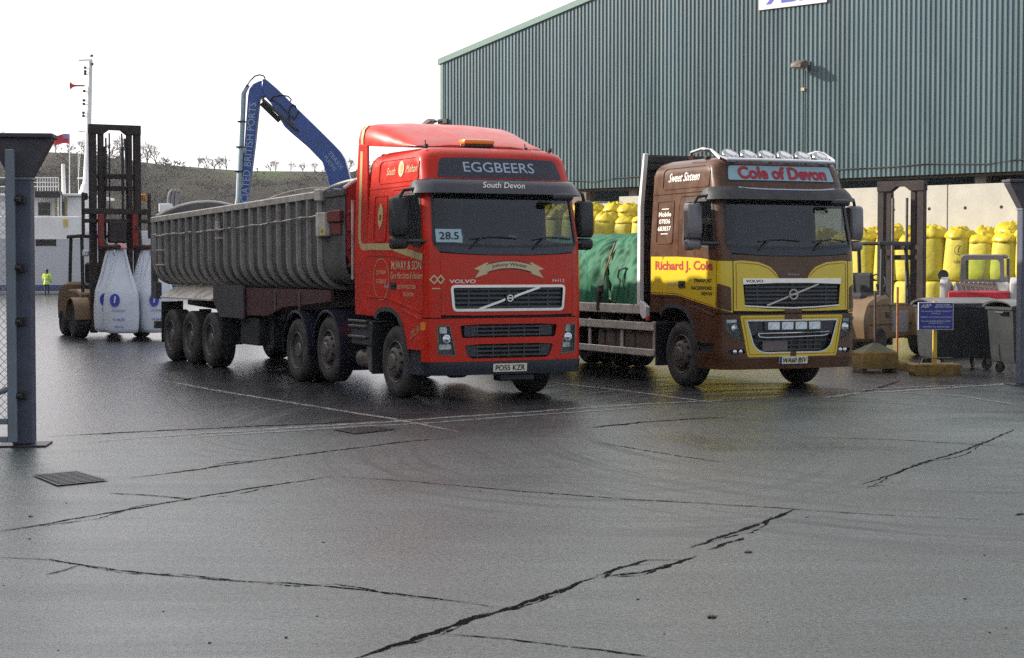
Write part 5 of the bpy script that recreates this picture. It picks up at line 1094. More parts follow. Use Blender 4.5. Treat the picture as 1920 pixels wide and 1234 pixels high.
# individual bare trees along the skyline
barkm = mat('bare twigs', (0.085, 0.075, 0.065), 0.9, spec=0.1)
def tree_mesh(seed, h):
    r_ = random.Random(seed); tv = []; tf = []; cv = []; cf = []
    def seg(p, q, a, b, V_, F_):
        u, v = frame_of(q - p); k = len(V_)
        for P_, rr in ((p, a), (q, b)):
            for i in range(4): V_.append(tuple(P_ + (u * cos(pi * i / 2) + v * sin(pi * i / 2)) * rr))
        for i in range(4): F_.append((k + i, k + (i + 1) % 4, k + 4 + (i + 1) % 4, k + 4 + i))
    def grow(p, d, ln, rad, lev):
        q = p + d * ln; seg(p, q, rad, rad * 0.65, tv if lev < 2 else cv, tf if lev < 2 else cf)
        if lev >= 5: return
        for _ in range(3 if lev else 4):
            nd = (d + Vector((r_.uniform(-1, 1), r_.uniform(-1, 1), r_.uniform(-0.35, 0.7))) * 0.85).normalized(); grow(q - d * ln * r_.uniform(0, 0.4), nd, ln * r_.uniform(0.6, 0.8), rad * 0.6, lev + 1)
    grow(Vector((0, 0, -1)), Vector((0.05, 0, 1)), h * 0.34, h * 0.032, 0); out = []
    for n, V_, F_ in (('trunk', tv, tf), ('crown', cv, cf)):
        me = bpy.data.meshes.new(n); me.from_pydata(V_, [], F_); me.materials.append(barkm); out.append(me)
    return out
TM = [tree_mesh(k, 7.0) for k in (3, 8, 14)]
where = {8: 'left of the ship mast', 60: 'left of the ship mast', 120: 'just left of the ship mast', 150: 'just right of the ship mast', 205: 'framed inside the tall forklift mast', 225: 'framed inside the tall forklift mast', 265: 'just right of the tall forklift mast', 292: 'right of the tall forklift mast'}
for i, px in enumerate((8, 36, 62, 105, 128, 158, 178, 205, 226, 240, 262, 276, 292, 306, 372, 388, 402, 412, 425, 508, 517, 545, 568, 590, 655, 690)):
    y = 562; p = AT(px, 300, y); sc = rnd.uniform(0.8, 1.4) * (0.75 if px > 320 else 1.0)
    lab = ('bare tree on the skyline left of the ship mast' if px < 130 else 'bare tree on the skyline between the ship mast and the tall forklift mast' if px < 170 else 'bare tree on the skyline seen through the tall forklift mast' if px < 245 else 'bare tree on the skyline just right of the tall forklift mast' if px < 320 else 'bare tree on the skyline left of the blue crane stick' if px < 440 else 'bare tree on the skyline between the stick and boom of the blue crane' if px < 600 else 'bare tree on the skyline beside the red cab')
    t_ = thing('bare_tree', lab, 'tree', (p.x, y, hill_h(p.x, y) - 0.2), rnd.uniform(0, 6), 'bare trees on the skyline'); t_.scale = (sc, sc, sc)
    a, b = TM[i % 3]; link('trunk', a, t_); link('crown', b, t_)
# =============================================================== warehouse
WO = Vector((15.5, 63.0, 0)); WT = Vector((-0.728, 0.686, 0)).normalized(); WN = Vector((-WT.y, WT.x, 0)); WN = -WN if WN.y > 0 else WN
WH = thing('warehouse', 'large green corrugated steel warehouse with concrete lower wall behind the lorries', 'warehouse', WO, atan2(WT.y, WT.x))
# local frame: +x runs along the wall to the left and away, +y = local left of x (into the building is +y or -y)
IN = -1 if Vector((-sin(WH.rotation_euler.z), cos(WH.rotation_euler.z), 0)).dot(WN) > 0 else 1     # local y sign pointing into the building
SL, SRt, APEX = 25.6, -22.0, 1.0
def roofz(s): return 11.3 + (SL - s) * 0.2155 if s > APEX else 11.3 + (SL - APEX) * 0.2155 - (APEX - s) * 0.2155
green = mat('green cladding', (0.094, 0.150, 0.172), 0.42, 0.1, var=0.14, vscale=1.2, dirt=(0.10, 0.13, 0.12), dscale=0.6, damt=0.5, stretch=(3, 3, 0.25), rvar=0.08)
t__ = green.node_tree; oi = t__.nodes.new('ShaderNodeObjectInfo'); mr2 = t__.nodes.new('ShaderNodeMapRange'); mr2.inputs[3].default_value = 0.84; mr2.inputs[4].default_value = 1.12; mm2 = t__.nodes.new('ShaderNodeMix'); mm2.data_type = 'RGBA'; mm2.blend_type = 'MULTIPLY'; mm2.inputs['Factor'].default_value = 1
pb = t__.nodes['Principled BSDF']; src = pb.inputs['Base Color'].links[0].from_socket; t__.links.new(oi.outputs['Random'], mr2.inputs[0]); t__.links.new(src, mm2.inputs['A']); t__.links.new(mr2.outputs[0], mm2.inputs['B']); t__.links.new(mm2.outputs['Result'], pb.inputs['Base Color'])
CB = 5.24; pitch = 0.20; dep = 0.045
def sheet(s0, s1):
    vs = []; fs = []; n = int(round((s1 - s0) / pitch)); prof = []
    for k in range(n): b = s0 + k * pitch; prof += [(b, 0), (b + 0.055, 0), (b + 0.085, dep), (b + 0.165, dep), (b + 0.195, 0)]
    prof.append((s1, 0))
    for s, d in prof: vs += [(s, -IN * d, CB), (s, -IN * d, roofz(s) - 0.06)]
    fs = [(2 * i, 2 * i + 2, 2 * i + 3, 2 * i + 1) for i in range(len(prof) - 1)]; return vs, fs
s = SRt
while s < SL - 0.01:
    e = min(s + 1.0, SL); vs, fs = sheet(s, e); mesh_obj('cladding_sheet', vs, fs, green, WH); s = e
D_ = IN
def wbox(name, s0, s1, d0, d1, z0, z1, m, parent=None, bev=0.01): return B(name, (s0, s1, D_ * d0, D_ * d1, z0, z1), m, parent or WH, bev)
trim = mat('green trim', (0.11, 0.21, 0.18), 0.45, var=0.1)
for a, b, nm in ((SL + 0.25, APEX, 'verge_trim'), (APEX, SRt - 0.25, 'verge_trim')):
    bm = new(); prism(bm, [(a, roofz(min(a, SL)) - 0.10 - (0.05 if a > SL else 0)), (b, roofz(max(b, SRt)) - 0.10), (b, roofz(max(b, SRt)) + 0.16), (a, roofz(min(a, SL)) + 0.16 - (0.05 if a > SL else 0))], 'y', -D_ * 0.12, D_ * 0.25); obj(nm, bm, trim, WH)
    bm = new(); prism(bm, [(a, roofz(min(a, SL)) - 0.0), (b, roofz(max(b, SRt)) - 0.0), (b, roofz(max(b, SRt)) + 0.1), (a, roofz(min(a, SL)) + 0.1)], 'y', D_ * 0.25, D_ * 50); obj('roof_slope', bm, green, WH)
wbox('corner_trim', SL - 0.05, SL + 0.14, -0.07, 0.2, CB, roofz(SL) - 0.1, trim)
wbox('side_wall', SL - 0.1, SL, 0.22, 50, CB, 11.2, green, bev=0); wbox('side_wall', SRt, SRt + 0.1, 0.1, 50, 0, 11.2, green, bev=0)
dark = mat('dark steelwork', (0.045, 0.036, 0.034), 0.7, var=0.3)  # plain dark steel colour
wbox('back_wall', SRt, SL, 49.8, 50, 0, 11.2, dark, bev=0)
wbox('edge_beam', SRt, SL, 0.10, 0.35, CB - 0.10, CB + 0.25, dark)
wbox('floor', SRt, SL, 0.6, 49.5, 0.005, 0.03, mat('warehouse floor', (0.15, 0.15, 0.14), 0.8), bev=0)
conc = mat('pale concrete', (0.52, 0.50, 0.45), 0.85, var=0.10, vscale=1.3, bump=0.15, bscale=8, dirt=(0.40, 0.38, 0.34), dscale=0.9, damt=0.4)
# precast wall panels with lifting holes
s = -22.0; k = 0
joints = [-22, -17.3, -13.0, -8.4, -4.2, 0.0, 4.4, 8.6, 12.8, 15.3, 17.0]
for a, b in zip(joints, joints[1:]):
    top = 4.86 if a < 15 else 4.60
    pn = wbox('wall_panel', a + 0.02, b - 0.02, 0.12, 0.42, 0.0, top, conc, bev=0.015)
    n = 3 if b - a > 3 else 1
    for q in range(n):
        sx = a + (b - a) * (q + 0.5) / n; bm = new(); cyl(bm, (sx, D_ * 0.125, 4.02), (sx, D_ * 0.117, 4.02), 0.062, n=12); obj('lifting_hole', bm, hole, pn)
wbox('low_brick_wall', 17.1, SL - 0.1, 0.14, 0.42, 0.0, CB - 0.1, mat('brown block wall', (0.19, 0.15, 0.13), 0.85, var=0.2), bev=0.01)
col_m = mat('grey brown column', (0.20, 0.175, 0.16), 0.7, var=0.2)
for sx in (-16.5, -10.0, -1.1, 6.6, 14.8, 17.4): wbox('column', sx - 0.22, sx + 0.22, 0.45, 0.85, 0, CB + 0.5, col_m)
# cable along the foot of the cladding
bm = new(); tube(bm, [(SRt + 1.2 * q, -D_ * 0.075, 5.62 + 0.05 * sin(q * 1.7) - 0.03 * (q % 3)) for q in range(int((SL - SRt) / 1.2))], 0.02, 5); obj('cable', bm, dark, WH)
def WP(s, d, z): return WO + WT * s + WN * (-d) + Vector((0, 0, z))          # d measured into the building
def wall_hit(px, py, out=0.0):
    r = ray(px, py); n = WN; P0 = WO + WN * out; t = (P0 - CC).dot(n) / r.dot(n); return CC + r * t
# floodlight on the wall
p = wall_hit(1512, 122, 0.0); fl = thing('floodlight', 'small floodlight bracketed to the green cladding above the brown lorry', 'floodlight', p, WH.rotation_euler.z)
o = -D_
def obx(name, a, m, parent, bev=0.01): return B(name, (a[0], a[1], o * a[2], o * a[3], a[4], a[5]), m, parent, bev)
obx('bracket', (-0.05, 0.05, 0.05, 0.42, -0.04, 0.02), dark, fl); obx('bracket', (-0.28, -0.2, 0.05, 0.12, -0.25, 0.12), dark, fl)
bm = new(); prism(bm, [(o * 0.30, 0.10), (o * 0.42, 0.16), (o * 0.85, 0.02), (o * 0.88, -0.14), (o * 0.36, -0.18)], 'x', -0.26, 0.32, bev=0.015); obj('lamp_case', bm, mat('lamp case', (0.13, 0.10, 0.085), 0.6, var=0.3), fl)
bm = new(); face(bm, [(-0.23, o * 0.40, -0.185), (0.29, o * 0.40, -0.185), (0.29, o * 0.86, -0.15), (-0.23, o * 0.86, -0.15)]); obj('lamp_glass', bm, mat('dull lamp glass', (0.42, 0.42, 0.30), 0.3), fl)
obx('conduit', (0.02, 0.07, 0.05, 0.09, -4.1, -0.2), mat('conduit', (0.06, 0.09, 0.085), 0.6), fl); obx('junction_box', (0.02, 0.22, 0.05, 0.14, -0.98, -0.86), mat('small sign', (0.5, 0.42, 0.2), 0.6), fl)
p = wall_hit(828, 228, 0.0); f2 = thing('floodlight', 'floodlight on the left corner of the warehouse, just above the red cab roof', 'floodlight', p, WH.rotation_euler.z)
obx('bracket', (-0.5, 0.1, 0.08, 0.16, -0.12, 0.10), dark, f2); bm = new(); tube(bm, [(-0.3, o * 0.12, 0), (0.2, o * 0.3, 0.02)], 0.03, 6); obj('arm', bm, dark, f2)
bm = new(); prism(bm, [(0.10, -0.02), (0.75, -0.22), (0.80, -0.14), (0.30, 0.12)], 'y', o * 0.15, o * 0.6, bev=0.01); obj('lamp_case', bm, mat('lamp case', (0.13, 0.1, 0.085), 0.6), f2)
bm = new(); face(bm, [(0.14, o * 0.19, -0.045), (0.72, o * 0.19, -0.225), (0.72, o * 0.56, -0.225), (0.14, o * 0.56, -0.045)]); obj('lamp_glass', bm, mat('dull lamp glass', (0.42, 0.42, 0.3), 0.3), f2)
fl.scale = (0.8, 0.8, 1.0)
# company sign board on the cladding
p = wall_hit(1424, 20, 0.05); p2 = wall_hit(1552, 4, 0.05); sw = (p2 - p).length
sb = thing('sign_board', 'white sign board with blue italic letters at the top of the warehouse wall', 'sign', p + Vector((0, 0, 0)), atan2((p2 - p).y, (p2 - p).x))
B('board', (0, sw, -0.06, -0.02, 0, 1.15), white, sb, 0.01)
text_on('lettering', 'ABP', plane_fn((sw * 0.5, -0.064, 0.58), (1, 0, 0), (0, 0, 1)), mat('blue lettering', (0.05, 0.06, 0.42), 0.5), sb, width=sw * 0.78, height=0.80, shear=0.45, bold=0.04)

# =============================================================== yellow bulk bags along the wall
ybag = mat('yellow woven bag', (0.52, 0.43, 0.03), 0.65, var=0.16, vscale=3, bump=0.7, bscale=7, dirt=(0.50, 0.46, 0.10), dscale=2.2, damt=0.4)
ybag2 = mat('shiny yellow liner', (0.62, 0.47, 0.02), 0.42, var=0.15, vscale=4, bump=0.5, bscale=9)
def bag_mesh(seed, tall=1.42, r=0.50):
    rr = random.Random(seed); bm = new(); n = 28; rings = []
    prof = [(0.80, 0.0), (0.97, 0.05), (1.02, 0.3), (1.0, 0.8), (0.98, 1.15), (0.96, 1.30), (0.90, 1.38), (0.80, 1.42)]
    for f, h in prof:
        ring = []
        for i in range(n):
            a = 2 * pi * i / n; sq = 1 / (abs(cos(a)) ** 3.2 + abs(sin(a)) ** 3.2) ** (1 / 3.2); k = r * f * (0.45 + 0.55 * sq) * 1.02
            d = 1 + 0.07 * mnoise.noise(Vector((cos(a) * 1.8, sin(a) * 1.8, h * 1.5 + seed))) + 0.03 * abs(mnoise.noise(Vector((cos(a) * 7, sin(a) * 7, h * 1.2 + seed))))
            ring.append((k * cos(a) * d, k * sin(a) * d, h * tall / 1.42))
        rings.append(ring)
    loft(bm, rings); me = bpy.data.meshes.new('sack'); bmesh.ops.recalc_face_normals(bm, faces=bm.faces[:]); bm.to_mesh(me); bm.free(); me.materials.append(ybag); me.shade_smooth()
    # crumpled liner on top, folded over to one side
    bm = new(); rings = []; n = 40; lx, ly = rr.uniform(-0.12, 0.12), rr.uniform(-0.12, 0.12); pk = rr.uniform(0.0, 0.16)
    for f, h in ((0.93, 1.30), (1.03, 1.36), (1.05, 1.42), (0.98, 1.50), (0.80, 1.55), (0.58, 1.58), (0.36, 1.60), (0.18, 1.61), (0.03, 1.61)):
        ring = []; up = max(0, 1 - f) ** 0.8
        for i in range(n):
            a = 2 * pi * i / n; cxx, syy = cos(a) * f, sin(a) * f
            d = 1 + 0.16 * mnoise.noise(Vector((cxx * 1.6 + seed, syy * 1.6, h * 3))) + 0.10 * abs(mnoise.noise(Vector((cxx * 5, syy * 5 + seed, h * 6))))
            z = h + 0.26 * (abs(mnoise.noise(Vector((cxx * 2.2 + seed, syy * 2.2, 3)))) + 0.45 * abs(mnoise.noise(Vector((cxx * 5.5, syy * 5.5 + seed, 7))))) * min(1, up * 3) + pk * up ** 1.5
            ring.append((r * f * d * cos(a) + lx * up, r * f * d * sin(a) + ly * up, z * tall / 1.42))
        rings.append(ring)
    loft(bm, rings); m2 = bpy.data.meshes.new('liner'); bmesh.ops.recalc_face_normals(bm, faces=bm.faces[:]); bm.to_mesh(m2); bm.free(); m2.materials.append(ybag2); m2.shade_smooth()
    m3 = []
    for k in range(2):
        bm = new(); a0 = rr.uniform(0, pi); hh = rr.uniform(0.28, 0.55); sp = rr.uniform(0.20, 0.30); dx = rr.uniform(-0.12, 0.12)
        pts = []
        for q in range(11):
            t = q / 10; x = -sp + 2 * sp * t; z = 1.38 * tall / 1.42 + hh * sin(pi * t) ** 0.7; pts.append(Vector((cos(a0) * x + dx * sin(pi * t), sin(a0) * x + (k - 0.5) * 0.35, z)))
        wv = Vector((-sin(a0), cos(a0), 0)) * 0.055
        L_ = [bm.verts.new(p_ + wv) for p_ in pts]; R_ = [bm.verts.new(p_ - wv) for p_ in pts]; L2 = [bm.verts.new(p_ + wv - Vector((0, 0, .012))) for p_ in pts]; R2 = [bm.verts.new(p_ - wv - Vector((0, 0, .012))) for p_ in pts]
        for q in range(10): bm.faces.new((L_[q], L_[q + 1], R_[q + 1], R_[q])); bm.faces.new((L2[q], R2[q], R2[q + 1], L2[q + 1])); bm.faces.new((L_[q], L2[q], L2[q + 1], L_[q + 1])); bm.faces.new((R_[q], R_[q + 1], R2[q + 1], R2[q]))
        m_ = bpy.data.meshes.new('loop'); bm.to_mesh(m_); bm.free(); m_.materials.append(ybag); m3.append(m_)
    return me, m2, m3
BM = [bag_mesh(k * 3.7 + 1) for k in range(8)]
logo_c = mat('dark print', (0.06, 0.06, 0.04), 0.6)
rnd = random.Random(21); nb = 0; cnt = {}
ordn = ['first', 'second', 'third', 'fourth', 'fifth', 'sixth', 'seventh', 'eighth', 'ninth', 'tenth', 'eleventh', 'twelfth']
cols = []
sx = -6.0
while sx < 19.0: cols.append(sx); sx += 0.93
for i, (sx, rowd) in enumerate([(c_, -1.55) for c_ in cols] + [(c_ + 0.48, -0.55) for c_ in cols]):
    d = rowd + rnd.uniform(-0.08, 0.08); back = rowd > -1
    tall3 = sx > 8.5; st_ = (1.45 if back else 1.30) if tall3 else (1.58 if back else 1.44)
    for layer in ((0, 2, 1) if tall3 else (0, 1)):
        q = WP(sx + rnd.uniform(-0.04, 0.04), d + (0.06 if layer else 0), 0.0 if layer == 0 else st_ * (2 if tall3 and layer == 1 else 1)); low = layer != 1; layer = 0 if low else 1
        dv = q - CC; px = 960 + FPX * dv.x / dv.dot(FW)
        if layer and not back and px > 1920: grp = 'yellow bulk bags stacked along the wall'; lab = 'yellow bulk bag beyond the right gate post, upper row'
        elif layer and back: lab = 'yellow bulk bag, back row against the wall, %s' % ('right of the dark mast' if px > 1735 else 'beside the brown cab' if px > 1590 else 'hidden behind the brown cab' if px > 1200 else 'between the two cabs')
        elif layer and px > 1735: lab = 'yellow bulk bag of the upper row, %s left of the right gate post' % ordn[min(11, nb)]; nb += 1
        elif layer and px > 1655: lab = 'yellow bulk bag, upper row, seen through the right dark mast'
        elif layer and px > 1590: lab = 'yellow bulk bag, upper row, between brown cab and mast'
        elif layer and px > 1200: lab = 'yellow bulk bag, upper row, hidden behind the brown cab'
        elif layer and px > 1075: lab = 'yellow bulk bag, top row, above the green tarpaulins'
        elif layer: lab = 'yellow bulk bag, top row, behind the red cab'
        else: lab = 'yellow bulk bag in the lower rows by the wall'
        if 'right gate post' not in lab or 'beyond' in lab: cnt[lab] = cnt.get(lab, 0) + 1; lab = lab + ' (%s)' % (['rightmost'] + [x + ' from right' for x in ordn[1:]] + ['farther left'] * 90)[cnt[lab] - 1]
        t_ = thing('bulk_bag', lab, 'bulk bag', q, rnd.choice((0, 1, 2, 3)) * pi / 2 + WH.rotation_euler.z + rnd.uniform(-0.15, 0.15), 'yellow bulk bags stacked along the wall')
        k = rnd.randrange(8); t_.rotation_euler[0] = rnd.uniform(-0.05, 0.05) if layer else 0; t_.rotation_euler[1] = rnd.uniform(-0.05, 0.05) if layer else 0; t_.scale = (1, 1, (0.88 if tall3 else 1.0) * (1.0 if layer == 0 else rnd.uniform(0.90, 1.12)))
        link('sack', BM[k][0], t_)
        if layer:
            link('liner', BM[k][1], t_)
            for m_ in BM[k][2]:
                if px < 1740 or rnd.random() < 0.55: link('loop', m_, t_)
            if px > 1750 and nb in (3,) and not back:
                e = t_.rotation_euler.z; dirc = (CC - q); dirc.z = 0; dirc.normalize(); c_ = Vector((cos(e) * dirc.x + sin(e) * dirc.y, -sin(e) * dirc.x + cos(e) * dirc.y, 0)); tx = Vector((-c_.y, c_.x, 0))
                pt = lambda a, b: c_ * 0.535 + tx * a * 0.9 - c_ * (a * a * 0.6) + Vector((0, 0, 0.62 + b))
                text_on('lettering', 'oferti', pt, logo_c, t_, width=0.50, height=0.13)
                bm = new(); ring = [pt(-0.08 + 0.16 * cos(a), 0.36 + 0.16 * sin(a)) for a in [2 * pi * z_ / 20 for z_ in range(21)]]; rin = [pt(-0.08 + 0.138 * cos(a), 0.36 + 0.138 * sin(a)) for a in [2 * pi * z_ / 20 for z_ in range(21)]]
                loft(bm, [ring, rin], closed=False); obj('printed_ring', bm, logo_c, t_, recalc=False); bm = new(); face(bm, [pt(-0.11, 0.27), pt(-0.07, 0.27), pt(-0.04, 0.46), pt(-0.08, 0.46)]); obj('printed_mark', bm, logo_c, t_)
# =============================================================== gate posts and gate leaf
postm = mat('blue grey steel', (0.085, 0.095, 0.14), 0.5, 0.2, var=0.2, vscale=4, dirt=(0.05, 0.045, 0.05), dscale=3, damt=0.6)
postd = mat('shaded steel head', (0.05, 0.045, 0.055), 0.6, var=0.2)  # same post steel, shade on the flared head put into the colour
stilem = mat('grey blue gate paint', (0.16, 0.19, 0.23), 0.5, var=0.15, dirt=(0.1, 0.07, 0.05), damt=0.4)
def gate_post(px, py, label, hw=0.11):
    p = G(px, py); t = thing('gate_post', label, 'gate post', (p.x, p.y, 0), radians(6), 'steel posts of the yard gate')
    bm = new(); prism(bm, [(-hw, -hw), (hw, -hw), (hw, hw), (-hw, hw)], 'z', 0.02, 2.86, bev=0.012); obj('shaft', bm, postm, t)
    bm = new(); loft(bm, [[(a * w_, b * w2, z) for a, b in ((-1, -1), (1, -1), (1, 1), (-1, 1))] for z, w_, w2 in ((2.86, hw + 0.004, hw + 0.004), (3.25, 0.325, hw + 0.02), (3.27, 0.325, hw + 0.02))]); obj('flared_head', bm, postd, t, sm=20)
    B('cap_plate', (-0.35, 0.35, -0.18, 0.18, 3.272, 3.32), postd, t, 0.008); B('base_plate', (-0.26, 0.26, -0.24, 0.24, 0.0, 0.02), iron, t, 0.004)
    B('weld_collar', (-hw - 0.012, hw + 0.012, -hw - 0.012, hw + 0.012, 2.83, 2.855), stilem, t, 0.004)
    return t, p
gp, pL = gate_post(46, 835, 'dark blue steel gate post with flared head, at the left edge')
gp2, pR = gate_post(1921, 722, 'blue grey steel gate post with flared head, at the right edge')
for z in (0.55, 1.33, 1.9, 2.62):
    bm = new(); cyl(bm, (-0.02, -0.13, z), (-0.02, -0.20, z), 0.045, n=10); box(bm, -0.10, 0.06, -0.17, -0.13, z - 0.05, z + 0.05, 0.01); obj('hinge_pin', bm, iron, gp)
GT = thing('mesh_gate', 'open chain link gate leaf hung on the left gate post, cut off by the frame', 'gate', (pL.x - 0.05, pL.y - 0.27, 0), radians(186))
bm = new(); box(bm, -0.045, 0.045, -0.045, 0.045, 0.06, 3.14, 0.008); obj('stile', bm, stilem, GT)
for z in (0.09, 0.28, 2.80): B('rail', (0.045, 2.4, -0.03, 0.03, z - 0.03, z + 0.03), stilem, GT, 0.006)
bm = new(); cyl(bm, (0.05, 0, 0.62), (0.9, 0, 0.28), 0.03, n=8); obj('brace', bm, stilem, GT)
B('far_stile', (2.4, 2.48, -0.045, 0.045, 0.06, 3.0), stilem, GT, 0.008)
bm = new(); n = 0
wire = mat('galvanised wire', (0.32, 0.33, 0.35), 0.45, 0.7)
for s_ in (1, -1):
    k = -3.0
    while k < 2.4:
        pts = []
        for z in (0.30, 2.80):
            pts.append((k + (z - 0.30) if s_ > 0 else k + 2.5 - (z - 0.30), z))
        (x0, z0), (x1, z1) = pts
        def clip(x, z): return (x, z)
        a0 = max(0, min(1, ((0.05 - x0) / (x1 - x0)))) if x1 != x0 else 0; a1 = max(0, min(1, ((2.4 - x0) / (x1 - x0))))
        a0, a1 = min(a0, a1), max(a0, a1)
        if a1 - a0 > 0.01: tube(bm, [(x0 + (x1 - x0) * a0, 0.004 * s_, z0 + (z1 - z0) * a0), (x0 + (x1 - x0) * a1, 0.004 * s_, z0 + (z1 - z0) * a1)], 0.0035, 3, caps=False)
        k += 0.085
obj('wire_mesh', bm, wire, GT, sm=0, kind='stuff')
for z in (0.55, 1.33, 1.9, 2.62):
    bm = new(); cyl(bm, (-0.10, 0.02, z), (0.0, 0.0, z), 0.028, n=8); obj('hinge_eye', bm, iron, GT)

# =============================================================== big bags helper
wbag = mat('white woven bag', (0.72, 0.74, 0.80), 0.6, var=0.06, vscale=3, bump=0.25, bscale=18)
bprint = mat('blue print', (0.05, 0.07, 0.42), 0.6); bfaint = mat('faint blue print', (0.22, 0.26, 0.52), 0.6)
def white_bag(loc_, rz_, label, seed):
    t = thing('bulk_bag', label, 'bulk bag', loc_, rz_, 'white bulk bags hanging from the forklift'); bm = new(); rings = []; n = 32
    for h, r in ((0.0, 0.36), (0.02, 0.43), (0.12, 0.46), (0.3, 0.475), (0.5, 0.48), (0.7, 0.475), (0.9, 0.465), (1.1, 0.44), (1.3, 0.37), (1.6, 0.27), (1.9, 0.18), (2.1, 0.125), (2.2, 0.10)):
        p_ = 4.5 if h < 1.1 else 4.5 - 2 * (h - 1.1); ring = []
        for i in range(n):
            a = 2 * pi * i / n; sq = 1 / (abs(cos(a)) ** p_ + abs(sin(a)) ** p_) ** (1 / p_); fold = 1 + (0.05 + 0.05 * sin(seed + h)) * sin(a * 4 + seed) * max(0, min(1, (h - 0.9))) + 0.035 * mnoise.noise(Vector((cos(a) * 2, sin(a) * 2, h * 2 + seed))) - 0.05 * abs(mnoise.noise(Vector((cos(a) * 5, sin(a) * 5, h * 0.8 + seed)))) * (0.4 + 0.6 * min(1, h))
            ring.append((r * sq * cos(a) * fold * 0.93, r * sq * sin(a) * fold * 0.93, h))
        rings.append(ring)
    loft(bm, rings); obj('sack', bm, wbag, t, sm=70)
    for a in (0.6, 2.2, 3.9, 5.4):
        bm = new(); c = Vector((cos(a), sin(a), 0)); tube(bm, [c * 0.47 + Vector((0, 0, 1.05)), c * 0.36 + Vector((0, 0, 1.45)), c * 0.20 + Vector((0, 0, 1.95)), c * 0.07 + Vector((0, 0, 2.30))], 0.028, 6); obj('loop', bm, wbag, t)
    bm = new(); lathe(bm, [(0.0, 2.18), (0.13, 2.16), (0.16, 2.22), (0.10, 2.32), (0.0, 2.34)], (0, 0, 0), axis='z', n=12); obj('gathered_neck', bm, mat('pink tape', (0.62, 0.30, 0.27), 0.6), t)
    f = lambda a, b: Vector((0.482 - 0.25 * max(0, abs(a) - 0.28) ** 2 * 3, a, b))
    bm = new(); vs_ = [f(-0.22 + 0.13 * cos(q), 0.86 + 0.17 * sin(q)) for q in [2 * pi * k / 24 for k in range(24)]]; face(bm, vs_); pr = obj('printed_oval', bm, bprint, t)
    bm = new(); face(bm, [p_ + Vector((0.004, 0, 0)) for p_ in (f(-0.25, 0.79), f(-0.215, 0.79), f(-0.19, 0.97), f(-0.225, 0.97))]); obj('printed_mark', bm, white_l, pr)
    for tx, b, w_ in (('fertilizer', 0.60, 0.36), ('N 34.5%', 0.36, 0.30), ('600 kg', 0.17, 0.22)): text_on('lettering', tx, lambda a, q, b=b: f(a - 0.12, b + q) + Vector((0.003, 0, 0)), bfaint if b > 0.5 else bprint, t, width=w_, height=0.07, bold=0.01)
    return t

# =============================================================== forklift trucks
tan = mat('tan forklift paint', (0.19, 0.112, 0.048), 0.5, var=0.15, vscale=4, dirt=(0.10, 0.07, 0.045), dscale=3, damt=0.6)
mastm = mat('greasy mast steel', (0.026, 0.022, 0.022), 0.6, 0.2, var=0.35, dirt=(0.10, 0.045, 0.03), dscale=5, damt=0.6)
def fl_wheel(parent, x, y, r, wd):
    w_ = new(); lathe(w_, [(r * 0.55, 0.02), (r * 0.8, -0.01), (r * 0.95, 0.02), (r, 0.05), (r, wd - 0.05), (r * 0.95, wd - 0.02), (r * 0.8, wd + 0.01), (r * 0.55, wd - 0.02)], (0, -wd / 2, 0), n=30); o = obj('wheel', w_, rubber, parent); o.location = (x, y, r)
    h = new(); lathe(h, [(0.0, 0.05), (r * 0.2, 0.04), (r * 0.25, 0.08), (r * 0.5, 0.09), (r * 0.56, 0.03), (r * 0.56, wd - 0.03), (r * 0.3, wd - 0.08), (0, wd - 0.06)], (0, -wd / 2, 0), n=20); obj('rim', h, steel, o)
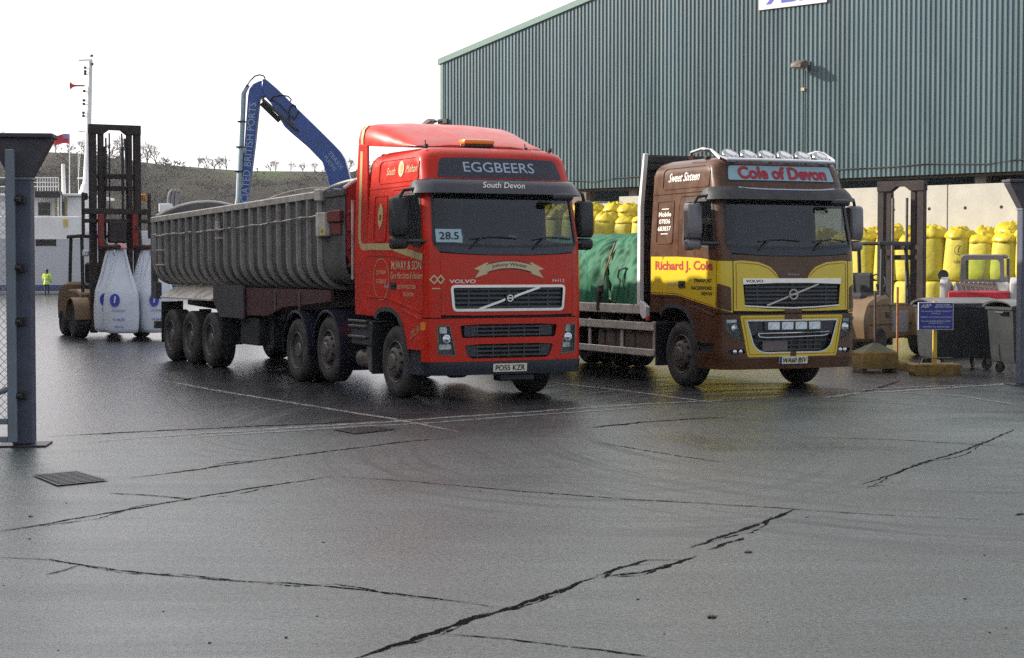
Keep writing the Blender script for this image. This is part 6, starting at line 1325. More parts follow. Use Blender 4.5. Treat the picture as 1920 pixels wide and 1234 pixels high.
def forklift(label, loc_, rz_, sc, mast_h, mast_w, cross, long_=2.4):
    t = thing('forklift_truck', label, 'forklift', loc_, rz_, 'forklift trucks in the yard'); t.scale = (sc, sc, sc); W_ = 0.62
    bm = new(); prism(bm, [(-0.15, 0.35), (-0.15, 0.95), (-0.55, 1.02), (-1.3, 1.02), (-1.3, 0.35)], 'y', -W_, W_, bev=0.04); obj('body', bm, tan, t)
    bm = new(); prism(bm, [(-1.3, 0.30), (-1.3, 1.18), (-1.75, 1.16), (-2.15, 1.02), (-2.3, 0.75), (-2.25, 0.32)], 'y', -W_, W_, bev=0.06); cw = obj('counterweight', bm, tan, t)
    B('grille_panel', (-2.312, -2.27, -0.30, 0.30, 0.42, 0.82), mat('grey panel', (0.22, 0.20, 0.22), 0.6), cw, 0.02)
    for s in (-1, 1):
        fl_wheel(t, 0.0, s * 0.66, 0.40, 0.30); fl_wheel(t, -1.75, s * 0.52, 0.30, 0.24)
        bm = new(); rg = []
        for k in range(10):
            a = radians(0 + 180 * k / 9); rg.append([(rr * cos(a), s * yy, 0.40 + rr * sin(a)) for rr, yy in ((0.46, 0.48), (0.46, 0.86), (0.44, 0.86), (0.44, 0.48))])
        loft(bm, rg); obj('fender', bm, tan, t)
        for x0, x1 in ((-0.28, -0.42), (-1.5, -1.42)): bm = new(); tube(bm, [(x0, s * 0.52, 0.95), (x1, s * 0.50, 2.14)], 0.038, 8); obj('guard_post', bm, black, t)
    bm = new(); box(bm, -1.6, -0.3, -0.56, -0.50, 2.12, 2.20, 0.015); obj('guard_rail', bm, black, t); bm = new(); box(bm, -1.6, -0.3, 0.50, 0.56, 2.12, 2.20, 0.015); obj('guard_rail', bm, black, t)
    for k in range(6): B('guard_bar', (-1.55 + 0.24 * k, -1.49 + 0.24 * k, -0.5, 0.5, 2.135, 2.185), black, t, 0.01)
    bm = new(); box(bm, -1.25, -0.8, -0.25, 0.25, 1.02, 1.16, 0.05); box(bm, -1.32, -1.2, -0.24, 0.24, 1.14, 1.60, 0.05); obj('seat', bm, black, t)
    bm = new(); tube(bm, [(-0.45, 0, 1.0), (-0.62, 0, 1.38)], 0.03, 6); tube(bm, [Vector((-0.64, 0, 1.40)) + Vector((0.06 * sin(a), 0.19 * cos(a), 0.17 * sin(a))) for a in [2 * pi * i / 16 for i in range(17)]], 0.016, 6); obj('steering_wheel', bm, black, t)
    for s in (-1, 1):
        y = s * mast_w / 2
        bm = new(); box(bm, 0.38, 0.52, y - 0.07, y + 0.07, 0.12, mast_h * 0.98, 0.01); obj('outer_channel', bm, mastm, t)
        yi = s * (mast_w / 2 - 0.17); bm = new(); box(bm, 0.40, 0.52, yi - 0.055, yi + 0.055, 0.15, mast_h, 0.01); obj('inner_channel', bm, mastm, t)
        bm = new(); cyl(bm, (0.36, s * (mast_w / 2 - 0.28), 0.3), (0.36, s * (mast_w / 2 - 0.28), mast_h * 0.9), 0.03, n=8); obj('lift_ram', bm, steel, t)
        bm = new(); tube(bm, [(0.42, s * mast_w * 0.5, 1.0), (-0.2, s * 0.45, 0.7)], 0.045, 8); obj('tilt_ram', bm, steel, t)
    bm = new(); prism(bm, [(-mast_w / 2 - 0.07, mast_h - 0.20), (-mast_w / 2 - 0.07, mast_h), (mast_w / 2 + 0.07, mast_h), (mast_w / 2 + 0.07, mast_h - 0.20), (mast_w / 2 - 0.22, mast_h - 0.20), (mast_w / 2 - 0.34, mast_h - 0.11), (-mast_w / 2 + 0.34, mast_h - 0.11), (-mast_w / 2 + 0.22, mast_h - 0.20)], 'x', 0.36, 0.54); obj('mast_head', bm, mastm, t)
    for z in cross: B('cross_member', (0.40, 0.48, -mast_w / 2, mast_w / 2, z - 0.05, z + 0.05), mastm, t, 0.01)
    return t
FA = Vector((-10.95, 48.0, 0)); ra = radians(-63)
F1 = forklift('large forklift with tall dark mast carrying white bulk bags, beside the trailer tail', FA, ra, 1.28, 4.48, 0.94, (0.5, 3.15, 3.40))
B('carriage_plate', (0.53, 0.62, -0.72, 0.72, 2.42, 2.50), mastm, F1, 0.01); B('carriage_plate', (0.53, 0.62, -0.72, 0.72, 2.60, 2.72), mastm, F1, 0.01)
for s in (-1, 1):
    B('load_guard_post', (0.53, 0.60, s * 0.70 - 0.03, s * 0.70 + 0.03, 2.10, 3.05), mastm, F1, 0.008)
    B('red_shank', (0.62, 0.72, s * 0.36 - 0.06, s * 0.36 + 0.06, 1.85, 2.60), mat('red shank', (0.22, 0.02, 0.018), 0.5, var=0.3), F1, 0.01)
    bm = new(); cyl(bm, (0.62, s * 0.36, 1.90), (2.1, s * 0.36, 1.90), 0.055, n=10); obj('lifting_arm', bm, mastm, F1)
    bm = new(); box(bm, 0.30, 0.38, s * 0.62 - 0.03, s * 0.62 + 0.07, 2.9, 3.05, 0.02); obj('work_lamp', bm, orange if s > 0 else black, F1)
for s in (-1, 1):
    bm = new(); tube(bm, [(0.56, s * 0.14, 2.6), (0.58, s * 0.15, 3.4), (0.52, s * 0.13, 4.3)], 0.018, 5); obj('lift_chain', bm, black, F1)
    bm = new(); tube(bm, [(0.45, s * 0.24, 0.6), (0.62, s * 0.2, 1.6), (0.55, s * 0.26, 2.5), (0.60, s * 0.22, 3.3), (0.50, s * 0.2, 4.2)], 0.02, 5); obj('hose', bm, black, F1)
    bm = new(); tube(bm, [(0.62, s * 0.36, 2.45), (0.9, s * 0.42, 2.2), (1.2, s * 0.36, 1.95)], 0.02, 5); obj('hose', bm, black, F1)
    bm = new(); box(bm, 0.30, 0.40, s * 0.60 - 0.07, s * 0.60 + 0.07, 1.72, 1.86, 0.03); obj('head_lamp', bm, white, F1)
B('hydraulic_block', (0.55, 0.7, -0.2, 0.2, 2.0, 2.45), mastm, F1, 0.03)
cx, sx_ = cos(ra), sin(ra)
def f1w(x, y, z): x *= 1.28; y *= 1.28; z *= 1.28; return Vector((FA.x + cx * x - sx_ * y, FA.y + sx_ * x + cx * y, z))
for (x, y), nm in (((1.75, -0.22), 'white bulk bag hanging at the front left of the forklift load'), ((1.75, 0.50), 'white bulk bag hanging at the front right, next to the trailer tail'), ((1.02, -0.24), 'white bulk bag hanging at the rear left, mostly behind another bag'), ((1.02, 0.50), 'white bulk bag hanging at the rear right, hidden by the trailer')):
    q = f1w(x, y, 0); white_bag((q.x, q.y, 0.20), ra + radians(-8 if y < 0 else 4), nm, x * 3 + y)
FB = Vector((8.38, 38.9, 0))
F2 = forklift('tan forklift with tall dark mast parked behind the brown lorry and the bins', FB, radians(52), 1.12, 3.42, 0.86, (0.5, 1.9, 2.1))
B('carriage_plate', (0.53, 0.62, -0.5, 0.5, 0.3, 0.4), mastm, F2, 0.01)
B('side_panel', (-1.22, -0.55, -0.635, -0.60, 0.45, 0.88), mat('grey panel', (0.22, 0.20, 0.22), 0.6), F2, 0.02); B('engine_cover', (-1.9, -0.75, -0.35, 0.35, 1.0, 1.22), black, F2, 0.06); B('fuel_cap', (-1.5, -1.36, -0.64, -0.60, 0.75, 0.86), black, F2, 0.01)
for z in (0.62, 0.98): B('body_seam', (-2.2, -0.2, -0.632, -0.612, z, z + 0.018), black, F2, 0)
bm = new(); tube(bm, [(-2.0, 0.4, 1.05), (-2.0, 0.4, 1.62)], 0.03, 6); obj('exhaust', bm, mastm, F2); B('red_lamp', (-1.62, -1.55, 0.46, 0.54, 1.4, 1.62), mat('red marker', (0.6, 0.08, 0.03), 0.3), F2, 0.01)

# =============================================================== blue material handler behind the trailer
blue = mat('crane blue', (0.022, 0.085, 0.34), 0.4, coat=0.2, var=0.15, vscale=2, dirt=(0.03, 0.05, 0.12), dscale=1.5, damt=0.5)
HD = 75.0
def hp(x, y): q = AT(420 + x / 4.407, 120 + y / 4.407, HD); return (q.x, q.z)
base = AT(705, 560, HD); MH = thing('material_handler', 'blue material handling crane with raised bent boom behind the grey trailer', 'crane', (base.x, HD, 0))
def hpl(pts): return [(hp(*p)[0] - base.x, hp(*p)[1]) for p in pts]
def hslab(name, pts, y0, y1, m, bev=0.03): bm = new(); prism(bm, hpl(pts), 'y', y0, y1, bev=bev); return obj(name, bm, m, MH)
stick = hslab('stick', [(205, 270), (215, 215), (245, 170), (300, 145), (345, 140), (352, 200), (345, 270), (298, 292), (262, 650), (200, 1125), (165, 1400), (112, 1400), (150, 1000), (180, 620)], -0.27, 0.27, blue)
boom = hslab('boom', [(325, 132), (352, 130), (440, 205), (630, 392), (770, 528), (905, 662), (965, 725), (1003, 785), (1030, 880), (1110, 1190), (1140, 1440), (930, 1440), (905, 1180), (862, 945), (820, 815), (705, 695), (560, 572), (505, 520), (435, 395), (395, 330), (345, 275), (320, 210)], -0.36, 0.36, blue)
bm = new(); a = hpl([(165, 245)])[0]; b = hpl([(128, 1110)])[0]; tube(bm, [(a[0] + 0.15, -0.1, a[1] + 0.35), (a[0], -0.2, a[1]), (b[0], -0.2, b[1]), (b[0] - 0.2, -0.2, b[1] - 1.2)], 0.13, 10); obj('stick_pipe', bm, mat('grey pipe', (0.34, 0.42, 0.47), 0.4, 0.3, var=0.2), MH)
for yy in (480, 690, 890): q = hpl([(150 - (yy - 480) * 0.06, yy)])[0]; B('pipe_clamp', (q[0] - 0.15, q[0] + 0.18, -0.36, -0.05, q[1] - 0.03, q[1] + 0.03), black, MH, 0.01)
bm = new(); a = hpl([(310, 325)])[0]; b = hpl([(460, 470)])[0]; tube(bm, [(a[0], 0, a[1]), (b[0], 0, b[1])], 0.11, 10); obj('stick_ram', bm, black, MH)
bm = new(); a = hpl([(330, 300)])[0]; b = hpl([(610, 550)])[0]; tube(bm, [(a[0], -0.42, a[1]), (b[0], -0.42, b[1])], 0.07, 8); obj('boom_ram', bm, darkgrey, MH)
for pts in ([(195, 200), (225, 150), (265, 110), (305, 98), (340, 108), (352, 130)], [(390, 310), (420, 275), (480, 265), (540, 275), (565, 300), (560, 320)], [(545, 400), (555, 360), (580, 342), (600, 355), (605, 372)], [(585, 470), (610, 420), (630, 392)], [(400, 300), (470, 340), (540, 420), (590, 460)], [(540, 400), (545, 470), (600, 545), (630, 560)]):
    bm = new(); tube(bm, [(q[0], -0.40, q[1]) for q in hpl(pts)], 0.035, 6); obj('hose', bm, black, MH)
bp = mat('pale lettering', (0.36, 0.46, 0.62), 0.5)
a = Vector(hpl([(178, 1095)])[0]); b = Vector(hpl([(246, 325)])[0]); dv = (b - a).normalized(); full_l = (b - a).length
L_all = full_l * 24 / 18.2; c = b - dv * L_all / 2; nrm = Vector((-dv.y, dv.x))
text_on('lettering', 'ASSOCIATED BRITISH PORTS', lambda s_, q: Vector((c.x + dv.x * s_ + nrm.x * q, -0.278, c.y + dv.y * s_ + nrm.y * q)), bp, stick, width=L_all, height=0.31, bold=0.006)
for tx, px, w_, hh in (('TEREX', (930, 800), 0.9, 0.16), ('FUCHS', (885, 825), 0.72, 0.16)):
    c2 = Vector(hpl([px])[0]); d2 = Vector((0.62, -0.785)); n2 = Vector((0.785, 0.62)); text_on('lettering', tx, lambda s_, q, c2=c2: Vector((c2.x + d2.x * s_ + n2.x * q, -0.366, c2.y + d2.y * s_ + n2.y * q)), bp, boom, width=w_, height=hh)
# house, cab and undercarriage, mostly hidden by the lorry
B('house', (-1.1, 2.6, -1.2, 1.2, 1.5, 3.1), blue, MH, 0.08); B('operator_cab', (-1.6, -0.2, -2.2, -1.25, 1.9, 3.5), blue, MH, 0.08); B('undercarriage', (-2.0, 2.2, -1.1, 1.1, 0.7, 1.3), black, MH, 0.05); B('slew_ring', (-0.8, 0.9, -0.8, 0.8, 1.28, 1.52), black, MH, 0.05)
for x in (-1.7, 1.9):
    for s in (-1, 1): w_ = new(); lathe(w_, [(0.25, 0), (0.5, -0.02), (0.6, 0.05), (0.6, 0.35), (0.5, 0.42), (0.25, 0.4)], (0, -0.2, 0), n=24); o_ = obj('wheel', w_, rubber, MH); o_.location = (x, s * 1.15, 0.6)
q = hpl([(150, 1420)])[0]
bm = new(); cyl(bm, (q[0], 0, q[1] + 0.3), (q[0], 0, q[1] - 0.5), 0.18, n=12); obj('grab_link', bm, black, MH)
for s in (-1, 1): bm = new(); prism(bm, [(q[0], q[1] - 0.4), (q[0] + s * 0.8, q[1] - 0.9), (q[0] + s * 0.75, q[1] - 1.5), (q[0] + s * 0.05, q[1] - 1.9)], 'y', -0.5, 0.5); obj('grab_shell', bm, steel, MH)

# =============================================================== ship at the quay
SY = QY + 3.0
def shx(px): return (px - 960) / FPX * SY
def shz(py): return CAM_H + (HOR - py) / FPX * SY
shipw = mat('ship white', (0.82, 0.82, 0.82), 0.45, var=0.06, vscale=0.6, dirt=(0.42, 0.36, 0.30), dscale=0.5, damt=0.35)
hullm = mat('hull grey', (0.50, 0.51, 0.55), 0.5, var=0.08, vscale=0.3, dirt=(0.30, 0.28, 0.27), dscale=0.3, damt=0.4)
hullb = mat('hull blue', (0.05, 0.08, 0.17), 0.5, var=0.2)
sx0 = shx(-330); SH = thing('cargo_ship', 'white and grey cargo ship with tall mast moored at the quay, far left', 'ship', (shx(100), SY, -2.0))
ox = shx(100); rel = lambda px: shx(px) - ox; rz_ = lambda py: shz(py) + 2.0
def sbox(name, p0, p1, y0, y1, m, d0=0.0, d1=8.0, bev=0.05): return B(name, (rel(p0), rel(p1), d0, d1, rz_(y1), rz_(y0)), m, SH, bev)
hz0 = rz_(450)
bm = new(); loft(bm, [[(rel(-330) + b_, y0, z) for b_, y0 in ((0, 1.5), (3, 0.0), (58, 0.0), (66, 3.0), (69, 7), (66, 11), (58, 13), (3, 13), (0, 11))] for z in (2.6, hz0)]); hu = obj('hull', bm, hullm, SH, sm=20)
bm = new(); loft(bm, [[(rel(-330) + b_, y0, z) for b_, y0 in ((0.2, 1.6), (3, -0.03), (58, -0.03), (66.1, 3.0), (69.05, 7), (66, 11), (58, 13.03), (3, 13.03), (0.2, 11))] for z in (-0.3, 2.65)]); obj('lower_hull', bm, hullb, SH, sm=20)
sbox('superstructure', -330, 135, 405, 449, shipw, 1.2, 11)
sbox('bulwark', -330, 152, 406, 450, shipw, -0.02, 0.1); sbox('bulwark_end', 150, 153, 406, 450, shipw, 0.1, 9)
sbox('deckhouse', -330, 134, 366, 405.5, shipw, 2.0, 10); sbox('bridge_roof', -330, 155, 362, 367, shipw, 1.2, 10.5)
sbox('side_locker', 117, 150, 368, 406, shipw, 1.6, 4)
dkwin = mat('dark ship window', (0.02, 0.025, 0.025), 0.12)
for a, b in ((60, 83), (10, 40), (-60, -20)):
    wf = sbox('window', a - 1.5, b + 1.5, 376, 404, shipw, 1.90, 2.02, 0.02); B('pane', (rel(a), rel(b), 1.87, 1.905, rz_(402.5), rz_(378)), dkwin, wf, 0.0)
dr_ = sbox('door', 91, 116, 372, 405, mat('buff door', (0.42, 0.36, 0.2), 0.6), 1.90, 2.02, 0.02); B('pane', (rel(97), rel(110), 1.86, 1.905, rz_(402), rz_(377)), dkwin, dr_, 0)
sbox('hull_opening', 68, 106, 449, 461, hole, -0.04, 0.02, 0.0); sbox('black_box', 63, 111, 358, 370, black, 0.4, 1.2, 0.04)
sbox('yellow_notice', 120, 128, 411, 426, mat('yellow notice', (0.6, 0.45, 0.1), 0.6), -0.06, 0.0, 0.01)
bm = new(); cyl(bm, (rel(95), 4, rz_(362)), (rel(94), 4, rz_(302)), 0.16, 0.12, n=10); obj('vent_post', bm, shipw, SH)
for yy in (331, 340, 348): bm = new(); tube(bm, [(rel(-100), 2.0, rz_(yy)), (rel(98), 2.0, rz_(yy))], 0.035, 5); obj('rail', bm, shipw, SH)
for k in range(9): bm = new(); tube(bm, [(rel(58 + 5 * k - (0 if k < 9 else 0)), 2.0, rz_(364)), (rel(58 + 5 * k), 2.0, rz_(331))], 0.03, 5); obj('stanchion', bm, shipw, SH)
for px in (107, 112): bm = new(); tube(bm, [(rel(px), 0.6, rz_(450)), (rel(px), 0.6, rz_(366))], 0.06, 6); obj('deck_post', bm, shipw, SH)
bm = new(); tube(bm, [(rel(130), 5, rz_(366)), (rel(133), 5, rz_(330)), (rel(138), 5, rz_(220)), (rel(143), 5, rz_(100))], [0.33, 0.27, 0.2, 0.14], 10); mast_ = obj('mast', bm, shipw, SH)
bm = new(); lathe(bm, [(0.75, 0), (0.35, 1.0), (0.32, 1.2)], (rel(130.5), 5, rz_(372)), axis='z', n=12); obj('mast_foot', bm, shipw, SH)
for a, b, yy in ((115, 155, 328), (118, 152, 238), (120, 146, 100)): bm = new(); tube(bm, [(rel(a), 5, rz_(yy)), (rel(b), 5, rz_(yy - 1))], 0.07, 6); obj('yard', bm, shipw, SH)
bm = new(); lathe(bm, [(0.06, 0), (0.07, 0.7), (0.12, 0.9), (0.27, 1.05), (0.27, 1.08), (0, 1.0)], (rel(131), 5, rz_(149)), axis='x', n=14, sgn=-1); obj('horn', bm, mat('red horn', (0.4, 0.03, 0.03), 0.5), SH)
for px, yy in ((133, 115), (133, 122), (133, 127), (131, 160), (130, 178), (130, 185), (129, 202), (129, 208), (147, 108), (146, 92)): bm = new(); lathe(bm, [(0, -0.1), (0.1, -0.08), (0.11, 0.08), (0, 0.12)], (rel(px), 4.8, rz_(yy)), axis='z', n=8); tube(bm, [(rel(px), 4.8, rz_(yy)), (rel(140), 5, rz_(yy) - 0.05)], 0.025, 4); obj('navigation_lamp', bm, black, SH)
for p0, p1 in (((121, 40), (121, 100)), ((161, 195), (160, 240)), ((117, 250), (117, 362)), ((126, 215), (117, 330))): bm = new(); tube(bm, [(rel(p0[0]), 5, rz_(p0[1])), (rel(p1[0]), 5, rz_(p1[1]))], 0.015, 4); obj('aerial', bm, shipw, SH)
sbox('deck_housing', 283, 306, 379, 396, shipw, 3, 5)
for k, px in enumerate((298, 305, 312)): bm = new(); tube(bm, [(rel(px), 4, rz_(452)), (rel(px), 4, rz_(372)), (rel(px + 2), 4, rz_(358)), (rel(px + 6), 4, rz_(353)), (rel(px + 9), 4, rz_(358))], 0.14, 8); obj('vent_pipe', bm, mat('grey vent', (0.2, 0.19, 0.19), 0.6), SH)
sbox('hatch_coaming', 165, 330, 432, 450, hullm, 1.5, 11)
# red ensign
fx = shx(119); en = thing('ensign', 'small red ensign flying above the ship deckhouse', 'flag', (fx, SY + 2, shz(366)))
bm = new(); tube(bm, [(0, 0, 0), (0.05, 0, shz(246) - shz(366))], 0.04, 6); obj('flagstaff', bm, shipw, en)
z0 = shz(248) - shz(366); bm = new(); grid = []
for i in range(9):
    t = i / 8; grid.append([(-t * 1.25, 0.10 * sin(t * 7) * t, z0 - 0.02 - t * 0.12 - j / 4 * 0.72 * (1 - 0.15 * t) + 0.06 * sin(t * 6)) for j in range(5)])
loft(bm, grid, closed=False); fl_ = obj('cloth', bm, mat('ensign red', (0.62, 0.03, 0.06), 0.7), en, sm=60)
bm = new(); face(bm, [(-0.02, -0.03, z0 - 0.05), (-0.45, -0.03, z0 - 0.06), (-0.45, -0.03, z0 - 0.34), (-0.02, -0.03, z0 - 0.36)]); obj('canton', bm, bfaint, fl_)
# quayside worker seen from behind
wp = G(88, 554); PE = thing('person', 'person in yellow high visibility jacket standing on the quay with back turned', 'person', (wp.x, wp.y, 0), radians(80))
def skin_mesh(verts, edges, radii, root=0, sub=2):
    me = bpy.data.meshes.new('sk'); me.from_pydata(verts, edges, []); o = bpy.data.objects.new('sk', me); COL.objects.link(o)
    o.modifiers.new('s', 'SKIN'); o.modifiers.new('d', 'SUBSURF').levels = sub
    for i, r_ in enumerate(radii): me.skin_vertices[0].data[i].radius = (r_, r_); me.skin_vertices[0].data[i].use_root = (i == root)
    dg = bpy.context.evaluated_depsgraph_get(); out = bpy.data.meshes.new_from_object(o.evaluated_get(dg)); bpy.data.objects.remove(o); bpy.data.meshes.remove(me); out.shade_smooth(); return out
V_ = [(0, 0, 0.95), (0, 0, 1.15), (0, 0, 1.38), (0, 0, 1.50), (0.02, 0, 1.58), (0.03, 0, 1.70), (0, 0.20, 1.42), (-0.02, 0.27, 1.15), (0.10, 0.25, 0.95), (0.15, 0.24, 0.87), (0, -0.20, 1.42), (-0.02, -0.27, 1.15), (0.10, -0.25, 0.95), (0.15, -0.24, 0.87), (0, 0.10, 0.88), (0.02, 0.11, 0.50), (0, 0.12, 0.08), (0.13, 0.13, 0.04), (0, -0.10, 0.88), (0.02, -0.11, 0.50), (0, -0.12, 0.08), (0.13, -0.13, 0.04)]
E_ = [(0, 1), (1, 2), (2, 3), (3, 4), (4, 5), (2, 6), (6, 7), (7, 8), (8, 9), (2, 10), (10, 11), (11, 12), (12, 13), (0, 14), (14, 15), (15, 16), (16, 17), (0, 18), (18, 19), (19, 20), (20, 21)]
R_ = [0.15, 0.15, 0.16, 0.065, 0.09, 0.10, 0.075, 0.055, 0.042, 0.04, 0.075, 0.055, 0.042, 0.04, 0.095, 0.07, 0.05, 0.045, 0.095, 0.07, 0.05, 0.045]
me = skin_mesh(V_, E_, R_); me.materials.append(mat('dark trousers', (0.03, 0.03, 0.05), 0.8)); link('body', me, PE)
hv = mat('hi-vis yellow', (0.55, 0.75, 0.04), 0.6, emit=None); me = skin_mesh([V_[i] for i in (0, 1, 2, 6, 7, 8, 10, 11, 12)] + [(0, 0, 0.80)], [(0, 1), (1, 2), (2, 3), (3, 4), (4, 5), (2, 6), (6, 7), (7, 8), (9, 0)], [0.19, 0.19, 0.19, 0.10, 0.08, 0.06, 0.10, 0.08, 0.06, 0.19]); me.materials.append(hv); link('jacket', me, PE)
for z in (1.18, 0.92): bm = new(); lathe(bm, [(0.205, -0.03), (0.21, 0.0), (0.205, 0.03)], (0, 0, z), axis='z', n=20); obj('reflective_band', bm, mat('silver band', (0.8, 0.82, 0.8), 0.4), PE)
bm = new(); bmesh.ops.create_uvsphere(bm, u_segments=12, v_segments=8, radius=0.115, matrix=Matrix.Translation((0.02, 0, 1.72))); obj('hair', bm, black, PE)
# lines and bollard by the worker
# =============================================================== bins, sign, weights on the right
binm = mat('dark bin plastic', (0.014, 0.017, 0.019), 0.5, var=0.3, vscale=3, dirt=(0.035, 0.038, 0.04), damt=0.5)
lidm = mat('grey bin lid', (0.10, 0.10, 0.105), 0.4, var=0.15, dirt=(0.17, 0.16, 0.15), damt=0.5)
def bin_(label, p, rz_):
    t = thing('waste_bin', label, 'bin', (p.x, p.y, 0), rz_, 'black four-wheeled waste bins'); w_, d_ = 0.66, 0.49
    bm = new(); loft(bm, [[(a * w_ * k, b * d_ * k, z) for a, b in ((-1, -.92), (-.92, -1), (.92, -1), (1, -.92), (1, .92), (.92, 1), (-.92, 1), (-1, .92))] for z, k in ((0.22, 0.86), (0.30, 0.90), (1.14, 0.99), (1.15, 1.04), (1.20, 1.04))]); obj('body', bm, binm, t, sm=25)
    bm = new(); rg = []
    for k in range(13):
        u = -1 + 2 * k / 12; z = 1.215 + 0.10 * (1 - u * u) ** 0.7; rg.append([(-0.72, u * 0.53, z), (-0.60, u * 0.53, z + 0.025), (0.60, u * 0.53, z + 0.025), (0.72, u * 0.53, z), (0.70, u * 0.51, z - 0.03), (-0.70, u * 0.51, z - 0.03)])
    loft(bm, rg); obj('lid', bm, lidm, t, sm=40)
    for s in (-1, 1):
        bm = new(); tube(bm, [(s * 0.66, -0.3, 1.10), (s * 0.74, -0.28, 1.10), (s * 0.74, 0.0, 1.10), (s * 0.66, 0.02, 1.10)], 0.022, 6); obj('side_handle', bm, binm, t)
        for q in (-1, 1):
            o_ = new(); lathe(o_, [(0.03, 0.0), (0.09, 0.0), (0.10, 0.01), (0.10, 0.04), (0.09, 0.05), (0.03, 0.05)], (0, -0.025, 0), n=18); wl = obj('wheel', o_, rubber, t); wl.location = (s * 0.46, q * 0.34, 0.10); wl.rotation_euler = (0, 0, 0.5 * s + q * 0.4)
            bm = new(); box(bm, -0.035, 0.035, -0.04, -0.03, 0, 0.13); box(bm, -0.035, 0.035, 0.03, 0.04, 0, 0.13); box(bm, -0.05, 0.05, -0.04, 0.04, 0.115, 0.13); obj('castor_fork', bm, steel, wl)
    for z in (0.5, 0.8): bm = new(); box(bm, -0.5, -0.44, -d_ * 0.99, -d_ * 0.9, 0.35, 1.1); 
    bm = new(); box(bm, 0.16, 0.52, -0.515, -0.505, 1.16, 1.19); obj('front_grip', bm, lidm, t)
    return t
p = G(1793, 691); bin_('black wheeled waste bin standing behind the blue sign', p, radians(8))
p = G(1935, 700); bin_('black wheeled waste bin half hidden by the right gate post', p, radians(14))
weath = mat('weathered yellow concrete', (0.26, 0.155, 0.035), 0.85, var=0.35, vscale=5, bump=0.4, bscale=12, dirt=(0.035, 0.04, 0.022), dscale=4, damt=0.95)
moss = mat('mossy concrete', (0.10, 0.095, 0.055), 0.9, var=0.3, vscale=6, bump=0.4, bscale=14)
rustp = mat('rusty pole', (0.10, 0.055, 0.035), 0.7, var=0.4, vscale=8)
def weight(label, p, w_, d_, h, cap, rz_, pole_h, pole_m, lean=0.0, feet=True):
    t = thing('pole_weight', label, 'weight', (p.x, p.y, 0), rz_, 'weathered pole bases beside the bins'); z0 = 0.07 if feet else 0.0
    bm = new(); rg = [[(a * w_ * k / 2, b * d_ * k / 2, z) for a, b in ((-1, -1), (1, -1), (1, 1), (-1, 1))] for z, k in ((z0, 0.98), (z0 + 0.03, 1.0), (z0 + h, 0.97), (z0 + h + 0.02, 0.93))]; loft(bm, rg); obj('block', bm, weath, t, sm=20)
    if cap: bm = new(); loft(bm, [[(a * w_ * k / 2, b * d_ * k / 2, z) for a, b in ((-1, -1), (1, -1), (1, 1), (-1, 1))] for z, k in ((z0 + h + 0.02, 0.92), (z0 + h + cap, 0.16))]); obj('sloped_cap', bm, moss, t, sm=10)
    if feet:
        for a in (-0.42, 0.42): B('foot', (a * w_ - 0.05, a * w_ + 0.05, -d_ * 0.4, d_ * 0.4, 0, z0), rustp, t, 0.01)
    bm = new(); cyl(bm, (0, 0, z0 + h), (lean, 0, z0 + h + pole_h), 0.021, n=10); obj('pole', bm, pole_m, t); return t
weight('weathered yellow weight with mossy sloped cap and thin rusty pole, nearest the brown lorry', G(1640, 697), 0.68, 0.62, 0.28, 0.17, radians(10), 1.10, rustp)
rw = weight('low weathered base with red and yellow pole, between the sloped weight and the blue sign', G(1682, 693), 0.56, 0.5, 0.12, 0.05, radians(6), 1.42, mat('faded red pole', (0.33, 0.07, 0.03), 0.6, var=0.3, dirt=(0.45, 0.3, 0.08), dscale=5, damt=0.8), feet=False)
p = G(1752, 703); ws_ = thing('notice_sign', 'blue notice board on a yellow post in a weathered concrete block', 'sign', (p.x, p.y, 0), radians(3))
bm = new(); loft(bm, [[(a * 0.43 * k, b * 0.25 * k, z) for a, b in ((-1, -1), (1, -1), (1, 1), (-1, 1))] for z, k in ((0, 0.88), (0.06, 0.97), (0.18, 1.0), (0.20, 0.97))]); obj('block', bm, weath, ws_, sm=20)
bm = new(); tube(bm, [(-0.3, -0.1, 0.2), (-0.3, -0.1, 0.30), (0.30, -0.1, 0.31), (0.32, -0.1, 0.2)], 0.012, 6); obj('lifting_bar', bm, steel, ws_)
bm = new(); box(bm, -0.035, 0.035, -0.03, 0.03, 0.2, 1.31, 0.006); obj('post', bm, mat('yellow post', (0.55, 0.36, 0.03), 0.5, var=0.2, dirt=(0.3, 0.2, 0.06), damt=0.5), ws_)
bd = B('board_edge', (-0.315, 0.315, -0.062, -0.032, 0.80, 1.29), white, ws_, 0.004); bm = new(); box(bm, -0.303, 0.303, -0.068, -0.0605, 0.812, 1.278); bf = obj('board_face', bm, mat('sign blue', (0.028, 0.035, 0.26), 0.4), bd)
for tx, x, z, w_, h_, k in (('ABP', -0.18, 1.225, 0.19, 0.065, 0.4), ('ASSOCIATED', 0.12, 1.243, 0.26, 0.028, 0), ('BRITISH PORTS', 0.13, 1.205, 0.30, 0.028, 0), ('YOU ARE ABOUT TO ENTER THE PORT OF', 0, 1.13, 0.54, 0.022, 0), ('TEIGNMOUTH', 0, 1.09, 0.17, 0.02, 0), ('PROPERTY OF ASSOCIATED BRITISH PORTS', 0, 1.025, 0.55, 0.022, 0), ('NO UNAUTHORISED PERSONS ALLOWED', 0, 0.955, 0.51, 0.022, 0), ('BEYOND THIS POINT', 0, 0.92, 0.26, 0.02, 0), ('TRESPASSERS WILL BE PROSECUTED', 0, 0.855, 0.48, 0.022, 0)):
    text_on('lettering', tx, plane_fn((x, -0.0715, z), (1, 0, 0), (0, 0, 1)), white_l, bf, width=w_, height=h_, shear=k)
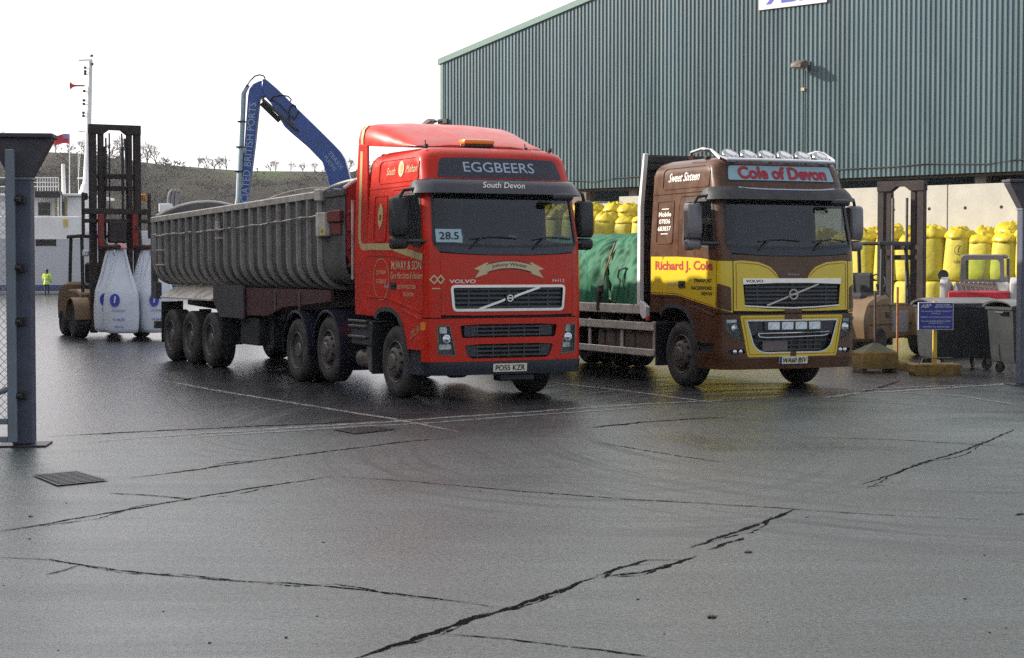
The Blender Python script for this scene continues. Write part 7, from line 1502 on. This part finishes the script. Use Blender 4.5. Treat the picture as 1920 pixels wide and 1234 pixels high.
# skid steer loader behind the bins
p = G(1846, 665); SK = thing('skid_steer_loader', 'white and red skid steer loader parked behind the bins', 'loader', (p.x, p.y, 0), radians(70)); SK.scale = (1.05,) * 3
lw = mat('loader white', (0.45, 0.44, 0.43), 0.5, var=0.15, dirt=(0.18, 0.16, 0.14), damt=0.5); lr = mat('loader red', (0.45, 0.02, 0.035), 0.4)
bm = new(); prism(bm, [(-1.35, 0.35), (-1.42, 1.05), (-1.30, 1.30), (-0.75, 1.52), (1.0, 1.3), (1.1, 0.4)], 'y', -0.55, 0.55, bev=0.04); obj('body', bm, lw, SK)
B('red_band', (-1.52, -1.10, -0.60, 0.60, 1.10, 1.345), lr, SK, 0.03)
for k in range(9):
    y = -0.36 + 0.09 * k; bm = new(); loft(bm, [[(x, y + dy + sl, z) for dy in (-0.03, 0.03)] + [(x, y + 0.03 + sl, z - 0.03), (x, y - 0.03 + sl, z - 0.03)] for x, z, sl in ((-1.30, 1.325, 0.0), (-0.82, 1.53, 0.12))]); obj('engine_vent', bm, mat('vent slats', (0.10, 0.06, 0.05), 0.6), SK, sm=0)
for s in (-1, 1):
    bm = new(); prism(bm, [(-1.45, 0.9), (-1.5, 1.5), (-1.3, 1.62), (-0.9, 1.55), (1.2, 1.1), (1.6, 0.5), (1.5, 0.35), (1.1, 0.9), (-0.9, 1.35), (-1.2, 1.3), (-1.25, 0.9)], 'y', s * 0.60, s * 0.76, bev=0.02); obj('lift_arm', bm, lw, SK)
    for x in (-0.75, 0.55): w_ = new(); lathe(w_, [(0.16, 0.0), (0.30, -0.01), (0.37, 0.03), (0.37, 0.24), (0.30, 0.28), (0.16, 0.27)], (0, -0.14, 0), n=24); o_ = obj('wheel', w_, rubber, SK); o_.location = (x, s * 0.72, 0.37)
cabm = mat('loader cab grey', (0.17, 0.15, 0.16), 0.5)
bm = new()
fr_o = rpoly([(-0.44, 1.50), (0.44, 1.50), (0.42, 2.06), (-0.42, 2.06)], 0.10); fr_i = rpoly([(-0.36, 1.57), (0.36, 1.57), (0.345, 1.97), (-0.345, 1.97)], 0.09)
for a, b in ((-0.72, -0.64),):
    O = [[bm.verts.new((x, y, z)) for y, z in fr_o] for x in (a, b)]; I = [[bm.verts.new((x, y, z)) for y, z in fr_i] for x in (a, b)]; n = len(fr_o)
    for i in range(n): j = (i + 1) % n; bm.faces.new((O[0][i], O[0][j], I[0][j], I[0][i])); bm.faces.new((O[1][i], I[1][i], I[1][j], O[1][j])); bm.faces.new((O[0][i], O[1][i], O[1][j], O[0][j])); bm.faces.new((I[0][i], I[0][j], I[1][j], I[1][i]))
obj('cab_rear_frame', bm, cabm, SK, sm=20)
bm = new(); face(bm, [(-0.69, y, z) for y, z in fr_i]); obj('rear_window', bm, glass_mat('green tinted glass', (0.55, 0.72, 0.62)), SK)
B('cab_roof', (-0.66, 0.55, -0.42, 0.42, 2.0, 2.08), cabm, SK, 0.03)
for s in (-1, 1):
    for x in (0.50,): B('cab_post', (x - 0.04, x + 0.04, s * 0.42 - 0.03, s * 0.42 + 0.03, 1.3, 2.0), cabm, SK, 0.01)
    B('side_screen', (-0.62, 0.46, s * 0.425 - 0.01, s * 0.425 + 0.01, 1.4, 1.62), cabm, SK, 0.004)
bm = new(); lathe(bm, [(0.05, -0.02), (0.10, -0.02), (0.11, 0), (0.10, 0.02), (0.05, 0.02)], (-1.25, 0.72, 1.66), axis='x', n=16); obj('lifting_eye', bm, black, SK)
B('bucket', (1.5, 2.2, -0.85, 0.85, 0.03, 0.55), steel, SK, 0.05)
# =============================================================== thin winter haze
bm = new(); box(bm, -1450, 1450, -96, 870, -5.0, 62.0); hz_ = obj('haze', bm, None, None, sm=0, kind='stuff')
hm = bpy.data.materials.new('haze'); hm.use_nodes = True; hm.node_tree.nodes.clear()
ho = hm.node_tree.nodes.new('ShaderNodeOutputMaterial'); hv_ = hm.node_tree.nodes.new('ShaderNodeVolumePrincipled'); hv_.inputs['Color'].default_value = (0.95, 0.96, 1.0, 1); hv_.inputs['Density'].default_value = 0.00016; hv_.inputs['Anisotropy'].default_value = 0.35
hm.node_tree.links.new(hv_.outputs[0], ho.inputs['Volume']); hz_.data.materials.clear(); hz_.data.materials.append(hm)
tag(hz_, 'thin pale winter haze over the harbour and hill', 'haze')
